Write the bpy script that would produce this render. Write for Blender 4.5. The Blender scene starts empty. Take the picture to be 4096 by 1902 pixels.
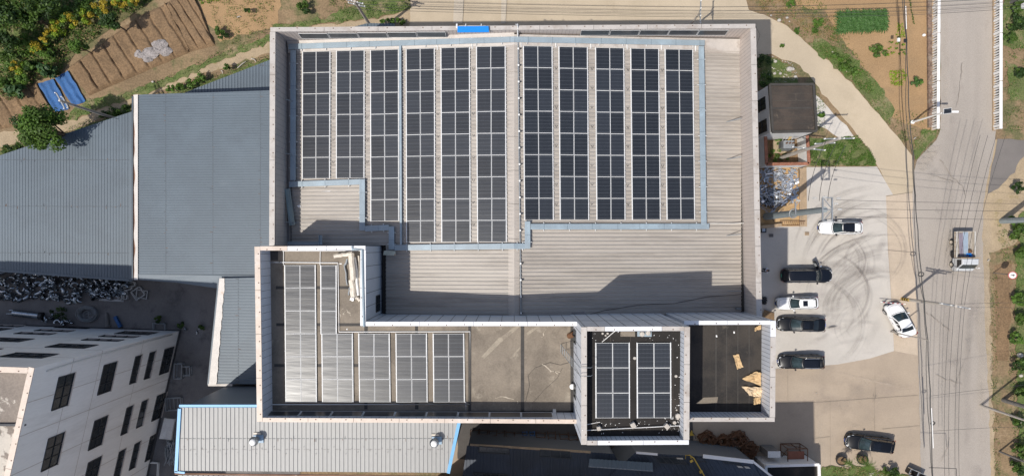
import bpy, math, random
from mathutils import Vector, Matrix, noise as mnoise
R = random.Random(7)
C = bpy.context.scene.collection
sc = bpy.context.scene
# ---------------------------------------------------------------- camera, sun, sky
HC, FP, CX, CY, Q = 74.0, 2840.0, 2048.0, 985.0, .756
cam = bpy.data.cameras.new('camera'); camo = bpy.data.objects.new('camera', cam); C.objects.link(camo)
camo.location = (0, 0, HC); cam.sensor_width = 36; cam.lens = 36*FP/4096
cam.shift_y = (CY-951)/4096; cam.clip_end = 2000; sc.camera = camo
SX, SY = .43, .34
sun = bpy.data.lights.new('sun', 'SUN'); sun.energy = 4.0; sun.angle = math.radians(.5); sun.color = (1, .955, .885)
suno = bpy.data.objects.new('sun', sun); C.objects.link(suno)
suno.rotation_euler = Vector((SX, SY, -1)).to_track_quat('-Z', 'Y').to_euler()
w = bpy.data.worlds.new('World'); sc.world = w; w.use_nodes = True
nt = w.node_tree; bg = nt.nodes['Background']; sky = nt.nodes.new('ShaderNodeTexSky')
sky.sky_type = 'NISHITA'; sky.sun_disc = False; sky.sun_elevation = math.atan(1/math.hypot(SX, SY))
sky.sun_rotation = math.atan2(-SX, -SY); sky.dust_density = 2.0
nt.links.new(sky.outputs[0], bg.inputs[0]); bg.inputs[1].default_value = .132
sc.cycles.transparent_max_bounces = 64
sc.view_settings.view_transform = 'Standard'; sc.view_settings.look = 'None'; sc.view_settings.exposure = 0.0
# ---------------------------------------------------------------- helpers
def P(px, py, z=0.0):
    d = HC-z; return Vector(((px-CX)/FP*d, -(py-CY)/FP*d, z))
def pts(l, z=0.0): return [P(x, y, z) for x, y in l]
class MB:
    def __init__(s): s.v = []; s.f = []; s.m = []; s.mats = []; s.cur = 0; s.sm = []
    def use(s, m):
        if m not in s.mats: s.mats.append(m)
        s.cur = s.mats.index(m); return s
    def face(s, vs, smooth=False):
        n = len(s.v); s.v += [Vector(v) for v in vs]; s.f.append(list(range(n, n+len(vs)))); s.m.append(s.cur); s.sm.append(smooth)
    def grid(s, rows, smooth=True, closed=False):
        n = len(s.v); k = len(rows[0])
        for r in rows: s.v += [Vector(p) for p in r]
        for i in range(len(rows)-1):
            for j in range(k if closed else k-1):
                a, b = n+i*k+j, n+i*k+(j+1) % k
                s.f.append([a, b, b+k, a+k]); s.m.append(s.cur); s.sm.append(smooth)
    def box(s, c, size, rz=0, M=None):
        x, y, z = size[0]/2, size[1]/2, size[2]/2; T = Matrix.Translation(Vector(c)) @ (M if M else Matrix.Rotation(rz, 4, 'Z'))
        p = [T @ Vector(q) for q in ((-x,-y,-z),(x,-y,-z),(x,y,-z),(-x,y,-z),(-x,-y,z),(x,-y,z),(x,y,z),(-x,y,z))]
        n = len(s.v); s.v += p
        for q in ((3,2,1,0),(4,5,6,7),(0,1,5,4),(1,2,6,5),(2,3,7,6),(3,0,4,7)):
            s.f.append([n+i for i in q]); s.m.append(s.cur); s.sm.append(False)
    def beam(s, a, b, wd, h, up=(0,0,1)):
        a, b = Vector(a), Vector(b); d = b-a; L = d.length
        if L < 1e-6: return
        x = d/L; y = Vector(up).cross(x)
        if y.length < 1e-4: y = Vector((0,1,0)).cross(x)
        y.normalize(); z = x.cross(y)
        M = Matrix((x, y, z)).transposed().to_4x4()
        s.box((a+b)/2, (L, wd, h), M=M)
    def tube(s, a, b, r0, r1=None, n=8, caps=True, smooth=True):
        r1 = r0 if r1 is None else r1; s.path([a, b], [r0, r1], n, caps, smooth)
    def path(s, ps, r, n=6, caps=True, smooth=True, closed=False):
        ps = [Vector(p) for p in ps]; rr = r if isinstance(r, list) else [r]*len(ps); rows = []; ref = None
        for i, p in enumerate(ps):
            d = ps[min(i+1, len(ps)-1)]-ps[max(i-1, 0)] if not closed else ps[(i+1) % len(ps)]-ps[i-1]
            d.normalize()
            u = (ref - d*ref.dot(d)) if ref else (Vector((0,0,1)) if abs(d.z) < .9 else Vector((1,0,0))).cross(d)
            if u.length < 1e-5: u = Vector((1,0,0)).cross(d)
            u.normalize(); ref = u; v = d.cross(u)
            rows.append([p+(u*math.cos(t)+v*math.sin(t))*rr[i] for t in [k*2*math.pi/n for k in range(n)]])
        if closed: rows.append(rows[0])
        s.grid(rows, smooth, True)
        if caps and not closed: s.face(rows[0][::-1]); s.face(rows[-1])
    def prism(s, poly, z0, z1, top=True, bottom=True):
        n = len(poly); zf = (lambda z, p: z(p) if callable(z) else z)
        b = [Vector((p[0], p[1], zf(z0, p))) for p in poly]; t = [Vector((p[0], p[1], zf(z1, p))) for p in poly]
        for i in range(n):
            j = (i+1) % n; s.face([b[i], b[j], t[j], t[i]])
        if top: s.face(t)
        if bottom: s.face(b[::-1])
    def disc(s, c, r, z, n=20, ry=None):
        s.face([(c[0]+r*math.cos(k*2*math.pi/n), c[1]+(ry or r)*math.sin(k*2*math.pi/n), z) for k in range(n)])
    def leaf(s, c, sz, nrm=None, rnd=R):
        n = Vector((rnd.gauss(0,.7), rnd.gauss(0,.7), rnd.gauss(.5,.6))) if nrm is None else nrm
        if n.length < 1e-3: n = Vector((0,0,1))
        n.normalize(); u = n.orthogonal().normalized(); a = rnd.random()*6.28
        v = n.cross(u); u, v = u*math.cos(a)+v*math.sin(a), v*math.cos(a)-u*math.sin(a)
        l, b = sz*rnd.uniform(.7,1.3), sz*rnd.uniform(.35,.7); c = Vector(c)
        s.face([c-u*l, c+v*b, c+u*l, c-v*b])
    def obj(s, name, mat=None, parent=None, world=False, fix=True, loc=None):
        me = bpy.data.meshes.new(name)
        off = parent.location if (parent and world) else Vector((0,0,0))
        if parent and world and parent.parent: off = off + parent.parent.location
        me.from_pydata([tuple(v-off) for v in s.v], [], s.f)
        mats = s.mats if s.mats else [mat]
        for m in mats: me.materials.append(m)
        if s.mats: me.polygons.foreach_set('material_index', s.m)
        me.polygons.foreach_set('use_smooth', s.sm)
        me.validate(); me.update()
        o = bpy.data.objects.new(name, me); C.objects.link(o)
        if parent: o.parent = parent
        elif loc is not None: o.location = loc
        return o
def tag(o, label=None, cat=None, group=None, kind=None):
    if label: o['label'] = label
    if cat: o['category'] = cat
    if group: o['group'] = group
    if kind: o['kind'] = kind
    return o
def thing(name, label, cat, loc=(0,0,0), group=None):
    o = bpy.data.objects.new(name, None); C.objects.link(o); o.location = loc; o.empty_display_size = .2
    return tag(o, label, cat, group)
def dup(o, loc=None, label=None, rot=None, parent=None):
    c = o.copy(); C.objects.link(c)
    if parent: c.parent = parent
    if loc is not None: c.location = loc
    if rot is not None: c.rotation_euler = rot
    if label: c['label'] = label
    for ch in list(o.children): dup(ch, parent=c)
    return c
def bevel(o, wd=.02, seg=2):
    m = o.modifiers.new('b', 'BEVEL'); m.width = wd; m.segments = seg; m.limit_method = 'ANGLE'; return o
# ---------------------------------------------------------------- materials
def mk(name, col, rough=.8, metal=0., var=.15, scale=.6, fine=.1, fscale=9., bump=0., bscale=30., col2=None, t2=(.55,.7), s2=.4, col3=None, t3=(.6,.72), s3=2., spec=.5, coat=0., stretch=(1,1,1)):
    m = bpy.data.materials.new(name); m.use_nodes = True; N = m.node_tree.nodes; Lk = m.node_tree.links
    b = N['Principled BSDF']; b.inputs['Roughness'].default_value = rough; b.inputs['Metallic'].default_value = metal
    b.inputs['Specular IOR Level'].default_value = spec; b.inputs['Coat Weight'].default_value = coat
    tc = N.new('ShaderNodeTexCoord'); mp = N.new('ShaderNodeMapping'); Lk.new(tc.outputs['Object'], mp.inputs[0]); mp.inputs['Scale'].default_value = stretch
    def nz(sc_, det=4, rg=.6):
        n = N.new('ShaderNodeTexNoise'); n.inputs['Scale'].default_value = sc_; n.inputs['Detail'].default_value = det; n.inputs['Roughness'].default_value = rg
        Lk.new(mp.outputs[0], n.inputs['Vector']); return n.outputs['Fac']
    def mix(f, a, c, mode='MIX'):
        x = N.new('ShaderNodeMix'); x.data_type = 'RGBA'; x.blend_type = mode
        if hasattr(f, 'node'): Lk.new(f, x.inputs['Factor'])
        else: x.inputs['Factor'].default_value = f
        for i, q in ((6, a), (7, c)):
            if hasattr(q, 'node'): Lk.new(q, x.inputs[i])
            else: x.inputs[i].default_value = (*q, 1)
        return x.outputs[2]
    def ramp(f, lo, hi):
        r = N.new('ShaderNodeMapRange'); r.interpolation_type = 'SMOOTHSTEP'; r.inputs[1].default_value = lo; r.inputs[2].default_value = hi; Lk.new(f, r.inputs[0]); return r.outputs[0]
    dk = tuple(c*(1-var) for c in col); lt = tuple(min(1, c*(1+var)) for c in col)
    cur = mix(ramp(nz(scale), .3, .7), dk, lt)
    if col2: cur = mix(ramp(nz(s2, 6, .65), *t2), cur, col2)
    if col3: cur = mix(ramp(nz(s3, 6, .7), *t3), cur, col3)
    if fine: cur = mix(fine, cur, mix(ramp(nz(fscale, 3, .7), .35, .65), tuple(c*.3 for c in col), tuple(min(1, c*1.7) for c in col)))
    Lk.new(cur, b.inputs['Base Color'])
    if bump:
        bp = N.new('ShaderNodeBump'); bp.inputs['Strength'].default_value = bump; bp.inputs['Distance'].default_value = .03
        Lk.new(nz(bscale, 4), bp.inputs['Height']); Lk.new(bp.outputs[0], b.inputs['Normal'])
    return m
def leafmat(name, col, var=.35):
    m = mk(name, col, .55, var=var, scale=2.2, fine=.25, fscale=14, spec=.3)
    b = m.node_tree.nodes['Principled BSDF']; N = m.node_tree.nodes; Lk = m.node_tree.links
    tr = N.new('ShaderNodeBsdfTranslucent'); tr.inputs[0].default_value = (col[0]*1.2, col[1]*1.4, col[2]*.6, 1)
    ad = N.new('ShaderNodeMixShader'); ad.inputs[0].default_value = .25; out = N['Material Output']
    Lk.new(b.outputs[0], ad.inputs[1]); Lk.new(tr.outputs[0], ad.inputs[2]); Lk.new(ad.outputs[0], out.inputs[0]); return m
# ground family
m_soil = mk('soil', (.215,.15,.085), .95, var=.22, scale=.25, fine=.25, fscale=5, bump=.5, bscale=8, col2=(.095,.105,.04), t2=(.50,.62), s2=.3, col3=(.30,.22,.135), t3=(.56,.7), s3=.5)
m_till = mk('tilled_soil', (.19,.122,.066), .95, var=.18, scale=.5, fine=.3, fscale=6, bump=.8, bscale=10, col2=(.165,.11,.062), t2=(.5,.7), s2=.3)
m_sand = mk('sandy_soil', (.32,.205,.105), .95, var=.1, scale=.3, fine=.16, fscale=8, bump=.3, bscale=12, col2=(.27,.178,.095), t2=(.5,.7), s2=.5)
m_path = mk('dirt_path', (.35,.27,.175), .95, var=.14, scale=.5, fine=.15, fscale=6, bump=.4, bscale=9, col2=(.24,.19,.08), t2=(.55,.72), s2=.7)
m_alley = mk('alley_concrete', (.46,.378,.272), .9, var=.08, scale=.18, fine=.06, fscale=12, col2=(.41,.335,.235), t2=(.48,.75), s2=.25, col3=(.43,.35,.245), t3=(.66,.8), s3=.8)
m_yard = mk('yard_concrete', (.465,.43,.385), .85, var=.06, scale=.22, fine=.08, fscale=14, col2=(.40,.365,.33), t2=(.5,.75), s2=.35, col3=(.34,.31,.28), t3=(.62,.8), s3=1.2, stretch=(1,1.5,1))
m_beige = mk('beige_concrete', (.355,.285,.215), .9, var=.09, scale=.16, fine=.08, fscale=12, col2=(.295,.237,.185), t2=(.5,.72), s2=.3, col3=(.245,.205,.165), t3=(.62,.78), s3=1.1)
m_road = mk('asphalt', (.325,.288,.25), .9, var=.08, scale=.2, fine=.12, fscale=16, col2=(.395,.345,.30), t2=(.5,.75), s2=.12, col3=(.27,.235,.206), t3=(.58,.76), s3=.6, stretch=(1,.35,1))
m_road2 = mk('dark_asphalt', (.165,.148,.135), .9, var=.08, scale=.4, fine=.14, fscale=16)
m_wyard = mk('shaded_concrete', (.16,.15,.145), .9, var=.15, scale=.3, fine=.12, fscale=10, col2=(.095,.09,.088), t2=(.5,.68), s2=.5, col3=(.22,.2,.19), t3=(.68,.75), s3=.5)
m_white = mk('white_concrete', (.52,.48,.43), .9, var=.08, scale=.6, fine=.08, col2=(.40,.33,.24), t2=(.55,.75), s2=.9)
m_rustfl = mk('rusty_floor', (.42,.27,.13), .9, var=.2, scale=.7, fine=.15, col2=(.50,.38,.26), t2=(.5,.7), s2=.8)
m_rim = mk('weathered_kerb', (.36,.26,.165), .9, var=.15, scale=1, fine=.15, col2=(.22,.17,.12), t2=(.55,.7), s2=1.2)
m_seam = mk('seam_line', (.24,.20,.155), .9, var=.2, scale=1)
m_tyre_mark = mk('tyre_mark', (.33,.30,.27), .9, var=.2, scale=1, fine=.2)
m_ash = mk('ash', (.26,.235,.225), .95, var=.3, scale=1.5, fine=.35, fscale=6, bump=.6)
# metal sheets
m_hroof = mk('beige_sheet', (.385,.35,.31), .55, .0, var=.07, scale=.5, fine=.07, fscale=10, col2=(.31,.278,.243), t2=(.46,.66), s2=.7, col3=(.45,.415,.37), t3=(.56,.74), s3=1.6, stretch=(.16,1.9,1))
m_ridge = mk('ridge_sheet', (.40,.355,.31), .55, var=.06, scale=.8, fine=.05, col2=(.34,.30,.26), t2=(.55,.75), s2=.6)
m_coping = mk('beige_coping', (.45,.412,.375), .5, var=.07, scale=1.2, fine=.06, col2=(.36,.315,.275), t2=(.5,.68), s2=.8, col3=(.34,.17,.08), t3=(.72,.78), s3=2.2)
m_copingp = mk('peach_coping', (.54,.44,.36), .5, var=.07, scale=1.2, fine=.05, col2=(.60,.52,.46), t2=(.5,.7), s2=.8, col3=(.38,.20,.10), t3=(.7,.77), s3=2.0)
m_copingw = mk('white_coping', (.70,.70,.71), .35, var=.04, scale=1, fine=.03)
m_line = mk('lining_sheet', (.54,.47,.42), .5, var=.05, scale=.6, fine=.04, col2=(.46,.39,.34), t2=(.5,.75), s2=.6)
m_linew = mk('white_lining', (.60,.62,.66), .5, var=.05, scale=.6, fine=.04)
m_dseam = mk('dark_seam', (.06,.06,.065), .7, var=.2, scale=3)
m_gseam = mk('grey_seam', (.22,.20,.19), .7, var=.2, scale=3)
m_bolt = mk('bolt_rust', (.15,.09,.06), .7, var=.3, scale=5)
m_shed = mk('greyblue_sheet', (.092,.121,.148), .5, .0, var=.08, scale=.22, fine=.06, col2=(.081,.106,.131), t2=(.45,.7), s2=.35, col3=(.11,.135,.156), t3=(.62,.8), s3=.9)
m_shed2 = mk('pale_shed_sheet', (.30,.296,.285), .5, .0, var=.05, scale=.4, fine=.05, col2=(.265,.262,.252), t2=(.5,.75), s2=.4, stretch=(1,.3,1))
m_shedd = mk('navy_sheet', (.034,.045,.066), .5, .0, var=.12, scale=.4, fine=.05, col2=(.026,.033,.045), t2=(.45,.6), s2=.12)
m_shedw = mk('slate_wall_sheet', (.11,.125,.145), .5, var=.06, scale=.5)
m_blue = mk('sky_blue_trim', (.11,.34,.58), .45, var=.06, scale=1, fine=.04)
m_rust = mk('rust_gutter', (.21,.115,.075), .85, var=.25, scale=1, fine=.15, col2=(.42,.34,.29), t2=(.6,.68), s2=.35)
m_sealant = mk('white_sealant', (.58,.54,.50), .6, var=.06, scale=1, col2=(.55,.42,.33), t2=(.62,.75), s2=.9)
m_concw = mk('white_render', (.82,.785,.75), .8, var=.05, scale=.25, fine=.05, col2=(.70,.66,.62), t2=(.5,.72), s2=.6, stretch=(1,1,.14))
m_deck = mk('roof_concrete', (.215,.18,.14), .9, var=.14, scale=.35, fine=.12, fscale=9, col2=(.15,.125,.098), t2=(.46,.66), s2=.45, col3=(.31,.27,.215), t3=(.57,.72), s3=.8)
m_deck2 = mk('patchy_roof', (.22,.185,.155), .9, var=.1, scale=.4, fine=.15, fscale=7, col2=(.55,.50,.43), t2=(.53,.57), s2=.35)
m_bit = mk('black_bitumen', (.020,.0175,.0155), .7, spec=.25, var=.2, scale=.4, fine=.12, fscale=8, col2=(.052,.042,.033), t2=(.5,.72), s2=.45, col3=(.02,.018,.017), t3=(.55,.7), s3=.7)
m_bit2 = mk('brown_bitumen', (.042,.035,.029), .65, spec=.3, var=.15, scale=.4, fine=.12, fscale=8, col2=(.019,.017,.016), t2=(.44,.6), s2=.3, col3=(.08,.068,.055), t3=(.62,.75), s3=.6)
m_band = mk('bitumen_band', (.05,.045,.04), .8, var=.2, scale=1, fine=.15)
m_crack = mk('pale_crack', (.46,.40,.32), .9, var=.1)
m_tray = mk('galvanised_tray', (.27,.33,.37), .4, .0, var=.07, scale=.8, fine=.05, col2=(.33,.41,.46), t2=(.5,.7), s2=.6)
m_alu = mk('aluminium', (.70,.70,.69), .5, .0, var=.04, scale=2, fine=.03)
m_pipe = mk('pale_pipe', (.66,.64,.60), .45, var=.06, scale=2)
m_steel = mk('galvanised_steel', (.27,.285,.295), .5, .3, var=.12, scale=2)
m_polec = mk('concrete_pole', (.44,.40,.35), .85, var=.10, scale=1.5, fine=.1)
m_poleg = mk('grey_steel_pole', (.26,.30,.31), .6, var=.08, scale=1)
m_poled = mk('weathered_pole', (.17,.16,.15), .8, var=.15, scale=1.5)
m_ins = mk('porcelain', (.8,.79,.76), .25, var=.03)
m_wire = mk('black_cable', (.045,.045,.045), .6, var=.1)
m_wireg = mk('grey_wire', (.10,.10,.10), .6, var=.1)
m_black = mk('black_rubber', (.02,.02,.02), .7, var=.2, scale=3)
m_yellow = mk('yellow_paint', (.55,.36,.05), .5, var=.1, scale=2)
m_red = mk('red_paint', (.42,.10,.09), .5, var=.1, scale=2)
m_wpaint = mk('white_paint', (.8,.79,.77), .5, var=.04, scale=1.5, fine=.04)
m_rail = mk('white_concrete_rail', (.78,.76,.73), .7, var=.04, scale=1.5, fine=.05)
m_brick = mk('red_brick', (.27,.115,.07), .9, var=.25, scale=3, fine=.3, fscale=8)
m_bluep = mk('bright_blue_sheet', (.0,.21,.66), .45, var=.03, scale=1)
m_tarp = mk('blue_tarp', (.03,.105,.27), .75, var=.15, scale=1.2, fine=.2, fscale=10, bump=.6, bscale=6)
m_card = mk('cardboard', (.52,.36,.19), .85, var=.12, scale=3, fine=.1)
m_scrap = mk('bright_aluminium_scrap', (.62,.64,.66), .28, .75, var=.2, scale=4)
m_scrapd = mk('dull_shaded_scrap', (.34,.37,.42), .45, .3, var=.2, scale=4)  # dull pieces, and shade painted on the heap's left end
m_duct = mk('polished_steel', (.36,.39,.42), .25, .9, var=.2, scale=3)
m_rustst = mk('rusty_steel', (.14,.065,.03), .85, var=.3, scale=3, fine=.2)
m_rustsh = mk('rust_primer_sheet', (.26,.10,.06), .75, var=.12, scale=1.5, fine=.1)
m_flash = mk('beige_flashing', (.52,.46,.38), .5, var=.12, scale=2.5)
m_lichen = mk('weathered_panel', (.42,.42,.34), .6, var=.15, scale=3, col2=(.38,.2,.09), t2=(.6,.7), s2=3)
m_stone = mk('pale_stone', (.46,.42,.37), .9, var=.12, scale=4, fine=.1)
m_bark = mk('bark', (.13,.09,.06), .9, var=.25, scale=4, fine=.2)
m_dgl = mk('window_glass', (.018,.022,.025), .1, var=.3, scale=1.5, spec=.6, col2=(.10,.095,.085), t2=(.58,.62), s2=.55)
m_dfr = mk('dark_frame', (.028,.03,.033), .5, var=.1)
m_skin = mk('skin', (.42,.25,.17), .6, var=.05); m_hair = mk('dark_hair', (.012,.011,.01), .5, var=.2)
m_shirt = mk('pale_blue_shirt', (.55,.62,.75), .85, var=.06, scale=6); m_trous = mk('dark_trousers', (.018,.018,.022), .85, var=.15, scale=6)
# foliage
L_dark = leafmat('dark_leaf', (.03,.062,.014)); L_mid = leafmat('mid_leaf', (.07,.125,.022)); L_lite = leafmat('light_leaf', (.10,.185,.03))
L_yel = leafmat('yellow_leaf', (.40,.30,.03)); L_lime = leafmat('lime_leaf', (.21,.30,.025)); L_fig = leafmat('fig_leaf', (.055,.11,.04)); L_corn = leafmat('corn_leaf', (.07,.15,.038))
L_grass = leafmat('grass_blade', (.085,.165,.025)); L_dry = leafmat('dry_grass', (.30,.21,.10)); L_palm = leafmat('palm_leaf', (.085,.145,.02))
# solar cell: grid printed in the panel's own coordinates
def solar_mat(name='solar_cells', base=(.018,.021,.026)):
    m = bpy.data.materials.new(name); m.use_nodes = True; N = m.node_tree.nodes; Lk = m.node_tree.links; b = N['Principled BSDF']
    b.inputs['Roughness'].default_value = .29; b.inputs['Specular IOR Level'].default_value = .56
    tc = N.new('ShaderNodeTexCoord'); sp = N.new('ShaderNodeSeparateXYZ'); Lk.new(tc.outputs['Object'], sp.inputs[0])
    def mt(op, a, c=None, d=None):
        n = N.new('ShaderNodeMath'); n.operation = op
        for i, q in enumerate((a, c, d)):
            if q is None: continue
            if hasattr(q, 'node'): Lk.new(q, n.inputs[i])
            else: n.inputs[i].default_value = q
        return n.outputs[0]
    def lines(co, pitch, wd):
        fr = mt('FRACT', mt('DIVIDE', mt('ADD', co, 5*pitch*12), pitch)); return mt('LESS_THAN', mt('ABSOLUTE', mt('SUBTRACT', fr, .5)), wd/pitch/2)
    lx = lines(sp.outputs[0], 1.134/12, .007); ly = lines(sp.outputs[1], 1.722/6, .022); dash = lines(sp.outputs[0], 1.134/12, .07)
    k = mt('MAXIMUM', mt('MULTIPLY', lx, .42), mt('MULTIPLY', mt('MULTIPLY', ly, dash), .5))
    oi = N.new('ShaderNodeObjectInfo'); hs = mt('MULTIPLY_ADD', oi.outputs['Random'], .6, .7)
    mx = N.new('ShaderNodeMix'); mx.data_type = 'RGBA'; Lk.new(k, mx.inputs['Factor']); mx.inputs[7].default_value = (.16,.175,.20,1)
    sc1 = N.new('ShaderNodeVectorMath'); sc1.operation = 'SCALE'; sc1.inputs[0].default_value = base; Lk.new(hs, sc1.inputs['Scale']); Lk.new(sc1.outputs[0], mx.inputs[6])
    nz = N.new('ShaderNodeTexNoise'); nz.inputs['Scale'].default_value = 1.1; nz.inputs['Detail'].default_value = 3
    geo = N.new('ShaderNodeNewGeometry'); mp = N.new('ShaderNodeMapping'); mp.inputs['Scale'].default_value = (.22,1.7,1); Lk.new(geo.outputs['Position'], mp.inputs[0]); Lk.new(mp.outputs[0], nz.inputs['Vector'])
    bp = N.new('ShaderNodeBump'); bp.inputs['Strength'].default_value = .25; bp.inputs['Distance'].default_value = .05
    Lk.new(nz.outputs['Fac'], bp.inputs['Height']); Lk.new(bp.outputs[0], b.inputs['Normal'])
    Lk.new(mx.outputs[2], b.inputs['Base Color']); return m
m_cell = solar_mat()
def ribs(mb, poly, vdir, pitch, h, wr=.25, phase=0.):
    """ribbed sheet over a convex coplanar polygon; ribs run along vdir"""
    p0 = poly[0]; n = None
    for i in range(1, len(poly)-1):
        n = (poly[i]-p0).cross(poly[i+1]-p0)
        if n.length > 1e-4: break
    n.normalize()
    if n.z < 0: n = -n
    v = Vector(vdir); v = (v-n*v.dot(n)).normalized(); u = v.cross(n)
    q = [((p-p0).dot(u), (p-p0).dot(v)) for p in poly]
    u0, u1 = min(a for a, b in q), max(a for a, b in q)
    prof = [(0,0),(1-wr*1.25,0),(1-wr*1.1,1),(1-wr*.3,1)]
    us = {}
    k = math.floor(u0/pitch)-1
    while k*pitch < u1+pitch:
        for f, hh in prof:
            x = (k+f)*pitch+phase
            if u0 < x < u1: us[round(x, 5)] = hh*h
        k += 1
    for a, b in q: us.setdefault(round(a, 5), 0.)
    xs = sorted(us); rows = []
    for x in xs:
        xx = min(max(x, u0+1e-6), u1-1e-6); vs = []
        for i in range(len(q)):
            a, b = q[i], q[(i+1) % len(q)]
            if (a[0]-xx)*(b[0]-xx) <= 0 and abs(a[0]-b[0]) > 1e-9: vs.append(a[1]+(b[1]-a[1])*(xx-a[0])/(b[0]-a[0]))
        if vs: rows.append([p0+u*x+v*min(vs)+n*us[x], p0+u*x+v*max(vs)+n*us[x]])
    mb.grid(rows, False)
def seams(mb, a, b, z0, z1, step, nrm, wd=.03, t=.006, lean=0.):
    """thin upright joints along a wall a->b"""
    a, b = Vector(a).to_2d(), Vector(b).to_2d(); d = b-a; L = d.length; d /= L; x = step*.5
    n = Vector(nrm).normalized()
    while x < L:
        p = a+d*x; mb.beam((p.x+n.x*t, p.y+n.y*t, z0), (p.x+n.x*t, p.y+n.y*t, z1), wd, t*2, up=(n.x, n.y, 0)); x += step
def coping(name, parent, a, b, wd, z, mat, seg=5.0, th=.07, first=False, cut=(0,0)):
    """flat cap pieces from a to b, with joints and bolts"""
    a, b = Vector(a).to_2d(), Vector(b).to_2d(); d = (b-a); L = d.length; d /= L; a = a+d*cut[0]; L -= cut[0]+cut[1]
    n = max(1, round(L/seg)); mb = MB(); nn = Vector((-d.y, d.x))
    for i in range(n):
        p, q = a+d*(L*i/n+.012), a+d*(L*(i+1)/n-.012)
        mb.use(mat).beam((p.x, p.y, z+th/2), (q.x, q.y, z+th/2), wd, th)
        k = int(L/n/1.6)+1
        for j in range(k):
            c = p+(q-p)*((j+.5)/k)+nn*wd*.28*(1 if j % 2 else .6); mb.use(m_bolt).box((c.x, c.y, z+th+.015), (.07,.07,.03))
    return mb.obj(name, None, parent, world=True)
# ================================================================ SETTING: ground sheets
LZ = [0]
def rough(poly, j, step=22):
    o = []; rd = random.Random(len(poly)*31+int(poly[0][0]))
    for i in range(len(poly)):
        a, b = poly[i], poly[(i+1) % len(poly)]; L = math.hypot(b[0]-a[0], b[1]-a[1]); n = max(1, int(L/step)) if L < 2500 else 1
        for k in range(n):
            t = k/n; x, y = a[0]+(b[0]-a[0])*t, a[1]+(b[1]-a[1])*t
            if k: x += j*mnoise.noise(Vector((x*.05,y*.05,1)))*2+rd.uniform(-.3,.3)*j; y += j*mnoise.noise(Vector((x*.05,y*.05,7)))*2+rd.uniform(-.3,.3)*j
            o.append((x, y))
    return o
JIT = {'dirt_path': 9, 'bare_plot': 8, 'field': 5, 'shoulder': 5, 'verge': 7, 'dirt_strip': 6, 'alley': 3.5, 'road': 2.5, 'concrete_patch': 8, 'side_road': 4, 'pit_floor': 0}
def sheet(name, poly, mat, z=None):
    if JIT.get(name): poly = rough(poly, JIT[name])
    LZ[0] += 1; z = LZ[0]*.004 if z is None else z
    mb = MB(); mb.face(pts(poly, z)); me = mb.obj(name, mat); tag(me, kind='structure'); return me
mb = MB(); mb.face([(-320,-320,0),(320,-320,0),(320,320,0),(-320,320,0)]); tag(mb.obj('ground', m_soil), kind='structure')
sheet('dirt_path', [(1090,165),(850,245),(640,345),(470,408),(330,465),(180,520),(60,525),(-100,545),(-100,610),(60,575),(300,520),(520,415),(620,372),(800,302),(1090,212)], m_path)
sheet('dirt_path', [(1090,128),(1300,97),(1450,80),(1560,62),(1650,40),(1660,110),(1100,135)], m_path)
sheet('bare_plot', [(800,30),(870,-40),(1130,-60),(1110,100),(880,168)], m_sand)
sheet('field', [(3130,-120),(3745,-120),(3735,515),(3690,520),(3570,470),(3500,330),(3380,170),(3330,95),(3300,40),(3190,30)], m_sand)
sheet('shoulder', [(3925,560),(4140,560),(4140,830),(3990,1100),(3990,1920),(3950,1920),(3925,1000)], m_path)
sheet('verge', [(3955,1010),(4140,960),(4140,2000),(3985,2000),(3965,1400)], m_soil)
sheet('dirt_strip', [(3978,1060),(4045,1040),(4040,1330),(4030,1440),(3985,1440)], m_till)
sheet('yard', [(3540,770),(3650,740),(3670,1160),(3680,1500),(3692,2060),(2600,2060),(1800,2060),(1800,1500),(2700,1500),(2700,900),(3000,900)], m_beige)
sheet('yard_strip', [(3542,782),(3652,768),(3664,1160),(3672,1420),(3577,1402),(3572,1300)], mk('pale_beige_concrete', (.46,.375,.285), .9, var=.08, scale=.3, fine=.08, col2=(.40,.325,.25), t2=(.5,.72), s2=.4, col3=(.35,.29,.23), t3=(.62,.78), s3=1.1))
sheet('alley', [(1640,-160),(2990,-160),(2985,0),(2995,40),(3060,60),(3150,105),(3235,180),(3330,260),(3420,350),(3500,442),(3590,545),(3650,625),(3660,690),(3655,775),(3568,778),(3510,665),(3478,600),(3425,535),(3335,425),(3262,335),(3200,262),(3085,215),(2900,260),(2900,200),(1600,200),(1640,95)], m_alley)
sheet('yard_slab', [(2800,905),(3212,905),(3212,668),(3508,666),(3572,778),(3544,781),(3552,1000),(3562,1150),(3572,1300),(3576,1402),(3480,1432),(3350,1456),(3100,1474),(2800,1482)], m_yard)
sheet('concrete_patch', [(3255,375),(3300,415),(3350,470),(3430,560),(3400,565),(3330,535),(3255,500)], m_white)
sheet('pit_floor', [(2800,665),(3200,665),(3200,905),(2800,905)], m_rustfl)
sheet('road', [(3762,-160),(3995,-160),(3990,300),(3985,515),(3975,600),(3945,740),(3932,850),(3932,1000),(3940,1300),(3955,1600),(3968,2060),(3688,2060),(3680,1700),(3672,1400),(3660,1100),(3652,900),(3650,770),(3656,690),(3668,640),(3705,600),(3745,560),(3762,515)], m_road)
sheet('side_road', [(3990,555),(4140,560),(4140,600),(4080,640),(4060,690),(4010,735),(3952,775),(3962,690),(3984,590)], m_road2)
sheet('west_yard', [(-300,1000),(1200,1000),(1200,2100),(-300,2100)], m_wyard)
sheet('enclosure_floor', [(3040,530),(3230,530),(3230,660),(3040,660)], m_till)
m_verge = mk('grassy_soil', (.115,.13,.045), .95, var=.25, scale=.5, fine=.35, fscale=8, bump=.5, bscale=9, col2=(.075,.12,.025), t2=(.42,.56), s2=.35, col3=(.25,.19,.115), t3=(.52,.64), s3=.5)
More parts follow.
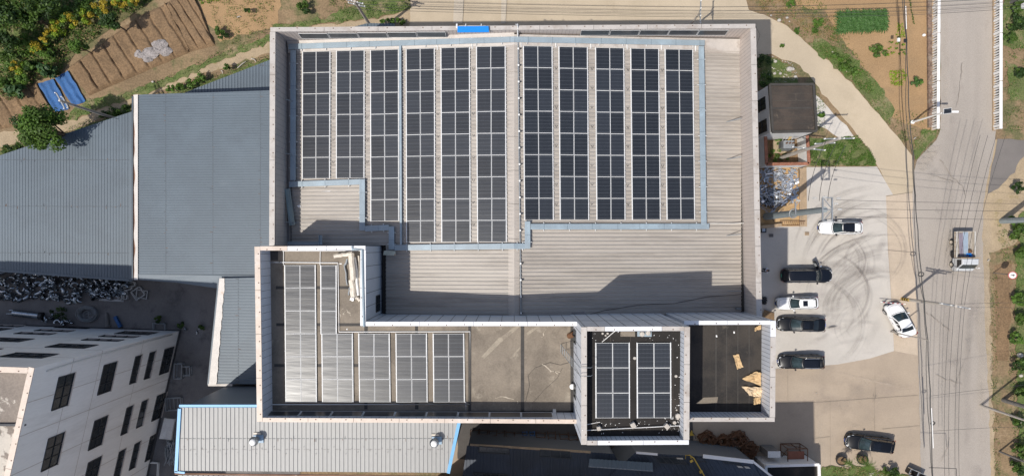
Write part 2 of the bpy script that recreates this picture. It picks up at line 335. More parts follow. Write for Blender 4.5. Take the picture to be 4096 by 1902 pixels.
m_lane = mk('dark_alley_floor', (.075,.068,.063), .9, var=.15, scale=.5, fine=.12)
def cover(poly, mat=m_verge, name='grass_verge', j=9):
    LZ[0] += 1; z = LZ[0]*.004; mb = MB(); mb.face(pts(rough(poly, j, 16), z)); tag(mb.obj(name, mat), kind='structure')
cover([(270,480),(470,412),(640,350),(860,252),(1085,168),(1085,140),(860,225),(640,322),(460,385),(355,392),(280,450)])
cover([(1090,100),(1280,78),(1420,20),(1500,-40),(1640,-40),(1645,32),(1560,58),(1450,76),(1300,93),(1090,126)])
cover([(560,440),(620,395),(800,325),(1085,225),(1085,245),(740,380),(530,455)]); cover([(-80,620),(60,578),(300,522),(500,430),(530,455),(300,560),(0,640),(-80,660)])
cover([(3230,170),(3280,150),(3400,215),(3510,330),(3580,440),(3560,500),(3500,440),(3425,352),(3332,262)]); cover([(3236,548),(3300,556),(3425,542),(3476,602),(3506,662),(3236,662)], j=4)
cover([(4075,860),(4140,840),(4140,2000),(4085,2000),(4068,1500),(4062,1200)]); cover([(4012,-60),(4140,-60),(4140,200),(4040,190),(4012,180)]); cover([(4025,240),(4140,300),(4140,420),(4040,400)])
cover([(3290,1864),(3460,1864),(3540,1884),(3650,1905),(3650,1990),(3280,1990)]); cover([(3700,515),(3748,520),(3735,560),(3690,606),(3662,640),(3650,600)]); cover([(3050,215),(3150,255),(3190,320),(3195,340),(3040,340)], j=5)
cover([(-80,-80),(440,-60),(420,20),(250,160),(130,270),(60,400),(-80,420)])
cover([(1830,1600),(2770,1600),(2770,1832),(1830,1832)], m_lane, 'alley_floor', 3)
# slab joints and patches
mb = MB()
def _q(a, b, wd, z):
    a, b = P(*a, z), P(*b, z); d = (b-a).normalized(); n = Vector((-d.y, d.x, 0))*wd/2
    return [a-n, b-n, b+n, a+n]
zj = .14
for a, b in (((3545,785),(3652,768)),((3100,1474),(3270,1468)),((3095,1612),(3268,1608)),((3268,1608),(3672,1580)),((3320,1600),(3322,1870)),((3497,1592),(3499,1730)),((3530,1715),(3680,1702)),((3262,1752),(3320,1745)),((3150,1480),(3152,1610)),((3500,1500),(3502,1590)),((3548,1000),(3662,1010))):
    mb.face(_q(a, b, .03, zj))
tag(mb.obj('slab_joints', m_seam), kind='structure')
mb = MB(); mb.face(pts([(2008,-100),(2032,-100),(2022,95),(2003,95)], zj)); mb.face(pts([(1820,-100),(1860,-100),(1850,95),(1812,95)], zj)); tag(mb.obj('pale_slab_strip', mk('pale_slab', (.47,.405,.32), .9, var=.08, scale=.5, fine=.08)), kind='structure')
# tyre marks: rubber worn into the yard slab, thinning out at its edges
zt = zj+.008
def rubber(name, col, lo, hi, amt):
    m = mk(name, col, .9, var=.2, scale=1, fine=.2); N = m.node_tree.nodes; Lk = m.node_tree.links
    tb = N.new('ShaderNodeBsdfTransparent'); ms = N.new('ShaderNodeMixShader'); nn = N.new('ShaderNodeTexNoise'); nn.inputs['Scale'].default_value = 1.6; nn.inputs['Detail'].default_value = 6; nn.inputs['Roughness'].default_value = .72
    at = N.new('ShaderNodeAttribute'); at.attribute_name = 'wear'
    mr = N.new('ShaderNodeMapRange'); mr.inputs[1].default_value = lo; mr.inputs[2].default_value = hi; mr.inputs[4].default_value = amt
    mu = N.new('ShaderNodeMath'); mu.operation = 'MULTIPLY'
    Lk.new(nn.outputs['Fac'], mr.inputs[0]); Lk.new(mr.outputs[0], mu.inputs[0]); Lk.new(at.outputs['Fac'], mu.inputs[1]); Lk.new(mu.outputs[0], ms.inputs[0]); Lk.new(tb.outputs[0], ms.inputs[1]); Lk.new(N['Principled BSDF'].outputs[0], ms.inputs[2]); Lk.new(ms.outputs[0], N['Material Output'].inputs[0]); return m
m_rub = rubber('tyre_rubber', (.25,.22,.195), .32, .7, .42); m_rubr = rubber('road_wear', (.20,.175,.155), .36, .74, .42); m_dust = rubber('pale_dust', (.50,.43,.34), .3, .75, .5)
def worn(name, mat, lines):
    global zt
    mb = MB(); wear = []
    for ps, wd, st in lines:
        zt += .0006; ps = [Vector((p.x, p.y, zt)) for p in ps]; n = len(ps); rows = []
        for i, p in enumerate(ps):
            d = (ps[min(i+1,n-1)]-ps[max(i-1,0)]).normalized(); nn = Vector((-d.y, d.x, 0)); e = min(1, 4*min(i, n-1-i)/n)
            rows.append([p+nn*wd*k for k in (-1,-.55,0,.55,1)]); wear += [0, .7*e*st, e*st, .7*e*st, 0]
        mb.grid(rows, False)
    o = mb.obj(name, mat); at = o.data.attributes.new('wear', 'FLOAT', 'POINT'); at.data.foreach_set('value', wear); tag(o, kind='structure')
def arcpts(c, r, a0, a1, n=40): return [P(c[0]+r*math.cos(math.radians(a0+(a1-a0)*i/n)), c[1]-r*Q*math.sin(math.radians(a0+(a1-a0)*i/n)), zt) for i in range(n+1)]
ls = []; rd = random.Random(21)
for c, r, a0, a1 in (((3530,1010),330,95,175),((3530,1010),290,92,170),((3535,1030),270,85,165),((3540,1040),235,80,160),((3560,1180),300,60,180),((3560,1180),255,70,185),((3540,1230),180,75,190),((3520,1250),215,80,205),((3560,1200),350,95,160),((3300,1050),150,-75,60),((3290,1060),190,-80,55),((3260,1180),200,-60,50),((3240,1170),245,-65,62),((3250,1240),160,-60,70),((3480,1300),120,100,230),((3600,1100),330,105,170),((3610,1080),410,110,170),((3180,1290),270,-50,45),((3170,1290),310,-45,45),((3400,1000),230,-60,70),((3560,1060),180,100,200)):
    for k in range(4):
        rr = r+rd.uniform(-26,26); ls.append((arcpts((c[0]+rd.uniform(-12,12), c[1]+rd.uniform(-12,12)), rr, a0+rd.uniform(-10,10), a1+rd.uniform(-10,10)), rd.uniform(.07,.22), rd.uniform(.25,.75)))
for k in range(70):
    x, y, a = rd.uniform(3230,3520), rd.uniform(960,1380), rd.gauss(.5,.35); L_ = rd.uniform(60,200); ls.append(([P(x+L_*(i/12-.5)*math.cos(a), y-L_*(i/12-.5)*math.sin(a)*.7+8*math.sin(i*.35+k), 0) for i in range(13)], rd.uniform(.15,.5), rd.uniform(.2,.6)))
worn('tyre_marks', m_rub, ls)
ls = []
for x0, x1, wd, st in ((3812,3770,.5,.6),(3905,3850,.45,.5),(3860,3812,.35,.35),(3790,3745,.3,.3)): ls.append(([P(x0+(x1-x0)*max(0,(i/30-.25))/.75+6*math.sin(i*.5), -60+i*69, 0) for i in range(31)], wd, st))
for k in range(16): x, y = rd.uniform(3700,3900), rd.uniform(620,1880); ls.append(([P(x+rd.uniform(-5,5)+i*rd.uniform(-3,6), y+i*rd.uniform(6,16), 0) for i in range(9)], rd.uniform(.15,.8), rd.uniform(.2,.6)))
ls += [([P(3690+i*5, 1050+5*math.sin(i), 0) for i in range(12)], .7, 1.0), ([P(3790+i*4, 478+i*.5, 0) for i in range(9)], .5, .9)]
for k in range(14): x, y = rd.uniform(3110,3660), rd.uniform(1490,1720); ls.append(([P(x+i*rd.uniform(10,18), y+i*rd.uniform(-3,4), 0) for i in range(9)], rd.uniform(.2,1.0), rd.uniform(.2,.6)))
ls += [([P(3150+i*16, 1515+2*math.sin(i), 0) for i in range(10)], .6, .8), ([P(3380+i*10, 1570+3*math.sin(i*.7), 0) for i in range(9)], .9, .8), ([P(3330+i*9, 1330-i*1.2+60*0, 0) for i in range(3)], .1, .5)]
for k in range(10): x, y = rd.uniform(3100,3600), rd.uniform(120,560); 
worn('road_wear', m_rubr, ls)
mb = MB(); zc_ = zt+.004
for x, y, dx, dy, n_ in ((3760,640,9,14,14),(3820,900,-4,16,12),(3705,1250,8,7,16),(3880,1400,-7,13,14),(3740,1500,12,3,13),(3800,1750,-6,14,10),(3850,250,-3,18,14),(3705,700,14,2,14)):
    rows = []
    for i in range(n_): p = P(x, y, zc_); wd = rd.uniform(.008,.028); rows.append([p+Vector((wd,wd*.6,0)), p-Vector((wd,wd*.6,0))]); x += dx*rd.uniform(.3,1.3)+rd.uniform(-5,5); y += dy*rd.uniform(.3,1.3)+rd.uniform(-5,5)
    mb.grid(rows, False)
tag(mb.obj('pavement_cracks', m_seam), kind='structure')
ls = []
for x0, y0, x1, y1, wd, st in ((3925,620,3935,1880,.9,1),(3668,900,3690,1880,.45,.7),(3985,20,3985,510,.4,.7),(3778,20,3776,510,.35,.6),(3660,690,3745,575,.8,.9),(3545,1000,3575,1400,.3,.6),(3290,1475,3660,1560,.15,.6),(3270,1640,3285,1850,.4,.6)): ls.append(([P(x0+(x1-x0)*i/24+5*math.sin(i*1.3), y0+(y1-y0)*i/24, 0) for i in range(25)], wd, st))
worn('blown_dust', m_dust, ls)
# puddle-like wet strip behind a car
mb = MB(); mb.face(pts([(3306,1312),(3330,1303),(3352,1304),(3330,1310)], zt+.004)); tag(mb.obj('wet_stain', m_road2), kind='structure')
# tilled beds in the north-west plots: raised soil ridges
def beds(name, poly, vdir, pitch, h, mat):
    poly = pts(poly, .03); mb = MB(); global ribs_prof
    p0 = poly[0]; n = Vector((0,0,1)); v = Vector(vdir).normalized(); u = v.cross(n)
    q = [((p-p0).dot(u), (p-p0).dot(v)) for p in poly]; u0, u1 = min(a for a, b in q), max(a for a, b in q)
    rows = []; N_ = int((u1-u0)/(pitch/18))
    for i in range(N_+1):
        xx = min(max(u0+(u1-u0)*i/N_, u0+1e-4), u1-1e-4); vs = []
        for k in range(len(q)):
            a, b = q[k], q[(k+1) % len(q)]
            if (a[0]-xx)*(b[0]-xx) <= 0 and abs(a[0]-b[0]) > 1e-9: vs.append(a[1]+(b[1]-a[1])*(xx-a[0])/(b[0]-a[0]))
        lo, hi = min(vs), max(vs); ph = xx/pitch; cc = min(1, 3.2*abs(math.sin(math.pi*(ph+.03*mnoise.noise(Vector((xx*.6,1,1)))))))**.6
        row = []
        for k in range(41):
            t = k/40; pp = p0+u*xx+v*(lo+(hi-lo)*t); e = min(1, 14*min(t, 1-t))
            z = h*cc*e*(1+.5*mnoise.noise(pp*.9)) + .05*mnoise.noise(pp*3.1)
            row.append(pp+Vector((.12*mnoise.noise(pp*.8), 0, max(z, -.02))))
        rows.append(row)
    mb.grid(rows, True); tag(mb.obj(name, mat), kind='structure')
fd = (P(1210/1.708,400/1.708)-P(1000/1.708,70/1.708))
beds('tilled_field', [(278,268),(420,165),(560,62),(665,15),(770,205),(355,383)], fd, 1.42, .36, m_till)
beds('tilled_field', [(650,22),(765,-45),(862,182),(757,209)], fd, .86, .32, m_till)
beds('tilled_field', [(-60,395),(110,340),(150,335),(215,450),(60,505),(-60,530)], fd, 1.5, .26, m_till)
mb = MB(); mb.face(pts([(420,-20),(560,-60),(640,-20),(560,40),(420,130),(300,215),(240,300),(150,320),(60,400),(-60,420),(-60,330),(120,260),(250,150)], .05)); tag(mb.obj('shrub_bank', mk('leaf_litter', (.115,.105,.045), .95, var=.3, scale=.6, fine=.35, fscale=7, col2=(.06,.08,.022), t2=(.5,.6), s2=.4)), kind='structure')
# ================================================================ BUILDINGS
def xy(p): return Vector((p[0], p[1]))
def walls(mb, poly, z0, z1):   # poly: list of XY
    for i in range(len(poly)):
        a, b = poly[i], poly[(i+1) % len(poly)]; mb.face([(a[0],a[1],z0),(b[0],b[1],z0),(b[0],b[1],z1),(a[0],a[1],z1)])
# ---------- production hall
hall = thing('factory_hall', 'large beige metal roofed factory hall in the middle, covered in rows of solar panels', 'building', (0,5,0))
ZP = 18.0
hNW, hNE, hSE = P(1082,112,ZP), P(3021,98,ZP), P(3046,1275,ZP)
hSW = P(1079,1010,ZP)
T = .38; TN = .29
XR0 = .18
ZR, K = 17.0, .10
def zroof(x): return ZR-K*abs(x-XR0)
eW, eE = -18.25, 19.0; nY = 16.55; sY = -5.62
def PR(px, py, off=0.0):
    """pixel -> point on the hall roof (plus a lift)"""
    out = None
    for sgn in (-1, 1):
        # z = ZR + off - K*sgn*(x-XR0), x=(px-CX)/FP*(HC-z)
        a = (px-CX)/FP; z = (ZR+off-K*sgn*(a*HC-XR0))/(1-K*sgn*a)
        p = P(px, py, z)
        if (p.x-XR0)*sgn >= -1e-4: out = p
    return out or P(px, py, ZR+off)
# footprint (concave: office wing bites the south-west corner)
foot = [xy(hNW), xy(hSW), Vector((hSW.x, .06)), Vector((-10.9, .06)), Vector((-10.9, -5.72)), Vector((hSE.x, -5.72)), xy(hNE)]
mb = MB(); walls(mb, [Vector((hNW.x+.1, hNW.y-.1)), Vector((hSW.x+.1, .1)), Vector((-10.95,.1)), Vector((-10.95,-5.7)), Vector((hSE.x-.1,-5.7)), Vector((hNE.x-.1, hNE.y-.1))], 0, 14.6); mb.obj('wall', m_line, hall, world=True)
def roofpoly(x0, x1, y0, y1): return [Vector((x, y, zroof(x))) for x, y in ((x0,y0),(x1,y0),(x1,y1),(x0,y1))]
pit = .314
mb = MB(); ribs(mb, roofpoly(eW, XR0, .1, nY), (-1,0,0), pit, .10, wr=.24); ribs(mb, roofpoly(-10.3, XR0, sY, .1), (-1,0,0), pit, .10, wr=.24); mb.obj('roof_slope', m_hroof, hall, world=True)
mb = MB(); ribs(mb, roofpoly(XR0, eE, sY, nY), (1,0,0), pit, .10, wr=.24); mb.obj('roof_slope', m_hroof, hall, world=True)
mb = MB()
ys = [sY, -2.5, .6, 3.4, 6.1, 8.8, 11.4, 14.0, nY+.25]
for i in range(len(ys)-1):
    y0, y1 = ys[i]+.012, ys[i+1]-.012; zo = .075+(.006 if i % 2 else 0)
    mb.face([(XR0-.48,y0,zroof(XR0-.48)+zo-.02),(XR0,y0,ZR+zo+.03),(XR0,y1,ZR+zo+.03),(XR0-.48,y1,zroof(XR0-.48)+zo-.02)]); mb.face([(XR0,y0,ZR+zo+.03),(XR0+.42,y0,zroof(XR0+.42)+zo-.02),(XR0+.42,y1,zroof(XR0+.42)+zo-.02),(XR0,y1,ZR+zo+.03)])
mb.obj('ridge_cap', m_ridge, hall, world=True)
# foam closure strip visible as a rusty seam on the east slope
mb = MB(); xs = 10.05
for j in range(32): mb.use(m_gseam).box((xs+R.uniform(-.05,.05), sY+.4+j*.314, zroof(xs)+.012), (.05,.06,.02))
mb.obj('screw_line', None, hall, world=True)
# gutters
mb = MB()
for m_, c_, s_ in ((m_gseam, (eW-.19, (nY+.1)/2+.05, 14.98), (.36, nY-.1, .05)), (m_band, (eE+.15, (nY+sY)/2, 15.0), (.28, nY-sY, .05)), (m_band, (-10.48, (0.1+sY)/2, 15.4), (.34, 5.6, .05))):
    mb = MB(); mb.box(c_, s_); mb.obj('gutter', m_, hall, world=True)
# parapet lining: inner faces with upright joints
ix0, ix1, iyN = hNW.x+T, hNE.x-T, hNW.y-TN
mb = MB(); mb.use(m_line)
a, b = Vector((ix0, iyN)), Vector((ix1, hNE.y-TN)); zn = 16.2
mb.face([(a.x,a.y,14.5),(b.x,b.y,14.5),(b.x,b.y,ZP),(a.x,a.y,ZP)]); mb.use(m_gseam); seams(mb, a, b, 15.5, ZP, .30, (0,-1), .014, .004)
mb.use(m_line).face([(ix0,.1,14.5),(ix0,iyN,14.5),(ix0,iyN,ZP),(ix0,.1,ZP)]); mb.use(m_gseam); seams(mb, (ix0,.1), (ix0,iyN), 14.9, ZP, .45, (1,0), .014, .004)
e0, e1 = Vector((hSE.x-T-.0, -5.7)), Vector((ix1, hNE.y-TN))
mb.use(m_line).face([(e0.x,e0.y,14.5),(e1.x,e1.y,14.5),(e1.x,e1.y,ZP),(e0.x,e0.y,ZP)]); mb.use(m_gseam); seams(mb, e0, e1, 14.9, ZP, .30, (-1,0), .014, .004)
mb.obj('parapet_lining', None, hall, world=True)
# outer parapet skin
mb = MB(); walls_pts = [xy(hSW), xy(hNW), xy(hNE), Vector((hSE.x, -5.72))]
for a, b in zip(walls_pts[:-1], walls_pts[1:]): mb.face([(a.x,a.y,14.4),(b.x,b.y,14.4),(b.x,b.y,ZP),(a.x,a.y,ZP)])
mb.obj('parapet_skin', m_line, hall, world=True)
# flat apron along the foot of the north parapet
mb = MB()
for x0, x1 in ((eW-.3, XR0), (XR0, eE+.2)):
    mb.face([(x0,nY-.55,zroof(x0)+.07),(x1,nY-.55,zroof(x1)+.07),(x1,iyN+.16,zroof(x1)+.30),(x0,iyN-.0,zroof(x0)+.30)])
mb.obj('apron', m_coping, hall, world=True)
mb = MB(); mb.beam((eW,nY-.6,zroof(eW)+.12),(XR0,nY-.6,ZR+.12),.05,.05); mb.beam((XR0,nY-.6,ZR+.12),(eE,nY-.6,zroof(eE)+.12),.05,.05)
mb.face([(ix0,.1,14.9),(ix0+.3,.1,15.12),(ix0+.3,iyN,15.12),(ix0,iyN,14.9)]); mb.face([(eE+.3,-5.6,15.2),(e0.x,-5.6,15.35),(ix1,iyN,15.35),(eE+.3,iyN,15.2)]); mb.obj('flashing', m_coping, hall, world=True)
h2 = T/2
coping('coping', hall, (hNW.x, hNW.y-TN/2), (hNE.x, hNE.y-TN/2), TN+.05, ZP, m_coping, 4.3)
coping('coping', hall, (hNW.x+h2, hNW.y), (hSW.x+h2, 0.05), T+.05, ZP, m_coping, 3.1, cut=(TN+.03,0))
coping('coping', hall, (hNE.x-h2, hNE.y), (hSE.x-h2, -5.7), T+.06, ZP, m_coping, 3.0, cut=(TN+.03,0))
# parapet braces in the gutters
for y in (10.4, 7.3, 1.0, -3.6): mb = MB(); mb.beam((ix1-.15,y,16.3),(ix1-1.1,y-.12,15.15),.06,.06); mb.obj('parapet_brace', m_steel, hall, world=True)
for y in (12.0, 7.6, 2.0): mb = MB(); mb.beam((ix0+.15,y,16.0),(ix0+.95,y-.1,15.15),.06,.06); mb.obj('parapet_brace', m_steel, hall, world=True)
# ---------- office wing (L shaped), stair tower, east wing
ZO, DO = 21.8, 19.6
oc = lambda px, py: xy(P(px, py, ZO))
O1, O2, O3, O4, O5, O6 = oc(1020,985), oc(1463,983), oc(1463,1286), oc(2325,1286), oc(2325,1691), oc(1030,1684)
office = thing('office_wing', 'pale L shaped office block with brown concrete roof deck in front of the hall', 'building', (-10,-8,0))
def inset_wall(a, b, t):
    d = (b-a).normalized(); return Vector((-d.y, d.x))*t*(Q if abs(d.x) > .7 else 1)
def parapet_ring(parent, poly, zb, zt, th, skin_mat, lin_mat, seam_mat, step, skip=()):
    """poly anticlockwise seen from above -> returns inner polygon"""
    n = len(poly); inner = []
    for i in range(n):
        p, a, b = poly[i], poly[i-1], poly[(i+1) % n]
        n1, n2 = inset_wall(a, p, th), inset_wall(p, b, th)
        d1, d2 = (p-a).normalized(), (b-p).normalized(); den = d1.x*d2.y-d1.y*d2.x
        if abs(den) < 1e-4: inner.append(p+n1)
        else:
            A, B = p+n1, p+n2; t = ((B.x-A.x)*d2.y-(B.y-A.y)*d2.x)/den; inner.append(A+d1*t)
    mb = MB(); walls(mb.use(lin_mat), inner, zb, zt)
    for i in range(n):
        a, b = inner[i], inner[(i+1) % n]; nn = inset_wall(a, b, 1).normalized(); mb.use(seam_mat); seams(mb, a, b, zb+.1, zt, step, (nn.x, nn.y), .02, .004)
    mb.obj('parapet_lining', None, parent, world=True)
    return inner
opoly = [O1, O6, O5, O4, O3, O2]
mb = MB(); walls(mb.use(m_linew), opoly, 0, ZO)
mb.use(m_dseam); seams(mb, O2, O3, 15.2, ZO, 1.0, (1,0), .03, .006); seams(mb, O3, O4, 15.2, ZO, .95, (0,1), .03, .006); seams(mb, O6, O5, 0, ZO, 1.0, (0,-1), .03, .006)
mb.obj('wall', None, office, world=True)
oin = parapet_ring(office, opoly, DO-.1, ZO, .37, m_linew, m_linew, m_dseam, .55)
mb = MB(); mb.face([(p.x, p.y, DO) for p in opoly]); mb.obj('roof_deck', m_deck, office, world=True)
def ring_cope(par, a, b, th, z, mat, seg, cut=(0,0)):
    d = (b-a).normalized(); n = inset_wall(a, b, th); wd = n.length+.03; m_ = n/2; coping('coping', par, a+m_, b+m_, wd, z, mat, seg, cut=cut)
TO = .37; cN = TO*Q+.02; cE = TO+.02
ring_cope(office, O1, O6, TO, ZO, m_copingp, 3.1); ring_cope(office, O6, O5, TO, ZO, m_copingp, 3.6, (cE,0))
ring_cope(office, O1+Vector((2.4,0)), O1, TO, ZO, m_copingp, 2.5, (0,cE)); ring_cope(office, O2, O1+Vector((2.4,0)), TO, ZO, m_copingw, 3.0, (0,0))
ring_cope(office, O3, O2, TO, ZO, m_copingw, 2.6, (-cN,cN)); ring_cope(office, O4, O3, TO, ZO, m_copingw, 4.0)
m_streak = mk('pale_streak', (.30,.258,.20), .9, var=.12, scale=1, fine=.15, col2=(.22,.185,.145), t2=(.5,.62), s2=.9)
# bitumen bands, joints and cracks on the deck
mb = MB(); z = DO+.006
def dq(x0, y0, x1, y1): return pts([(x0,y0),(x1,y0),(x1,y1),(x0,y1)], z)
for q in ((1103,1143,1440,1155),(1105,1291,1458,1303),(1097,1454,1440,1466),(1457,1302,1471,1335),(1660,1302,1672,1335),(1873,1302,1885,1650),(2083,1302,2097,1650),(1457,1604,1470,1635),(1660,1604,1674,1635),(2282,1302,2302,1650),(1072,1000,1112,1040)): mb.use(m_band).face(dq(*q))
for q in ((1060,1640,2320,1660),): mb.use(m_band).face(dq(*q))
for p in ([(1925,1425),(1990,1355),(2065,1302),(2080,1304),(2000,1372),(1938,1432)],[(2040,1430),(2080,1385),(2083,1390),(2048,1434)],[(2105,1330),(2150,1302),(2158,1304),(2112,1340)]): mb.use(m_streak).face(pts(p, z+.004))
for k in range(9):
    x, y = R.choice([(1900,1350),(1930,1480),(2140,1560),(2230,1500),(1970,1560),(1380,1240),(1400,1130),(2150,1350),(2060,1600)]); ps = []
    x += R.uniform(-20,20); y += R.uniform(-20,20); dx, dy = R.uniform(-9,9), R.uniform(-7,7)
    for i in range(8): ps.append(P(x, y, z+.006)); x += dx+R.uniform(-6,6); y += dy+R.uniform(-6,6)
    rows = []
    for i, p in enumerate(ps): wd = R.uniform(.008,.03); rows.append([p+Vector((wd,wd,0)), p-Vector((wd,wd,0))])
    mb.use(m_crack).grid(rows, False)
mb.obj('deck_marks', None, office, world=True)
# window on the office wall that faces the hall
def wall_window(parent, c, wd, ht, nrm, mull=(2,2), name='window', frame=m_dfr, sill=False):
    n = Vector(nrm).normalized(); u = Vector((-n.y, n.x, 0)); up = Vector((0,0,1)); c = Vector(c); f = MB()
    def bar(a, b, t=.07): f.beam(a+n*.03, b+n*.03, t, .07, up=n)
    A = lambda i, j: c+u*(i-.5)*wd+up*(j-.5)*ht
    bar(A(0,0),A(1,0)); bar(A(0,1),A(1,1)); bar(A(0,0),A(0,1)); bar(A(1,0),A(1,1))
    for i in range(1, mull[0]): bar(A(i/mull[0],0), A(i/mull[0],1), .05)
    for j in range(1, mull[1]): bar(A(0,j/mull[1]), A(1,j/mull[1]), .05)
    fo = f.obj(name, frame, parent, world=True)
    if sill: k_ = MB(); k_.beam(A(-.03,-.03)+n*.06, A(1.03,-.03)+n*.06, .14, .07, up=n); so = k_.obj('sill', m_line); so.parent = fo; so.data.transform(Matrix.Translation(-parent.location))
    g = MB(); g.face([p+n*.012 for p in (A(0,0),A(1,0),A(1,1),A(0,1))]); go = g.obj('pane', m_dgl); go.parent = fo
    for v in go.data.vertices: v.co = v.co-parent.location
    return fo
wall_window(office, (O2.x+.005, (985-1213)/FP*56.6, 17.2), 1.25, 1.5, (1,0,0))
# east wing
east = thing('east_wing', 'low black roofed wing with beige coping at the building right end', 'building', (17,-10,0))
e_ = [oc(2735,1282), oc(2735,1683), oc(3098,1683), oc(3101,1281)]; DE = 20.0
mb = MB(); walls(mb.use(m_linew), e_, 0, ZO); mb.use(m_dseam); seams(mb, e_[3], e_[0], 15, ZO, .95, (0,1), .03, .006); seams(mb, e_[2], e_[3], 0, ZO, 1, (1,0)); mb.obj('wall', None, east, world=True)
parapet_ring(east, e_, DE-.1, ZO, .36, m_linew, m_linew, m_dseam, .32)
mb = MB(); mb.face([(p.x, p.y, DE) for p in e_]); mb.obj('roof_deck', m_bit2, east, world=True)
TE = .36
ring_cope(east, e_[1], e_[2], TE, ZO, m_coping, 5); em = Vector((e_[3].x, e_[3].y-1.2))
ring_cope(east, e_[2], em, TE, ZO, m_coping, 3.2, (TE*Q+.02,0)); ring_cope(east, em, e_[3], TE, ZO, m_copingw, 3.2); ring_cope(east, e_[3], e_[0], TE, ZO, m_copingw, 4, (TE+.02,0))
mb = MB()
for q in ((2862,1302,2866,1655),(2950,1302,2953,1655),(2905,1302,2908,1655),(2995,1302,2998,1655)): mb.use(m_band).face(pts([(q[0],q[1]),(q[2],q[1]),(q[2],q[3]),(q[0],q[3])], DE+.006))
mb.obj('felt_joints', None, east, world=True)
# stair tower
ZT, DT = 25.5, 24.4
tc = lambda px, py: xy(P(px, py, ZT))
t_ = [tc(2325,1306), tc(2325,1776), tc(2755,1774), tc(2758,1305)]
tower = thing('stair_tower', 'tallest white tower block with black flat roof holding twelve panels', 'building', (8,-9,0))
mb = MB(); walls(mb.use(m_linew), t_, 0, ZT); mb.use(m_dseam); seams(mb, t_[3], t_[0], 15, ZT, .95, (0,1), .03, .006); seams(mb, t_[0], t_[1], 19, ZT, 1.0, (-1,0), .03, .006)
mb.use(m_dseam).beam((t_[0].x,t_[0].y+.006,21.5),(t_[3].x,t_[3].y+.006,21.5),.03,.012,up=(0,1,0))
mb.obj('wall', None, tower, world=True)
parapet_ring(tower, t_, DT-.1, ZT, .36, m_linew, m_linew, m_dseam, .32)
mb = MB(); mb.face([(p.x, p.y, DT) for p in t_]); mb.obj('roof_deck', m_bit, tower, world=True)
TT = .36; tN = TT*Q+.02; tw = TT+.02
ring_cope(tower, t_[0], t_[1], TT, ZT, m_coping, 2.6)
tm = t_[1]+Vector((1.1,0)); ring_cope(tower, t_[1], tm, TT, ZT, m_coping, 2.6, (tw,0)); ring_cope(tower, tm, t_[2], TT, ZT, m_copingw, 3.0)
ring_cope(tower, t_[2], t_[3], TT, ZT, m_coping, 2.4, (tN,0))
ta, tb_ = t_[0]+Vector((1.6,0)), t_[3]-Vector((1.9,0)); ring_cope(tower, t_[3], tb_, TT, ZT, m_coping, 5, (tw,0)); ring_cope(tower, tb_, ta, TT, ZT, m_copingw, 5); ring_cope(tower, ta, t_[0], TT, ZT, m_coping, 2.6, (0,tw))
def wy(py, z): return (CY-py)/FP*(HC-z)
for py in (1345, 1563): wall_window(tower, (t_[0].x-.005, wy(py, 20.9), 20.9), .95, 1.5, (-1,0,0), (2,1))
mb = MB()
for x in (2440, 2520, 2600, 2690): mb.face(pts([(x,1345),(x+3,1345),(x+3,1730),(x,1730)], DT+.006))
mb.obj('felt_joints', m_bit2, tower, world=True)
# roof ladder over the tower parapet
lad = thing('roof_ladder', 'steel roof ladder hooked over the left coping of the tower', 'ladder', (t_[0].x, wy(1480, ZT), DO))
mb = MB()
for dy in (-.28,.28):
    y = wy(1480, ZT)+dy; mb.path([(t_[0].x-1.0,y+.7,DO+.1),(t_[0].x-.25,y,ZT-1.6),(t_[0].x-.12,y,ZT+.5),(t_[0].x+.6,y,ZT+.55),(t_[0].x+.75,y,ZT+.1)], .022, 6)
for k in range(9): t = k/8; mb.tube((t_[0].x-1.0+.75*t, wy(1480,ZT)+.7*(1-t)-.28, DO+.2+4.5*t), (t_[0].x-1.0+.75*t, wy(1480,ZT)+.7*(1-t)+.28, DO+.2+4.5*t), .022, n=5)
mb.obj('ladder_rails', m_steel, lad, world=True)
# ---------- grey-blue sheds to the west
def laps(mb, rp, vdir, every=4.6):
    # screwed sheet laps running across the ribs, and small rust runs below some screws
    v = Vector(vdir).normalized(); u = Vector((v.y, -v.x, 0)); rd = random.Random(len(rp)+int(rp[0].x*3))
    q = [((p.x*u.x+p.y*u.y), (p.x*v.x+p.y*v.y), p) for p in rp]; v0, v1 = min(a[1] for a in q), max(a[1] for a in q); y = v0+every*.6
    c = rp[0]; n = (rp[1]-rp[0]).cross(rp[2]-rp[0]).normalized()
    while y < v1-.6:
        us = []
        for i in range(len(q)):
            a, b = q[i], q[(i+1) % len(q)]
            if (a[1]-y)*(b[1]-y) <= 0 and abs(a[1]-b[1]) > 1e-6: us.append(a[0]+(b[0]-a[0])*(y-a[1])/(b[1]-a[1]))
        if len(us) > 1:
            x0, x1 = min(us), max(us); k = x0
            while k < x1-.6:
                L_ = rd.uniform(1.5,4); pa = u*k+v*(y+rd.uniform(-.02,.02)); pb = u*min(k+L_,x1)+v*(y+rd.uniform(-.02,.02))
                for p in (pa, pb): p.z = c.z-(n.x*(p.x-c.x)+n.y*(p.y-c.y))/n.z+.012
                mb.use(m_lap).beam(pa, pb, .035, .012); k += L_
                for j in range(3):
                    s = pa.lerp(pb, rd.random()); mb.use(m_bolt if rd.random() < .5 else m_lap).beam(s, s+v*rd.choice((-1,1))*rd.uniform(.08,.3), .035, .014)
        y += every
m_lap = mk('lap_line', (.06,.072,.085), .6, var=.25, scale=2)  # thin darker line along the sheet laps
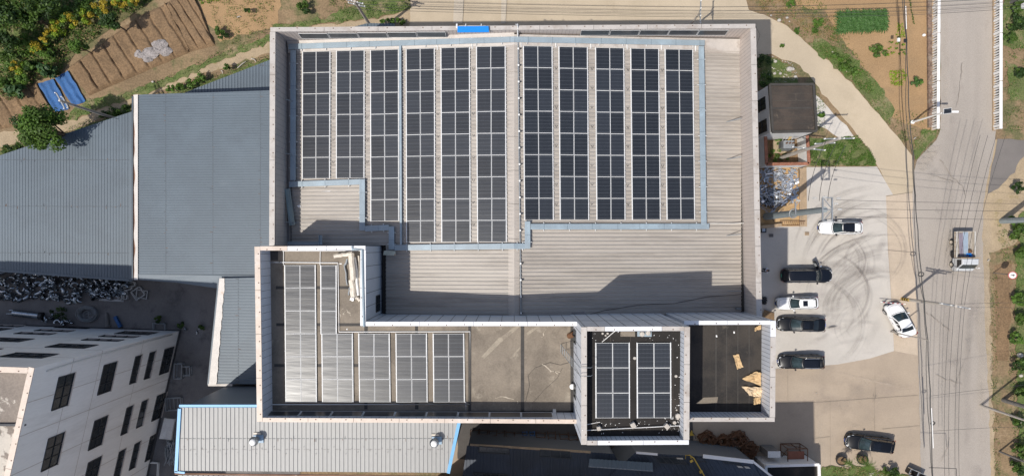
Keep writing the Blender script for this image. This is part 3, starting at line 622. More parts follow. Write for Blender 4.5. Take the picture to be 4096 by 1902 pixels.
def shed(name, label, roof_px, zf, vdir, pitch, mat, wall_mat, loc, h=.05, wr=.3, eave=.15):
    t = thing(name, label, 'shed', loc); rp = [P(x, y, zf(x, y)) for x, y in roof_px]
    mb = MB(); ribs(mb.use(mat), rp, vdir, pitch, h, wr); laps(mb, rp, vdir); mb.obj('roof', None, t, world=True)
    mb = MB(); n = len(rp); cen = sum(rp, Vector())/n
    w_ = [p+(cen-p).normalized()*.12 for p in rp]
    for i in range(n):
        a, b = w_[i], w_[(i+1) % n]; mb.face([(a.x,a.y,0),(b.x,b.y,0),(b.x,b.y,b.z-.06),(a.x,a.y,a.z-.06)])
    mb.obj('wall', wall_mat, t, world=True); return t
sl = shed('metal_shed', 'grey blue shed with upright ribs at the far left, diagonal top edge', [(-260,690),(0,621),(528,446),(528,1122),(-260,1062)], lambda x, y: 3.6, (0,1,0), .29, m_shed, m_shedw, (-38,2,0), h=.03, wr=.2)
mb = MB(); mb.face([P(516,450,3.67),P(531,446,3.67),P(531,1122,3.67),P(516,1120,3.67)]); mb.obj('edge_flashing', m_shed, sl, world=True)
mb = MB(); mb.beam(P(-260,1062,3.62), P(528,1121,3.62), .2, .1); mb.obj('eave_gutter', m_shed, sl, world=True)
zm = lambda x: 6.6+(x-540)/540*1.0
sm = shed('metal_shed', 'grey blue shed with sideways ribs between the rusty gutter and the hall', [(551,379),(1100,361),(1100,1100),(551,1100)], lambda x, y: zm(x), (1,0,0), .24, m_shed, m_shedw, (-29,4,0))
mb = MB(); mb.face([P(551,1097,6.68),P(800,1099,7.16),P(1022,1100,7.58),P(1022,1112,7.58),P(868,1152,7.0),P(700,1128,6.8),P(551,1118,6.6)]); mb.obj('eave_flashing', m_shed, sm, world=True)
mb = MB(); a, b = P(541,380,6.55), P(541,1118,6.55); n_ = 60; rows = []
for i in range(n_+1):
    p = a+(b-a)*i/n_; wb = -.04+.16*mnoise.noise(Vector((i*.21,3,1)))-.10*max(0,1-i/14)
    rows.append([p+Vector((-.28,0,.12)), p+Vector((-.26,0,0)), p+Vector((-.02+wb,0,.03))])
mb.use(m_rust).grid(rows, False)
mb.use(m_sealant).grid([[r[2], Vector((p.x+.34,p.y,6.73))] for r, p in ((rows[i], a+(b-a)*i/n_) for i in range(n_+1))], False)
mb.use(m_shed).beam(P(531,386,6.6), P(531,1120,6.6), .07, .2); mb.obj('rusty_gutter', None, sm, world=True)
st = shed('metal_shed', 'low triangular grey shed roof tucked between the dirt path and the hall', [(735,372),(1100,232),(1100,375)], lambda x, y: 3.4, (0,1,0), .30, m_shed, m_shedw, (-24,12,0))
mb = MB(); ribs(mb, [P(1400,112,3.9),P(1470,93,3.9),P(1580,95,3.9),P(1580,160,3.9),P(1400,160,3.9)], (0,1,0), .3, .05); lean = thing('lean_to', 'small grey lean-to roof peeping out behind the hall top edge', 'shed', (-13,22,0)); mb.obj('roof', m_shed, lean, world=True)
mb = MB(); walls(mb, [xy(P(*q, 3.9)) for q in ((1405,118),(1470,97),(1575,99),(1575,160),(1405,160))], 0, 3.82); mb.obj('wall', m_shedw, lean, world=True)
ss = shed('metal_shed', 'narrow grey shed strip with white sealed edge beside the office wing', [(880,1112),(1060,1108),(1060,1535),(838,1535)], lambda x, y: 7.7+(x-840)/200*.3, (1,0,0), .28, m_shed, m_shedw, (-22,-8,0), wr=.3)
mb = MB(); rows = []; n_ = 40
for i in range(n_+1):
    t = i/n_; k = 1-t; q0 = P(880*k+838*t, 1112*k+1535*t, 7.85); wj = .42+.12*(int(i*.5)*7 % 5)/5*(1-t*.3)
    rows.append([q0+Vector((-.06,0,.0)), q0+Vector((wj+t*.2,0,.01))])
mb.use(m_sealant).grid(rows, False); mb.use(m_shed).beam(P(876,1112,7.75), P(833,1537,7.75), .14, .12); mb.use(m_coping).beam(P(833,1538,7.8), P(930,1538,7.8), .2, .08)
mb.obj('eave_gutter', None, ss, world=True)
# ---------- blue-trimmed shed
ZB = 16.4
bs = shed('metal_shed', 'pale ribbed shed with sky blue trim and two roof ventilators', [(722,1628),(1850,1628),(1800,1888),(706,1880)], lambda x, y: ZB, (0,1,0), .34, m_shed2, m_shedw, (-16,-18,0), h=.06, wr=.2)
def trim(a, b, wd): mb = MB(); mb.beam(P(*a, ZB+.05), P(*b, ZB+.05), wd, .14); mb.obj('blue_trim', m_blue, bs, world=True)
trim((718,1621),(1035,1621),.20); trim((719,1632),(705,1884),.26); trim((1842,1660),(1793,1890),.26); trim((700,1884),(740,1888),.16)
mb = MB(); mb.beam(P(700,1892,ZB-.05), P(1800,1905,ZB-.05), .12, .12); mb.obj('eave_board', m_rust, bs, world=True)
mb = MB(); ribs(mb, [P(712,1898,ZB-.4),P(1795,1912,ZB-.4),P(1780,2150,ZB-.4),P(700,2150,ZB-.4)], (0,1,0), .42, .05, .2); mb.obj('lower_roof', m_shed2, bs, world=True)
mb = MB()
for k in range(46):
    x = 735+k*24; y = 1785+((k*37) % 5)*7
    if x < 1830: mb.use(m_gseam).box(P(x, y, ZB+.07), (.05,.05,.03))
for k in range(26): mb.use(m_gseam).box(P(735+k*41+R.uniform(-5,5), 1795, ZB+.012), (.46,.02,.02))
mb.obj('roof_screws', None, bs, world=True)
mb = MB(); a, b = P(1843,1640,ZB), P(1793,1888,ZB); mb.face([(a.x-.1,a.y,ZB-.1),(b.x-.1,b.y,ZB-.1),(b.x-.1,b.y,4),(a.x-.1,a.y,4)])
# window strip in the north wall of the blue-trimmed shed
yw = P(722,1628,ZB).y
wall_window(bs, (-24.9, yw-.10, 10.4), 3.8, .8, (0,1,0), (4,1))
mb = MB(); seams(mb, (-26.8, yw-.11), (-4.2, yw-.11), .2, ZB-.2, .32, (0,1), .02, .006); mb.obj('wall_seams', m_dseam, bs, world=True)
mb = MB(); mb.beam(P(722,1628,ZB)+Vector((0,.02,-.0)), P(722,1628,ZB)+Vector((9,.02,0)), .05, .05)
def ventilator(px, py):
    t = thing('roof_ventilator', 'shiny turbine ventilator on the pale shed, %s one' % ('left' if px < 1400 else 'right'), 'ventilator', P(px, py, ZB), 'turbine ventilators on the pale shed')
    mb = MB(); mb.box((.12,.0,.08), (.8,.62,.1)); mb.obj('base_plate', mk('pale_blue_plate', (.26,.36,.46), .5, var=.08), t)
    mb = MB(); mb.box((.0,.44,.09), (.6,.14,.06)); mb.obj('sealant_patch', m_flash, t)
    mb = MB(); mb.tube((0,0,.1), (0,0,.5), .22, n=16); mb.obj('neck', m_steel, t)
    mb = MB(); n = 28; r = .35
    for k in range(n):
        a0 = k*2*math.pi/n; rows = []
        for i in range(7):
            ph = -.9+1.8*i/6; rr = r*math.cos(ph)+.03; z = .85+.36*math.sin(ph)
            rows.append([(rr*math.cos(a0+.05*i), rr*math.sin(a0+.05*i), z), ((rr-.03)*math.cos(a0+.05*i+.17), (rr-.03)*math.sin(a0+.05*i+.17), z)])
        mb.grid(rows, True)
    mb.obj('turbine', m_duct, t)
    mb = MB(); mb.grid([[(rr*math.cos(k*.3142), rr*math.sin(k*.3142), z) for k in range(20)] for rr, z in ((.26,1.13),(.23,1.20),(.13,1.24),(.01,1.26))], True, True); mb.obj('cap', m_wpaint, t)
ventilator(1030, 1752); ventilator(1742, 1758)
# ---------- white four-storey building, bottom left
ZW = 22.7
wb = thing('white_building', 'tall white rendered block with dark windows at the bottom left corner', 'building', (-40,-25,0))
rNE = P(238/1.708, 1202+457/1.708, ZW); rN2 = P(-420, 1202+425/1.708, ZW); rSE = P(-40, 2260, ZW)
gN = rNE.to_2d(); dN = (rN2-rNE).to_2d().normalized(); dE = (rSE-rNE).to_2d().normalized()
Wd = [gN, gN+dN*26, gN+dN*26+dE*40, gN+dE*40]
mb = MB(); walls(mb.use(m_concw), Wd, .4, ZW); mb.use(m_dseam)
walls(mb, [Wd[0]+(dN+dE)*-.06, Wd[1]-dE*.06, Wd[2], Wd[3]-dN*.06], 0, .55)
nE = Vector((-dE.y, dE.x)); nE = nE if nE.x > 0 else -nE; nN = Vector((-dN.y, dN.x)); nN = nN if nN.y > 0 else -nN
def wp(base, d, s, z, n, off): p = base+d*s+n*off; return Vector((p.x, p.y, z))
for s in (2.6, 5.1, 8.0, 11.2, 14.2, 17.3, 20.5): mb.use(m_line).beam(wp(gN,dE,s,.6,nE,.004), wp(gN,dE,s,ZW,nE,.004), .05, .012, up=(nE.x,nE.y,0))
for z in (7.5, 14.2, 18.1): mb.beam(wp(gN,dE,0,z,nE,.005), wp(gN,dE,38,z,nE,.005), .05, .012, up=(nE.x,nE.y,0)); mb.beam(wp(gN,dN,0,z,nN,.005), wp(gN,dN,26,z,nN,.005), .05, .012, up=(nN.x,nN.y,0))
mb.obj('wall', None, wb, world=True)
def facepix(px, py, d, n):   # pixel ray -> (s, z) on the wall through gN along d
    # point = (a*(H-z), b*(H-z)); dot with n = c
    a, b = (px-CX)/FP, -(py-CY)/FP; c = gN.dot(n); k = a*n.x+b*n.y; dd = c/k; p = Vector((a*dd, b*dd)); return (p-gN).dot(d), HC-dd
NARROW = {(925,468),(1022,440),(866,815),(969,770),(815,1112),(920,1056),(700,269),(812,245),(238,225),(370,205),(-160,332),(30,172)}
for (d, n, l) in ((dE, nE, ((430,618),(731,527),(925,468),(1022,440),(1137,408),(360,1028),(668,900),(866,815),(969,770),(1085,722),(815,1112),(920,1056),(1040,995),(625,1180))), (dN, nN, ((195,375),(488,311),(700,269),(812,245),(930,222),(50,268),(238,225),(370,205),(517,181),(-160,332),(30,172),(120,145),(-80,195)))):
    for ci, (cx, cy) in enumerate(l):
        nar = (cx, cy) in NARROW; s, z = facepix(cx/1.708, 1202+cy/1.708, d, n); big = not nar
        c = wp(gN, d, s, z, n, 0); wall_window(wb, c, 2.6 if d is dE else 3.3, 1.95 if big else 1.1, (n.x, n.y, 0), (3,2) if big else (3,1), sill=True)
mb = MB(); mb.face([(p.x, p.y, ZW-.5) for p in Wd]); mb.obj('roof_deck', m_deck2, wb, world=True)
coping('coping', wb, wp(gN,dE,0,0,nE,-.2), wp(gN,dE,30,0,nE,-.2), .42, ZW, m_copingp, 4)
coping('coping', wb, wp(gN,dN,.45,0,nN,-.2), wp(gN,dN,24,0,nN,-.2), .42, ZW, m_copingp, 4)
mb = MB(); walls(mb, [gN+dN*.45+dE*.45, gN+dN*.45+dE*38, gN+dN*25+dE*38, gN+dN*25+dE*.45], ZW-.55, ZW+.01); mb.obj('parapet_lining', m_concw, wb, world=True)
mb = MB(); mb.path([wp(gN,dE,.5,21.3,nE,.06), wp(gN,dE,.35,18,nE,.06), wp(gN,dE,.25,9,nE,.06), wp(gN,dE,.2,2,nE,.06)], .06, 6); mb.obj('drain_pipe', m_pipe, wb, world=True)
pb = MB(); pb.box((0,0,.12), (2.6,.16,.2)); tag(pb.obj('roof_beam', m_dseam, loc=P(35,1695,ZW-.5)), 'short dark beam lying on the white building roof', 'beam')
# ---------- tall neighbour south of the picture: only its shadow reaches the frame
sb = thing('south_block', 'tall plain block standing just south of the yard', 'building', (6,-37,0))
mb = MB(); q = [(-9.2,-25.0),(20.7,-24.6),(21.4,-52),(-9.2,-52)]; mb.use(m_concw); walls(mb, q, 0, 25); mb.face([(x,y,25) for x, y in q]); mb.obj('wall', None, sb, world=True)
for x in range(-7, 20, 4):
    for z in (3, 7.5, 12, 16.5, 21): wall_window(sb, (x+1, -24.97+.0134*(x+9), z), 2.2, 1.8, (-.0134,1,0), (3,1))
# ---------- dark navy sheds in the shade along the bottom edge
zd = 6.0
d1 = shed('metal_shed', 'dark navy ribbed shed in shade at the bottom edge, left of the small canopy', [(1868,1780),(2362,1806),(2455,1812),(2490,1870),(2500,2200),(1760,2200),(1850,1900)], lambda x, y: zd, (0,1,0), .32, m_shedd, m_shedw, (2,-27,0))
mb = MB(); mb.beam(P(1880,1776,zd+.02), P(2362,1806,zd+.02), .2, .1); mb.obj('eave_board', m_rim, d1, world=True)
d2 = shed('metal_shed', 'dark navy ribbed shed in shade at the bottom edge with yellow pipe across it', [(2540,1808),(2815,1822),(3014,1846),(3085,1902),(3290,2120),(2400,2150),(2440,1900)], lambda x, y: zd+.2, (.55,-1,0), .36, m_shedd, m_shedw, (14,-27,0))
for a_, b_, w_ in (((2545,1808),(2630,1815),.2),((2812,1822),(3014,1845),.34),((3014,1845),(3090,1906),.2)): mb = MB(); mb.beam(P(*a_,zd+.25), P(*b_,zd+.25), w_, .1); mb.obj('eave_board', m_concw, d2, world=True)
cn = thing('canopy', 'narrow slate canopy roof standing above the dark shed', 'canopy', P(2485,1850,zd))
mb = MB(); ribs(mb, [P(2358,1832,zd+1.3),P(2610,1848,zd+1.3),P(2612,1880,zd+.9),P(2354,1862,zd+.9)], (0,1,0), .36, .05); mb.obj('roof', mk('slate_sheet', (.14,.18,.21), .5, var=.06), cn, world=True)
mb = MB()
for x in (2365, 2440, 2520, 2600): mb.tube(P(x,1855,zd), P(x,1855,zd+1), .05)
mb.beam(P(2354,1863,zd+.86), P(2612,1881,zd+.86), .1, .12); mb.obj('support', m_steel, cn, world=True)
def skylight(par, poly, z, nb, hole=False):
    mb = MB(); mb.face(pts(poly, z+.07)); o = mb.obj('skylight', m_dgl, par, world=True)
    mb = MB(); pp = pts(poly, z+.09)
    for i in range(4): mb.beam(pp[i], pp[(i+1) % 4], .08, .06)
    for k in range(1, nb): mb.beam(pp[0].lerp(pp[1], k/nb), pp[3].lerp(pp[2], k/nb), .05, .05)
    f = mb.obj('skylight_frame', m_dfr); f.parent = o
    for v in f.data.vertices: v.co = v.co-par.location
for q, n in (([(1917,1783),(2036,1791),(2038,1815),(1914,1807)],4),([(2160,1797),(2280,1805),(2285,1832),(2162,1824)],3),([(1896,1888),(2030,1896),(2032,1930),(1890,1922)],4)): skylight(d1, q, zd, n)
for q, n in (([(2618,1823),(2725,1830),(2755,1857),(2640,1850)],4),([(2782,1828),(2815,1832),(2826,1846),(2792,1842)],1),([(2890,1842),(2955,1848),(2965,1856),(2900,1851)],3)): skylight(d2, q, zd+.2, n)
for i, q in enumerate(([(2948,1862),(2968,1864),(2976,1871),(2955,1869)],[(2976,1864),(2996,1866),(3004,1873),(2985,1872)],[(2707,1830),(2732,1831),(2734,1836),(2709,1835)])):
    mb = MB(); mb.prism([xy(p) for p in pts(q, zd+.5)], zd+.30, zd+.42); tag(mb.obj('roof_sheet', m_flash), ['pale scrap sheet lying on the navy shed, left of a pair','pale scrap sheet lying on the navy shed, right of a pair','small white sheet beside the framed skylight on the navy shed'][i], 'sheet')
yp = thing('yellow_pipe', 'long yellow gas pipe climbing over the dark navy shed roof', 'pipe', P(2760,1820,6.3))
mb = MB(); mb.path([P(2757,1818,3.2),P(2757,1818,6.7),P(2775,1830,6.7),P(2818,1902,6.7),P(2850,1960,6.7)], .06, 8); mb.obj('main_pipe', m_yellow, yp, world=True)
mb = MB(); mb.path([P(2742,1832,6.4),P(2743,1818,6.75),P(2762,1819,6.75),P(2764,1832,6.4)], .045, 6); mb.beam(P(2764,1838,6.6),P(2768,1846,6.6),.3,.06); mb.beam(P(2803,1880,6.6),P(2806,1890,6.6),.3,.06); mb.obj('bracket', m_yellow, yp, world=True)
fr = thing('flat_roof_store', 'low store with dark flat roof and pale rim at the bottom edge', 'building', (29,-26,0))
q = [xy(p) for p in pts([(3063,1861),(3275,1855),(3282,2100),(3075,2100)], 3.2)]
mb = MB(); walls(mb, q, 0, 3.2); mb.obj('wall', m_concw, fr, world=True)
mb = MB(); mb.face([(a.x, a.y, 3.0) for a in q]); mb.obj('roof_deck', m_bit, fr, world=True)
mb = MB(); cz = 3.2
for i in range(4): a, b = q[i], q[(i+1) % 4]; mb.beam((a.x,a.y,cz-.1*(i % 2)*.2), (b.x,b.y,cz-.1*(i % 2)*.2), .26, .25)
mb.obj('rim', m_concw, fr, world=True)
# ---------- transformer house, brick enclosure
zh = 5.4
m_bitj = mk('felt_joint', (.07,.06,.05), .8, var=.2)
th = thing('transformer_house', 'small white two window house with dark felt roof beside the hall', 'building', P(3170,430,0))
hp = [xy(P(*q, zh)) for q in ((3079,338),(3254,337),(3266,524),(3091,527))]
mb = MB(); walls(mb, hp, 0, zh-.25); mb.obj('wall', m_concw if 0 else m_wpaint, th, world=True)
mb = MB(); z = zh-.1; mb.face([(a.x, a.y, z) for a in hp]); mb.obj('roof', mk('rusty_felt', (.062,.047,.037), .85, var=.2, scale=.5, fine=.15, col2=(.04,.033,.028), t2=(.47,.58), s2=.4, col3=(.13,.10,.075), t3=(.6,.72), s3=.8), th, world=True)
mb = MB()
for i in range(4): a, b = hp[i], hp[(i+1) % 4]; mb.beam((a.x,a.y,zh-.08-.004*(i%2)), (b.x,b.y,zh-.08-.004*(i%2)), .22, .3)
mb.obj('roof_edge', m_band, th, world=True)
mb = MB(); L = lambda v: hp[0].lerp(hp[3], v); Rr = lambda v: hp[1].lerp(hp[2], v)
for v, wd, m in ((.19,.05,m_bitj),(.34,.05,m_bitj),(.50,.16,m_band),(.69,.04,m_bitj),(.84,.04,m_band)):
    a, b = L(v), Rr(v); mb.use(m).beam((a.x+.2,a.y,z+.012), (b.x-.2,b.y,z+.012), wd, .03)
mb.obj('felt_joints', None, th, world=True)
nw = (hp[3]-hp[0]).normalized(); nw = Vector((nw.y, -nw.x)); nw = nw if nw.x < 0 else -nw
for f in (.32, .80): p = hp[0].lerp(hp[3], f)+nw*.005; wall_window(th, (p.x, p.y, 2.7), 1.15, 2.6, (nw.x, nw.y, 0), (2,2))
# brick enclosure
be = thing('brick_enclosure', 'low brick topped yard wall around the transformer, white outside', 'wall', P(3135,585,0))
bz = 2.4; bq = [(3062,545),(3066,657),(3236,654),(3229,543)]; bp = [xy(P(*q, bz)) for q in bq]
mb = MB()
for i in range(3):
    a, b = bp[i], bp[i+1]; mb.use(m_wpaint).beam((a.x,a.y,bz/2-.06), (b.x,b.y,bz/2-.06), .24, bz-.12); mb.use(m_brick).beam((a.x,a.y,bz), (b.x,b.y,bz), .30-.004*i, .12)
mb.obj('wall', None, be, world=True)
tr = thing('transformer', 'grey pole-top style transformer with insulators inside the brick enclosure', 'transformer', P(3128,590,0))
mb = MB(); mb.box((0,0,.25), (2.2,1.3,.5)); mb.obj('plinth', m_path, tr)
mb = MB(); mb.box((.1,.1,1.05), (1.0,.7,1.0)); mb.box((.1,.1,1.58), (1.1,.8,.08))
for k in range(7): mb.box((-.5,-.2+k*.1,1.0), (.24,.03,.8)); mb.box((-.3+k*.13,-.38,1.0), (.03,.2,.8))
bevel(mb.obj('tank', m_steel, tr), .03)
for k in range(3):
    mb = MB(); 
    for i in range(5): mb.tube((-.2+k*.32,.2,1.62+i*.09), (-.2+k*.32,.2,1.68+i*.09), .075 if i % 2 else .05, n=10)
    mb.obj('bushing', m_rustst, tr)
mb = MB()
for x in (-.45,-.15,.15,.45):
    mb.tube((x,.5,1.2), (x*1.05,1.15,2.5), .025, n=5)
mb.tube((-.5,1.15,2.5), (.5,1.15,2.5), .035, n=5); mb.tube((-.45,.7,1.7), (.45,.7,1.7), .03, n=5); mb.obj('switch_frame', m_alu, tr)
mb = MB(); mb.tube((.05,.5,1.4), (.12,1.25,2.7), .045, n=6); mb.tube((.2,.5,1.4), (.27,1.2,2.6), .03, n=6); mb.obj('switch_rod', m_yellow, tr)
# white fence beside the road: balustrades
def balustrade(label, x0, y0, x1, y1, ztop, lean):
    a, b = P(x0, y0, ztop), P(x1, y1, ztop); t = thing('balustrade', label, 'railing', (a+b)/2*Vector((1,1,0)) if 0 else Vector(((a.x+b.x)/2, (a.y+b.y)/2, 0)), 'white railings along the bridge road')
    n = 3
    for i in range(n):
        p, q = a.lerp(b, i/n+.002), a.lerp(b, (i+1)/n-.002); mb = MB(); mb.beam(p, q, .29, .16); bevel(mb.obj('top_rail', m_rail, t, world=True), .03)
    mb = MB(); mb.beam((a.x,a.y,.12), (b.x,b.y,.12), .30, .24); mb.obj('base_kerb', m_rim, t, world=True)
    N_ = min(98, int((a-b).length/.27)); o = None; po = None
    for i in range(N_):
        p = a.lerp(b, (i+.5)/N_); big = i % 5 == 2
        if big and po is None: mb = MB(); mb.box((0,0,0), (.28,.22,ztop-.28)); po = c = mb.obj('post', m_rail, t)
        elif not big and o is None: mb = MB(); mb.box((0,0,0), (.16,.10,ztop-.30)); o = c = mb.obj('baluster', m_rail, t)
        else: c = dup(po if big else o, parent=t)
        c.location = (p.x-t.location.x, p.y-t.location.y, .24+(ztop-.32)/2)
balustrade('white balustrade along the left side of the grey road', 3756, -60, 3752, 516, 1.15, 0)
balustrade('white balustrade along the right side of the grey road', 4004, -60, 4003, 516, 1.15, 0)
# ================================================================ SOLAR PANELS
PW, PL, PT = 1.134, 1.722, .035
def panel_proto(PW=PW, PL=PL):
    t = thing('solar_panel', '', 'solar panel')
    mb = MB(); fw = .021; x, y = PW/2, PL/2
    for a, b in (((-x+fw/2,-y),(-x+fw/2,y)),((x-fw/2,-y),(x-fw/2,y))): mb.beam((*a,0), (*b,0), fw, PT)
    for a, b in (((-x+fw,-y+fw/2),(x-fw,-y+fw/2)),((-x+fw,y-fw/2),(x-fw,y-fw/2))): mb.beam((*a,0), (*b,0), fw, PT-.002)
    mb.obj('frame', m_alu, t)
    mb = MB(); mb.face([(-x+.02,-y+.02,.006),(x-.02,-y+.02,.006),(x-.02,y-.02,.006),(-x+.02,y-.02,.006)]); mb.face([(-x+.02,y-.02,-.012),(x-.02,y-.02,-.012),(x-.02,-y+.02,-.012),(-x+.02,-y+.02,-.012)]); mb.obj('cells', m_cell, t); return t
pan = panel_proto(); panw = panel_proto(2.278, .98); used = set()
def panel(M, label, group, proto=None):
    proto = proto or pan
    if proto.name not in used: o = proto; used.add(proto.name)
    else: o = dup(proto)
    M = M @ Matrix.Rotation(R.gauss(0,.0018),4,'Z'); M.translation += Vector((R.gauss(0,.004),R.gauss(0,.004),0)); o.location = M.translation; o.rotation_euler = M.to_euler(); o['label'] = label; o['group'] = group; return o
ORD = ['first','second','third','fourth','fifth','sixth','seventh','eighth','ninth','tenth','eleventh','twelfth']
def frame_on(p, xd, n):
    x = Vector(xd).normalized(); n = Vector(n).normalized(); y = n.cross(x).normalized(); x = y.cross(n)
    M = Matrix((x, y, n)).transposed().to_4x4(); M.translation = p; return M
RAILN = [0]
def rail(a, b, label):
    mb = MB(); d = (b-a); L_ = d.length; a = Vector(a); mb.beam(-d/2, d/2, .05, .05)
    k = int(L_/.85)
    for i in range(k): mb.box(-d/2+d*((i+.5)/k)+Vector((0,0,.035)), (.07,.06,.03))
    tag(mb.obj('mounting_rail', m_alu, loc=(a+b)/2), label, 'rail', 'pale mounting rails beside the panel strips')
def strip(tl, tr, bl, br, rows, cols, surf, nfun, colbase, area, skipcol=None):
    """tl.. pixels of a strip's corners; surf(px,py) -> point"""
    T0, T1, B0, B1 = [surf(*q) for q in (tl, tr, bl, br)]
    down = ((B0+B1)-(T0+T1))/2; Ld = down.length; down.normalize()
    across = ((T1+B1)-(T0+B0)).normalized(); cen = (T0+T1+B0+B1)/4; n = across.cross(-down); n = n if n.z > 0 else -n
    gap = .022
    for r in range(rows):
        for c in range(cols):
            p = cen+down*((r-(rows-1)/2)*(PL+gap))+across*((c-(cols-1)/2)*(PW+gap))
            panel(frame_on(p, across, n), '%s, %s row from top, %s column from left' % (area[0], ORD[r+area[2]], ORD[colbase+c]), area[1])
    hw_ = cols*(PW+gap)/2+.02; L_ = rows*(PL+gap)/2+.02
    for s_, nm in ((-1,'left'),(1,'right')):
        a, b = cen+across*hw_*s_-down*L_+n*-.03, cen+across*hw_*s_+down*L_+n*-.03
        rail(a, b, '%s rail of the %s panel strip from left on %s' % (nm, ORD[(colbase+1)//2], area[3]))
hall_s = lambda px, py: PR(px, py, .16)
AW = ('dark panel on hall roof left of ridge', 'dark solar panels on the hall roof left of the ridge', 0, 'the left hall slope')
AE = ('dark panel on hall roof right of ridge', 'dark solar panels on the hall roof right of the ridge', 0, 'the right hall slope')
for i, (a, b, c, d, n) in enumerate((((1209,209),(1321,207),(1206,713),(1321,711),6),((1344,206),(1458,203),(1342,711),(1459,710),6),((1480,202),(1596,198),(1480,884),(1598,882),8),((1622,197),(1740,193),(1622,968),(1743,967),9),((1761,193),(1880,189),(1764,967),(1884,967),9),((1902,188),(2024,186),(1906,966),(2030,966),9))):
    strip(a, b, c, d, n, 2, hall_s, None, i*2, AW)
for i, (a, b, c, d) in enumerate((((2091,186),(2211,187),(2095,877),(2217,877)),((2232,188),(2353,190),(2238,877),(2358,878)),((2379,191),(2498,193),(2384,878),(2504,878)),((2519,194),(2638,196),(2526,878),(2645,878)),((2656,197),(2775,199),(2664,878),(2783,877)))):
    strip(a, b, c, d, 8, 2, hall_s, None, i*2, AE)
off_s = lambda px, py: P(px, py, DO+.14)
AO = ('greyish panel on office wing roof', 'reflecting solar panels on the office wing roof', 0, 'the office roof')
strip((1135,1062),(1264,1062),(1139,1605),(1270,1604), 6, 2, off_s, None, 0, AO)
strip((1281,1062),(1346,1062),(1282,1333),(1347,1333), 3, 1, off_s, None, 2, AO)
AO2 = AO[:2]+(3,'the office roof lower part')
for i, (a, b, c, d) in enumerate((((1284,1334),(1412,1334),(1287,1605),(1415,1605)),((1431,1334),(1560,1334),(1434,1605),(1565,1605)),((1579,1334),(1710,1334),(1582,1606),(1713,1605)),((1727,1334),(1860,1334),(1730,1606),(1863,1605)))):
    strip(a, b, c, d, 3, 2, off_s, None, 2+i*2, AO2)
AT = ('blue grey panel on the tower roof', 'solar panels on the tower roof', 0, 'the tower roof'); tow_s = lambda px, py: P(px, py, DT+.14)
strip((2377,1370),(2523,1370),(2378,1670),(2524,1669), 3, 2, tow_s, None, 0, AT); strip((2542,1370),(2689,1370),(2543,1670),(2690,1669), 3, 2, tow_s, None, 2, AT)
# panels hung on the inner face of the parapets
def wallpanels(xa, xb, y, zc, nrm, n, lab, grp, tilt, sc_=None):
    for i in range(n):
        t = (i+.5)/n; p = Vector((xa+(xb-xa)*t, y(xa+(xb-xa)*t), zc(xa+(xb-xa)*t)))
        nn = Vector((0, nrm*math.cos(tilt), math.sin(tilt))); M = frame_on(p, (1,0,0), nn)
        panel(M, '%s, %s from the left' % (lab, ORD[i]), grp, panw)
nyf = lambda x: iyN-.13+(hNE.y-hNW.y)*(x-hNW.x)/(hNE.x-hNW.x)
wallpanels(P(1200,140,17).x, P(1787,120,17).x, nyf, lambda x: 17.25+.02*(x+11), -1, 5, 'brown tinted panel inside hall top parapet, left group', 'panels on the left half of the hall top parapet', .12)
wallpanels(P(2318,125,17).x, P(2905,140,17).x, nyf, lambda x: 17.42-.022*(x-11), -1, 5, 'black panel inside hall top parapet, right group', 'panels on the right half of the hall top parapet', .12)
oyS = O6.y+.29+.12
wallpanels(P(1073,1660,21).x, P(2211,1663,21).x, lambda x: oyS+(O5.y-O6.y)*(x-O6.x)/(O5.x-O6.x), lambda x: 21.0, 1, 9, 'black shaded panel inside office bottom parapet', 'panels on the office wing bottom parapet', .16)
# ---------- cable trays on the hall roof
m_trayj = mk('tray_joint', (.13,.17,.20), .6, var=.2)
def tray(label, pl, wd=.44, lift=.30, covers=2, legs=True):
    p = [PR(x, y, lift) for x, y in pl]
    # insert the ridge crossing
    t = thing('cable_tray', label, 'cable tray', p[0], 'pale blue cable trays on the hall roof')
    mb = MB(); mb.use(m_tray)
    for a, b in zip(p[:-1], p[1:]):
        mb.use(m_tray).beam(a, b, wd, .10)
        d = (b-a).normalized(); nn = Vector((-d.y, d.x, 0))
        for k in (-.3,-.1,.1,.3): mb.beam(a+nn*wd*k+Vector((0,0,.056)), b+nn*wd*k+Vector((0,0,.056)), .035, .014)
    for a, b in zip(p[:-1], p[1:]):
        L_ = (b-a).length; k = 1.1
        while k < L_: c = a.lerp(b, k/L_); mb.use(m_trayj).beam(c-(b-a)/L_*.012, c+(b-a)/L_*.012, wd+.01, .13); k += R.uniform(1.8,2.1)
    mb.obj('cover', None, t, world=True)
    mb = MB()
    if legs:
        for a, b in zip(p[:-1], p[1:]):
            d = b-a; n = max(2, int(d.length/1.9)); dn = d.normalized(); nn = Vector((-dn.y, dn.x, 0)); a = a+dn*.02
            for i in range(n):
                c = a+d*((i+.5)/n); mb.beam(c-nn*(wd/2+.13)+Vector((0,0,-.07)), c+nn*(wd/2+.13)+Vector((0,0,-.07)), .05, .04); 
                for s_ in (-1,1): q = c+nn*(wd/2+.11)*s_; mb.tube(q+Vector((0,0,-.27)), q+Vector((0,0,-.02)), .02, n=5)
        mb.obj('support', m_alu, t, world=True)
tray('long pale blue cable tray running under the top parapet', [(1155,187),(2058,158),(2818,172)])
tray('pale blue cable tray down the left edge of the panels', [(1173,200),(1172,722)], lift=.29)
tray('pale blue cable tray below the two leftmost panel strips', [(1158,737),(1440,727)])
tray('short upright cable tray right of the bare roof corner', [(1449,716),(1449,921)], lift=.34)
tray('short sideways cable tray below the third panel strip', [(1461,914),(1556,909)])
tray('shortest upright cable tray in the step below the panels', [(1566,905),(1566,998)], lift=.34)
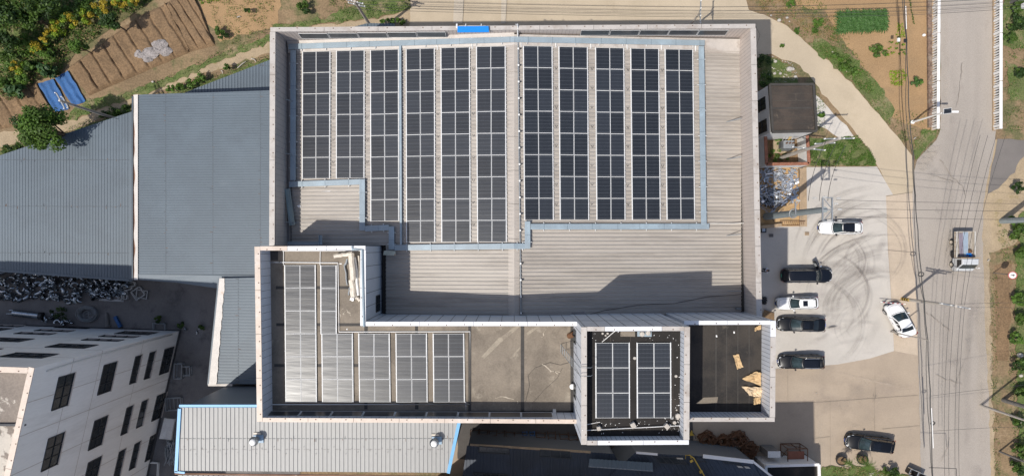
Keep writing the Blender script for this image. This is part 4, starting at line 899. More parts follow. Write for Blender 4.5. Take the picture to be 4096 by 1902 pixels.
tray('sideways cable tray below the fourth to sixth panel strips', [(1578,990),(2057,984),(2100,984)])
tray('slim blue cable tray between the third and fourth panel strips', [(1601,172),(1604,978)], .17, .26, legs=False)
tray('short upright cable tray right of the ridge', [(2110,884),(2110,994)], lift=.34)
tray('sideways cable tray below the right hand panels', [(2122,906),(2836,905)])
tray('pale blue cable tray down the right edge of the panels', [(2805,185),(2815,898)], lift=.34)
def conduit(label, pl, r=.03, mat=m_pipe, cat='conduit', name='conduit', n=6, group='pale pipes and conduits on the roofs'):
    c = pl[0]; mb = MB(); mb.path([p-c for p in pl], r, n); return tag(mb.obj(name, mat, loc=c), label, cat, group)
hp_ = lambda px, py, o=.16: PR(px, py, o)
conduit('grey pipe running down beside the ridge cap', [hp_(2072,100+0,.6), hp_(2072,165), hp_(2076,600), hp_(2084,1262)], .055, m_steel)
conduit('thin pale pipe under the top parapet, left half', [hp_(1205,170), hp_(2030,148)], .03)
conduit('thin pale pipe under the top parapet, right half', [hp_(2085,140), hp_(2690,155)], .03)
conduit('thin pipe beside the right hand cable tray', [hp_(2795,180), hp_(2806,890)], .03)
mb = MB(); 
for k in range(17):
    p = hp_(2073+k*.7, 195+k*66, .2); mb.use(m_ins).box(p, (.13,.13,.1)); mb.use(m_black).box(p+Vector((.12,0,0)), (.1,.1,.12))
tag(mb.obj('pipe_clamps', None), 'row of small clamps along the ridge pipe', 'clamps', kind='stuff')
for i, (x0, y0, y1) in enumerate(((1887,150,196),(2083,140,190),(2222,148,190),(2362,150,195),(2507,152,198),(2644,156,200),(2781,160,205),(1748,150,200),(1608,150,190))):
    conduit('short white pipe from the top tray to panel gap, %s from the left' % ORD[[1608,1748,1887,2083,2222,2362,2507,2644,2781].index(x0)], [hp_(x0,y0,.22), hp_(x0+2,y1,.12)], .035, m_ins, group='short white pipes below the top parapet')
conduit('thin lightning wire crossing the right slope near the wall', [hp_(2820,893,.1), hp_(2915,894,.25), hp_(2975,892,.5)], .03)
do = lambda x, y, o=.1: P(x, y, DO+o)
conduit('white conduit looping round the office roof panels', [do(1072,1048), do(1352,1050), do(1352,1060), do(1356,1326), do(1880,1325), do(1881,1615), do(1085,1616)], .035, m_wpaint)
conduit('white conduit along the top of the office roof', [do(1130,1003), do(1440,1003)], .025, m_wpaint); conduit('white conduit from top edge to left office panels', [do(1134,1003), do(1134,1060)], .025, m_wpaint)
conduit('white conduit from top edge to single panel strip', [do(1281,1003), do(1280,1060)], .025, m_wpaint)
conduit('thin white pipe under the lower right office parapet', [do(1863,1605), do(1864,1649), do(2298,1651)], .02, m_wpaint)
conduit('blue grey duct lying along the inner office coping', [P(1409,985,ZO+.12), P(1409,996,ZO+.12), P(1449,998,ZO+.12), P(1452,1150,ZO+.12), P(1456,1305,ZO+.12)], .09, m_tray)
conduit('white conduit crossing the tower roof low down', [P(2330,1719,ZT+.1), P(2348,1719,DT+.2), P(2727,1700,DT+.2), P(2740,1700,ZT-.1)], .03, m_wpaint)
# loop of wire pairs in the gaps between strips: connectors
mb = MB()
for gx, y0, y1, k_ in ((1332,293,710,5),(1468,290,710,5),(1751,280,960,8),(1893,275,960,8),(2224,272,870,8),(2368,275,870,8),(2511,277,870,8),(2650,279,870,8)):
    for k in range(k_):
        y = y0+(y1-y0)*k/(k_-.3); a, b, c = hp_(gx-5,y-4,.12), hp_(gx+R.uniform(-2,2),y+R.uniform(3,9),.14), hp_(gx+5,y-4,.12); mb.path([a, b, c], .018, 4)
tag(mb.obj('connector_wires', m_wire), 'little black connector wires in the gaps between panel strips', 'wires', kind='stuff')

rw = thing('retaining_wall', 'low reddish stone wall between the field and the left balustrade', 'wall', P(3716,260,0)); mb = MB(); mb.beam(P(3716,-60,.15), P(3720,510,.15), .42, .3); mb.obj('stone_face', mk('reddish_stone', (.17,.115,.085), .95, var=.3, scale=2.5, fine=.4, fscale=5, col2=(.24,.2,.16), t2=(.5,.6), s2=1.8), rw, world=True); mb = MB(); mb.beam(P(3733,-60,.05), P(3733,520,.05), .28, .32); mb.obj('concrete_edge', m_rim, rw, world=True)
# ================================================================ VEHICLES
def carpaint(name, col): return mk(name, col, .28, var=.02, scale=2, fine=.02, coat=.6)
cp_white = carpaint('white_car_paint', (.80,.80,.79)); cp_black = mk('black_car_paint', (.005,.006,.009), .3, spec=.32, var=.02, fine=.01); cp_navy = mk('dark_blue_car_paint', (.006,.008,.014), .3, spec=.35, var=.02, fine=.01); cp_silver = carpaint('silver_car_paint', (.52,.53,.54))
m_cargl = mk('car_glass', (.025,.04,.045), .06, var=.5, scale=1.2, fine=.05, spec=.7); m_roofgl = mk('roof_glass', (.006,.007,.010), .1, var=.2, spec=.6)
m_chrome = mk('chrome', (.75,.75,.76), .15, .9, var=.05); m_lamp = mk('headlight_lens', (.62,.64,.66), .12, var=.15, scale=6); m_tail = mk('tail_lens', (.30,.02,.02), .2, var=.1)
m_trim = mk('black_trim', (.018,.018,.02), .5, var=.2); m_plate_g = mk('green_plate', (.05,.35,.22), .5, var=.1); m_plate_b = mk('blue_plate', (.04,.10,.45), .5, var=.1); m_rimal = mk('alloy_wheel', (.45,.45,.46), .3, .7, var=.15)
def car(label, px, py, ang, L, W, H, paint, kind='suv', sunroof=None, rails=None, nose=.95, mirrors=None, door=False, plate=m_plate_b, cat='car', group=None, rear_plate=None):
    """+x is the front; built true to size, then drawn in at the picture's north-south scale"""
    t = thing('parked_car', label, cat, Vector(P(px, py, .9)).to_2d().to_3d()+Vector((0,0,.085)), group)
    Rm = Matrix.Diagonal((1,Q,1,1)) @ Matrix.Rotation(ang, 4, 'Z')
    def done(mb, name, mat=None, par=None):
        mb.v = [Rm @ v for v in mb.v]; return mb.obj(name, mat, par or t)
    sedan = kind == 'sedan'
    xh = L/2-(1.22 if not sedan else 1.25)   # windshield base
    xr = -L/2+(.10 if kind == 'suv' else .62 if sedan else .08)
    def outline(d, n=64):
        o = []
        for k in range(n+1):   # from front round the left side to rear
            th = math.pi*k/n; cx, sy = math.cos(th), math.sin(th); e = .34
            x = (L/2-d)*math.copysign(abs(cx)**(.42 if cx > 0 else .30), cx); y = (W/2-d)*abs(sy)**e
            o.append((x, y))
        return o
    def zs(x):
        if x > xh: return (.98-.26*((x-xh)/(L/2-xh))**1.6)*nose/.95
        if sedan and x < xr: return 1.02-.06*((xr-x)/.6)
        return .98*nose/.95+.07*min(1, (xh-x)/2)
    rows = []
    for d, zf in ((.10,lambda x: .20),(.03,lambda x: .30),(0,lambda x: .48),(0,lambda x: .62),(.025,lambda x: zs(x)*.86),(.07,lambda x: zs(x)*.96),(.13,lambda x: zs(x)),(.22,lambda x: zs(x)+.012)):
        o = outline(d); ring = o+[(x,-y) for x, y in o[::-1][1:-1]]; rows.append([Vector((x, y, zf(x))) for x, y in ring])
    mb = MB(); mb.grid(rows, True, True); o = outline(.22)
    cap = [[Vector((x, y*s_, zs(x)+.012+.03*(1-s_*s_))) for s_ in (1,.6,.2,-.2,-.6,-1)] for x, y in o]; mb.grid(cap, True); body = done(mb, 'body', paint)
    # bonnet shut lines
    mb = MB(); w_ = W/2-.26; fx = L/2-.20
    mb.path([(xh+.05,w_,zs(xh)+.035),(xh+.6,w_-.03,zs(xh+.6)+.035),(fx-.12,w_-.14,zs(fx-.1)+.03),(fx,0,zs(fx)+.045),(fx-.12,-w_+.14,zs(fx-.1)+.03),(xh+.6,-w_+.03,zs(xh+.6)+.035),(xh+.05,-w_,zs(xh)+.035)], .010, 4); done(mb, 'bonnet_seam', m_trim)
    # cabin
    hb, hr_ = W/2-.13, W/2-.29; zb = zs(xh)+.0; top = H
    xf0, xf1 = xh+.02, xh-(.78 if not sedan else .92); xb0, xb1 = (xr+.02, xr+(.62 if kind == 'suv' else .25)) if not sedan else (xr-.0, xr+.85)
    jy = (-1,-.9,-.45,0,.45,.9,1)
    def ring(tt):
        e = tt; hw = hb+(hr_-hb)*e**1.2; z = zb+(top-.05-zb)*(e**.92); xf = xf0+(xf1-xf0)*e; xb = xb0+(xb1-xb0)*e; bul = .20*(1-e*.4)
        fr = [Vector((xf-bul*j*j, hw*j, z)) for j in jy]; xs_ = xf-bul; sd = [xs_+(xb+.10-xs_)*q for q in (.07,.40,.46,.74,.79,.95)]
        lf = [Vector((x, hw*(1-.02*abs(x-xs_)), z)) for x in sd]; rr = [Vector((xb+.10*j*j, hw*.95*j, z)) for j in jy[::-1]]; rg = [Vector((x, -hw*(1-.02*abs(x-xs_)), z)) for x in sd[::-1]]
        return fr+lf+rr+rg
    lv = [0,.10,.5,.92,1]; rg = [ring(q) for q in lv]; n = len(rg[0]); zl = zs
    parts = {'pillar': MB(), 'windscreen': MB(), 'rear_window': MB(), 'wl': MB(), 'wr': MB()}
    def cls(i, j):
        if i in (1, 2):
            if 1 <= j <= 4: return 'windscreen'
            if j in (7, 9, 11): return 'wl'
            if 14 <= j <= 17: return 'rear_window'
            if j in (20, 22, 24): return 'wr'
        if i in (0, 3) and 1 <= j <= 4: return 'windscreen'
        return 'pillar'
    for i in range(4):
        for j in range(n):
            k = cls(i, j); parts[k].face([rg[i][j], rg[i][(j+1) % n], rg[i+1][(j+1) % n], rg[i+1][j]], k in ('windscreen','rear_window'))
    done(parts['pillar'], 'pillars', paint if paint is not cp_white else paint)
    done(parts['windscreen'], 'windscreen', m_cargl); done(parts['rear_window'], 'rear_window', m_roofgl); done(parts['wl'], 'side_window', m_roofgl); done(parts['wr'], 'side_window', m_roofgl)
    # roof skin, gently crowned
    rl = ring(1); mb = MB(); cx = (xf1+xb1)/2; rows = []
    for f, dz in ((1,0),(.97,.03),(.90,.048),(.6,.065),(.25,.075),(0.01,.078)): rows.append([Vector((cx+(p.x-cx)*f, p.y*f, p.z+dz)) for p in rl])
    mb.grid(rows, True, True); done(mb, 'roof', paint)
    zt = top+.03
    def plate_(x0, x1, hw, z, th=.012):
        mb = MB(); rows = []
        for i in range(9):
            x = x0+(x1-x0)*i/8; rows.append([Vector((x, hw*j, z+.012*(1-j*j)+ (-.012 if abs(j) > .99 or i in (0,8) else 0))) for j in (-1,-.97,-.5,0,.5,.97,1)])
        mb.grid(rows, True); return mb
    if sunroof: done(plate_(xf1-sunroof[0], xf1-sunroof[1], W/2*sunroof[2], zt-.003), 'sunroof', m_roofgl)
    if kind == 'suv': done(plate_(xb1+.06, xb1-.14, W/2-.42, zt-.035), 'rear_spoiler', paint)
    if rails:
        for s_ in (-1, 1):
            mb = MB(); hw = W/2-.33; mb.path([(xf1-.35,hw*s_,top-.01),(xf1-.5,hw*s_,top+.07),(xb1+.35,hw*s_,top+.07),(xb1+.2,hw*s_,top-.02)], .028, 6); done(mb, 'roof_rail', rails)
    # lamps, grille, bumper
    for s_ in (-1, 1):
        mb = MB(); y = (W/2-.30)*s_
        rows = []
        for i in range(7):
            q = i/6; x = L/2-.10-.52*q; yy = (W/2-.42+.30*q**.8)*s_; z = .72+.10*q; rows.append([(x, yy-.045*s_, z+.06), (x+.045, yy+.04*s_, z+.015), (x+.02, yy+.075*s_, z-.09)])
        mb.grid(rows, True); done(mb, 'headlight', m_lamp)
        mb = MB(); x = -L/2+.05; mb.grid([[(x+.30,(W/2+.004)*s_,.95),(x+.30,(W/2+.004)*s_,.80)],[(x+.10,(W/2-.05)*s_,.98),(x+.10,(W/2-.05)*s_,.80)],[(x-.03,(W/2-.30)*s_,.98),(x-.03,(W/2-.30)*s_,.82)]], True); done(mb, 'tail_light', m_tail)
    mb = MB(); rows = [[(L/2-.015-.10*abs(j)**2, (W/2-.42)*j, z) for j in (-1,-.7,-.3,0,.3,.7,1)] for z in (.40,.70)]; mb.grid([[Vector(p)+Vector((.05,0,0)) for p in r] for r in rows], True); done(mb, 'grille', m_trim)
    mb = MB(); mb.path([(L/2+.03-.16*abs(j)**2.2, (W/2-.34)*j, .73) for j in (-1,-.8,-.4,0,.4,.8,1)], .022, 5); done(mb, 'grille_bar', m_chrome if paint is not cp_white else m_trim)
    mb = MB(); mb.box((L/2+.03,0,.40), (.02,.42,.12)); done(mb, 'number_plate', plate); mb = MB(); mb.box((-L/2-.012,0,.72), (.03,.44,.15)); done(mb, 'number_plate', rear_plate or plate)
    mb = MB(); mb.path([(xh+.07-.20*j*j*1.02, (hb+.02)*j, zs(xh)+.02) for j in (-1,-.7,-.35,0,.35,.7,1)], .035, 6); done(mb, 'wiper_cowl', m_trim)
    mb = MB(); mb.path([(xh-.02,.1,zb+.06),(xh-.17,.55,zb+.16)], .010, 4); mb.path([(xh-.02,-.35,zb+.06),(xh-.19,.1,zb+.18)], .010, 4); done(mb, 'wiper', m_trim)
    for s_ in (-1, 1):
        if door and s_ == 1: continue
        mb = MB(); x, y = xh-.38, (W/2+.09)*s_; mb.grid([[(x+a*.09*f-.03*f, y+.13*b*f, 1.04+c*.07) for a, b in ((1,-.6),(.8,.5),(.2,1),(-.8,.8),(-1,-.6),(0,-1))] for f, c in ((.5,-1),(1,-.5),(1,.4),(.5,1),(.05,1.05))], True, True); mb.tube((x,(W/2-.06)*s_,1.0), (x,y-.08*s_,1.02), .03, n=5); done(mb, 'wing_mirror', mirrors or paint)
        for zz in ((W/2-.02),): pass
    for s_ in (-1, 1):
        for xx in (L/2-.88, -L/2+.86):
            y = (W/2-.10)*s_; rw = .345; mb = MB(); rows = []
            for a, r in ((-.11,rw-.05),(-.09,rw),(.09,rw),(.11,rw-.04),(.115,rw-.11)): rows.append([(xx+r*math.cos(k*.2618), y+a*s_, rw-.08+r*math.sin(k*.2618)) for k in range(24)])
            mb.grid(rows, True, True); ty = done(mb, 'wheel', m_black)
            mb = MB(); 
            mb.grid([[(xx+r*math.cos(k*.2618), y+a*s_, rw-.08+r*math.sin(k*.2618)) for k in range(24)] for a, r in ((.116,rw-.10),(.100,rw-.16),(.105,.05),(.105,.001))], True, True); done(mb, 'rim', m_rimal, ty)
            mb = MB(); mb.path([(xx+(rw+.05)*math.cos(k*.2618), (W/2+.0)*s_, rw-.06+(rw+.05)*math.sin(k*.2618)) for k in range(13)], .022, 5); done(mb, 'wheel_arch', m_trim)
    for s_ in (-1, 1):
        mb = MB()
        for xx in (xh-.35, xh-1.40, xh-2.35): mb.beam((xx,(W/2+.002)*s_,.35), (xx-.02,(W/2-.04)*s_,zs(0)*.95), .012, .012)
        for xx in (xh-1.28, xh-2.25): mb.beam((xx,(W/2+.01)*s_,.80), (xx+.2,(W/2+.01)*s_,.80), .03, .03)
        done(mb, 'door_seams', m_trim)
        mb = MB(); x0 = xh-.30; mb.path([(x0+(xb0+.25-x0)*q, (W/2-.105)*s_, zs(0)*.99+.02) for q in (0,.25,.5,.75,1)], .016, 4); done(mb, 'window_trim', m_chrome if paint is not cp_white else m_trim)
    if door:   # front left door swung out
        hx, hy = xh-.18, W/2; a = math.radians(66); dx = Vector((-math.cos(a), math.sin(a), 0)); nd = Vector((dx.y, -dx.x, 0))
        mb = MB(); rows = []
        for q, z1 in ((0,.97),(.06,1.02),(.5,1.04),(.94,1.06),(1.0,.98)):
            p = Vector((hx,hy,0))+dx*1.08*q; rows.append([p+nd*e+Vector((0,0,z)) for e, z in ((-.04,.32),(.06,.40),(.08,.7),(.03,z1),(-.06,z1),(-.06,.36))])
        mb.grid(rows, False, True); mb.face(rows[0]); mb.face(rows[-1][::-1]); dr = done(mb, 'door', paint)
        mb = MB(); P0 = Vector((hx,hy,0)); fr_ = [P0+dx*1.08*.04+Vector((0,0,1.0)), P0+dx*1.08*.45+Vector((0,0,1.42))-nd*.16, P0+dx*1.08*.95+Vector((0,0,1.48))-nd*.18, P0+dx*1.08*.99+Vector((0,0,1.04))]; mb.path(fr_, .03, 5); done(mb, 'window_frame', m_trim, dr)
        mb = MB(); mb.face(fr_); done(mb, 'pane', m_cargl, dr)
        mb = MB(); mb.beam(P0+dx*.35-nd*.10+Vector((0,0,.78)), P0+dx*.75-nd*.10+Vector((0,0,.78)), .10, .12); mb.beam(P0+dx*.25-nd*.09+Vector((0,0,.5)), P0+dx*.85-nd*.09+Vector((0,0,.5)), .08, .2); done(mb, 'door_trim', m_steel, dr)
        mb = MB(); c = P0+dx*.22+nd*.22+Vector((0,0,1.03)); mb.box(c, (.22,.2,.14)); bevel(done(mb, 'wing_mirror', m_chrome), .04)
        mb = MB(); mb.face([(hx-.02,hy+.004,.34),(hx-1.05,hy+.004,.34),(hx-1.05,hy-.04,1.0),(hx-.02,hy-.04,1.0)]); done(mb, 'door_opening', m_trim)
    return t
PI = math.pi; pk = 'cars parked in the concrete yard'
car('white suv with big dark glass roof parked alone near the scrap heap', 3364, 910, PI, 4.42, 1.80, 1.62, cp_white, 'suv', (.05,1.25,.62), m_trim, mirrors=m_trim, group=pk)
car('long black people carrier with its front door standing open', 3228, 1101, 0, 5.2, 1.98, 1.82, cp_navy, 'van', None, None, mirrors=m_trim, door=True, plate=m_plate_g, group=pk)
car('white suv with small dark sunroof parked beside a black car', 3190, 1211, PI+.04, 4.25, 1.76, 1.60, cp_white, 'suv', (.38,.86,.42), cp_white, group=pk)
car('shiny black saloon with sunroof parked between white suv and black estate', 3206, 1297, PI-.03, 4.95, 1.90, 1.48, cp_black, 'sedan', (.30,.85,.42), None, mirrors=m_trim, group=pk)
car('black suv with silver roof rails parked lowest of the yard row', 3207, 1446, PI+.0, 4.72, 1.90, 1.72, cp_black, 'suv', (.25,1.7,.52), m_chrome, mirrors=m_trim, group=pk)
car('white saloon parked askew beside the striped barrier pole', 3604, 1280, math.radians(113), 4.75, 1.85, 1.46, cp_white, 'sedan', None, None, group=pk)
car('black suv with chrome nose parked near the palms at the bottom', 3482, 1773, PI-.16, 5.0, 1.98, 1.70, cp_black, 'suv', (.35,1.15,.50), None, mirrors=m_trim, group=pk)
# ---------- flatbed truck on the road
tk = thing('flatbed_truck', 'small silver flatbed truck on the road loaded with pipes', 'truck', Vector(P(3857,1008,1.1)).to_2d().to_3d()+Vector((0,0,.085)))
RT = Matrix.Diagonal((1,Q,1,1)) @ Matrix.Rotation(-PI/2, 4, 'Z')
def td(mb, name, mat=None, par=None): mb.v = [RT @ v for v in mb.v]; return mb.obj(name, mat, par or tk)
mb = MB(); mb.box((-.2,.38,.55), (4.9,.12,.16)); mb.box((-.2,-.38,.55), (4.9,.12,.16)); mb.box((.35,-.75,.52), (.7,.4,.4)); mb.box((.4,.72,.5), (.6,.35,.3)); td(mb, 'chassis', m_trim)
mb = MB(); mb.box((-1.05,0,.86), (3.5,1.86,.10)); td(mb, 'bed_floor', mk('worn_bed_floor', (.30,.27,.235), .9, var=.25, scale=3, fine=.25, stretch=(1,.3,1)))
for y in (-.93,.93): mb = MB(); mb.use(m_flash).box((-1.05,y,1.08), (3.5,.05,.38)); mb.use(m_pipe).box((-1.05,y,1.285), (3.5,.06,.05)); [mb.use(m_rim).box((-2.6+k*.62,y*1.03,1.08), (.05,.05,.38)) for k in range(6)]; td(mb, 'side_board')
mb = MB(); mb.box((-2.8,0,1.08), (.05,1.86,.38)); td(mb, 'tail_board', m_flash)
mb = MB(); mb.box((.74,0,1.45), (.06,1.9,1.1)); mb.box((.74,0,2.02), (.10,2.0,.06)); td(mb, 'head_board', m_rim)
mb = MB(); rows = []
prof = [(.82,.55),(.82,1.95),(.90,2.06),(1.50,2.06),(1.64,1.99),(2.20,1.30),(2.46,1.12),(2.54,.95),(2.54,.50),(2.42,.42)]
for y, ins in ((-.90,.10),(-.88,.03),(-.80,0),(0,-.01),(.80,0),(.88,.03),(.90,.10)): rows.append([(x-(ins if x > 1.7 else 0), y*(1-.07*max(0,(z-1.1))), z-(ins if z > 1.9 else 0)+(.02 if abs(y) < .5 and z > 2 else 0)) for x, z in prof])
mb.grid(rows, False); mb.face(rows[0]); mb.face(rows[-1][::-1]); bevel(td(mb, 'cab', cp_silver), .05, 3)
mb = MB(); mb.grid([[(1.665,-.76,1.985),(1.93,-.80,1.665),(2.19,-.83,1.345)],[(1.70,0,2.0),(1.96,0,1.68),(2.22,0,1.36)],[(1.665,.76,1.985),(1.93,.80,1.665),(2.19,.83,1.345)]], True); td(mb, 'windscreen', m_cargl)
for s_ in (-1, 1): mb = MB(); mb.face([(1.0,.893*s_,1.25),(2.05,.893*s_,1.25),(1.6,.845*s_,1.88),(1.0,.845*s_,1.88)]); td(mb, 'side_window', m_roofgl); mb = MB(); mb.box((2.15,1.06*s_,1.55), (.08,.2,.34)); mb.tube((2.1,.9*s_,1.5),(2.15,1.0*s_,1.5),.02,n=5); td(mb, 'wing_mirror', m_wpaint)
for s_ in (-1, 1): mb = MB(); mb.box((2.5,.66*s_,.82), (.08,.34,.2)); td(mb, 'headlight', m_lamp)
mb = MB(); mb.box((2.53,0,.5), (.1,1.7,.18)); td(mb, 'bumper', m_trim)
for k in range(5): mb = MB(); mb.box((1.0+k*.16,0,2.078), (.03,1.3,.012)); td(mb, 'roof_rib', cp_silver) if k < 4 else None
for s_ in (-1, 1):
    for xx in (1.72,-1.35):
        mb = MB(); y = .80*s_; rows = [[(xx+r*math.cos(k*.2618), y+a*s_, .36+r*math.sin(k*.2618)) for k in range(24)] for a, r in ((-.14,.33),(-.12,.37),(.10,.37),(.13,.33),(.14,.24))]; mb.grid(rows, True, True); ty = td(mb, 'wheel', m_black)
        mb = MB(); mb.grid([[(xx+r*math.cos(k*.2618), y+a*s_, .36+r*math.sin(k*.2618)) for k in range(24)] for a, r in ((.141,.25),(.10,.2),(.13,.1),(.13,.001))], True, True); td(mb, 'rim', m_flash, ty)
o0 = tk.location
def load(name, label, cat, build, mat, group=None):
    mb = MB(); build(mb); mb.v = [RT @ v for v in mb.v]; tag(mb.obj(name, mat, loc=(0,0,0)), label, cat, group).location = o0
load('pipe_bundle', 'bundle of pale blue grey pipes lying in the truck bed', 'pipes', lambda m: [m.tube((-2.75,-.06+k*.075,.96+.05*(k % 3)),(.62,.02+k*.06,.96+.05*(k % 3)),.045,n=7) for k in range(7)], mk('blue_pipe', (.30,.37,.45), .4, var=.1))
load('pipe_bundle', 'bundle of dark purple grey pipes lying in the truck bed', 'pipes', lambda m: [m.tube((-2.6+R.uniform(-.1,.1),-.12-k*.085,.96+.04*(k % 2)),(.6,-.1-k*.06,.96),.035,n=6) for k in range(6)], mk('purple_pipe', (.22,.19,.24), .5, var=.1))
load('tarp_bundle', 'crumpled bright blue tarp behind the truck cab', 'tarp', lambda m: [m.leaf((R.uniform(.2,.6),R.uniform(.2,.6),1.0+R.uniform(0,.2)),.22) for k in range(40)], m_bluep)
load('sack', 'brown sack lying in the truck bed corner', 'sack', lambda m: m.grid([[(-.15+.32*f*math.cos(a*.6283)+.03*R.random(), .55+.24*f*math.sin(a*.6283), .92+h) for a in range(10)] for f, h in ((1,0),(1.05,.12),(.8,.26),(.3,.32),(.01,.33))], True, True), m_rustst)
# ================================================================ PEOPLE
def skinned(name, jts, edges, rad, mat, parent, sub=2):
    me = bpy.data.meshes.new(name); me.from_pydata([tuple(j) for j in jts], edges, []); me.materials.append(mat)
    o = bpy.data.objects.new(name, me); C.objects.link(o); o.parent = parent
    s = o.modifiers.new('skin', 'SKIN'); o.modifiers.new('sub', 'SUBSURF').levels = sub; o.modifiers['sub'].render_levels = sub
    for i, v in enumerate(me.skin_vertices[0].data): v.radius = (rad[i], rad[i]*.85) if not isinstance(rad[i], tuple) else rad[i]; v.use_root = i == 0
    s.use_smooth_shade = True; return o
pp = thing('person', 'person in pale shirt and dark trousers walking beside the hall wall', 'person', P(3049,1079,0)+Vector((0,0,.085)))
jb = [(0,0,.95),(0,0,1.15),(0,0,1.36),(0,0,1.47),(.02,0,1.53),(.03,0,1.64),(.03,0,1.73),(0,.19,1.38),(-.06,.24,1.12),(.06,.25,.90),(0,-.19,1.38),(.07,-.24,1.12),(.20,-.24,.92),(0,.10,.90),(.12,.11,.50),(.02,.11,.09),(.16,.11,.04),(0,-.10,.90),(-.05,-.11,.50),(-.26,-.11,.14),(-.16,-.11,.05)]
ed = [(0,1),(1,2),(2,3),(3,4),(4,5),(5,6),(2,7),(7,8),(8,9),(2,10),(10,11),(11,12),(0,13),(13,14),(14,15),(15,16),(0,17),(17,18),(18,19),(19,20)]
skinned('body', jb, ed, [.13,.125,.13,.06,.06,.095,.07,.055,.042,.03,.055,.042,.03,.085,.06,.045,.04,.085,.06,.045,.04], m_skin, pp)
skinned('shirt', [jb[0],jb[1],jb[2],(0,0,1.44),jb[7],(-.05,.235,1.17),jb[10],(.06,-.235,1.17)], [(0,1),(1,2),(2,3),(2,4),(4,5),(2,6),(6,7)], [.16,.15,.155,.08,.072,.06,.072,.06], m_shirt, pp)
skinned('trousers', [(0,0,.98),jb[13],jb[14],(.03,.11,.14),jb[17],jb[18],(-.24,-.11,.18)], [(0,1),(1,2),(2,3),(0,4),(4,5),(5,6)], [.155,.105,.08,.07,.105,.08,.07], m_trous, pp)
mb = MB(); mb.grid([[(.02+.105*math.cos(a*.524)*f, .095*math.sin(a*.524)*f, z) for a in range(12)] for f, z in ((.9,1.64),(1.03,1.70),(.92,1.77),(.5,1.82),(.01,1.83))], True, True); mb.obj('hair', m_hair, pp)
mb = MB()
for s_ in (-1,1):
    b = (.03,.11) if s_ > 0 else (-.22,-.11); mb.box((b[0]+.07,b[1],.05), (.27,.10,.09))
bevel(mb.obj('shoes', m_trim, pp), .03)
hnd = MB()
for b, dirx in ((jb[9],1),(jb[12],1)):
    b = Vector(b)
    for k in range(4): hnd.path([b+Vector((.0,-.03+k*.02,-.02)), b+Vector((.015,-.03+k*.02,-.085)), b+Vector((.03,-.026+k*.018,-.125+.01*abs(k-1)))], [.011,.010,.008], 5)
    hnd.path([b+Vector((.02,0,0)), b+Vector((.05,-.0,-.04)), b+Vector((.055,0,-.08))], [.012,.011,.008], 5); hnd.box(b+Vector((0,0,-.03)), (.035,.085,.08))
hnd.obj('fingers', m_skin, pp)
# ================================================================ POLES, WIRES, SIGN, LAMP
def pole(label, top, h, r0=.16, r1=.10, mat=m_polec, arms=(), stripes=False, base=None, name='utility_pole', cat='pole'):
    tp = P(*top, h); b = Vector((tp.x, tp.y, 0)) if base is None else P(*base, 0)
    t = thing(name, label, cat, b); d = tp-b
    mb = MB(); mb.tube((0,0,0), d, r0, r1, 14); mb.obj('shaft', mat, t)
    if stripes:
        for k in range(3): mb = MB(); z0, z1 = .25+k*.42, .25+k*.42+.22; mb.tube(d*(z0/h), d*(z1/h), r0+.012, r0+.010, 14); mb.obj('stripe', m_black, t)
        mb = MB(); mb.tube(d*(.05/h), d*(1.55/h), r0+.006, r0+.005, 14); mb.obj('stripe_band', m_yellow, t)
    for dz, half, ax, n in arms:
        c = d+Vector((0,0,-dz)); ax = Vector(ax).normalized(); mb = MB(); mb.beam(c-ax*half, c+ax*half, .10, .10); mb.beam(c-ax*half*.5, c+Vector((0,0,-.6)), .05, .05); mb.beam(c+ax*half*.5, c+Vector((0,0,-.6)), .05, .05); a_ = mb.obj('crossarm', m_steel, t)
        for i in range(n):
            q = c+ax*half*(-.95+1.9*i/(n-1)); mb = MB()
            for j in range(3): mb.tube(q+Vector((0,0,.05+j*.07)), q+Vector((0,0,.09+j*.07)), .06, .04, 8)
            mb.obj('insulator', m_ins, a_)
    return t, tp
pole('leaning concrete pole with white insulators over the blue tarps', (237,402), 10, .16, .10, arms=((.2,.85,(.55,-1,0),3),(.9,.6,(.55,-1,0),2)))
pole('concrete pole with bristling insulators beyond the hall top edge, left', (1418,5), 10, .17, .12, arms=((.2,.8,(1,-.25,0),4),(1.0,.8,(1,-.25,0),4)))
pole('small pole with white insulators beyond hall top edge, right part', (2803,48), 8, .10, .08, arms=((.1,1.1,(.03,1,0),4),))
tC, pC = pole('thick grey steel pole with square lattice top above the scrap heap', (3300,838), 14, .36, .24, m_poleg)
b_ = tC.location; mb = MB()
for dx in (-.25,.55): mb.beam(pC-b_+Vector((dx,-.95,.1)), pC-b_+Vector((dx,1.0,.1)), .12, .12)
for dy in (-.95,-.0,1.0): mb.beam(pC-b_+Vector((-.3,dy,.15)), pC-b_+Vector((.6,dy,.15)), .09, .09)
mb.beam(pC-b_+Vector((-.25,-.95,.2)), pC-b_+Vector((.55,0,.2)), .06, .06); mb.beam(pC-b_+Vector((-.25,1,.2)), pC-b_+Vector((.55,0,.2)), .06, .06); mb.beam(pC-b_+Vector((-1.9,-.35,-1.5)), pC-b_+Vector((-1.9,.75,-1.5)), .1, .1); fr_ = mb.obj('lattice_top', m_steel, tC)
for q in ((-.3,1.05,.25),(.1,-.9,.25),(.9,.95,.2),(1.0,.02,.2),(1.0,-.95,.2),(.7,.5,.2),(-1.9,.85,-1.3),(-.9,1.0,-.3)):
    mb = MB(); 
    for j in range(4): mb.tube(pC-b_+Vector(q)+Vector((j*.09,0,0)), pC-b_+Vector(q)+Vector((j*.09+.05,0,0)), .10, .06, 8)
    mb.obj('insulator', m_ins, fr_)
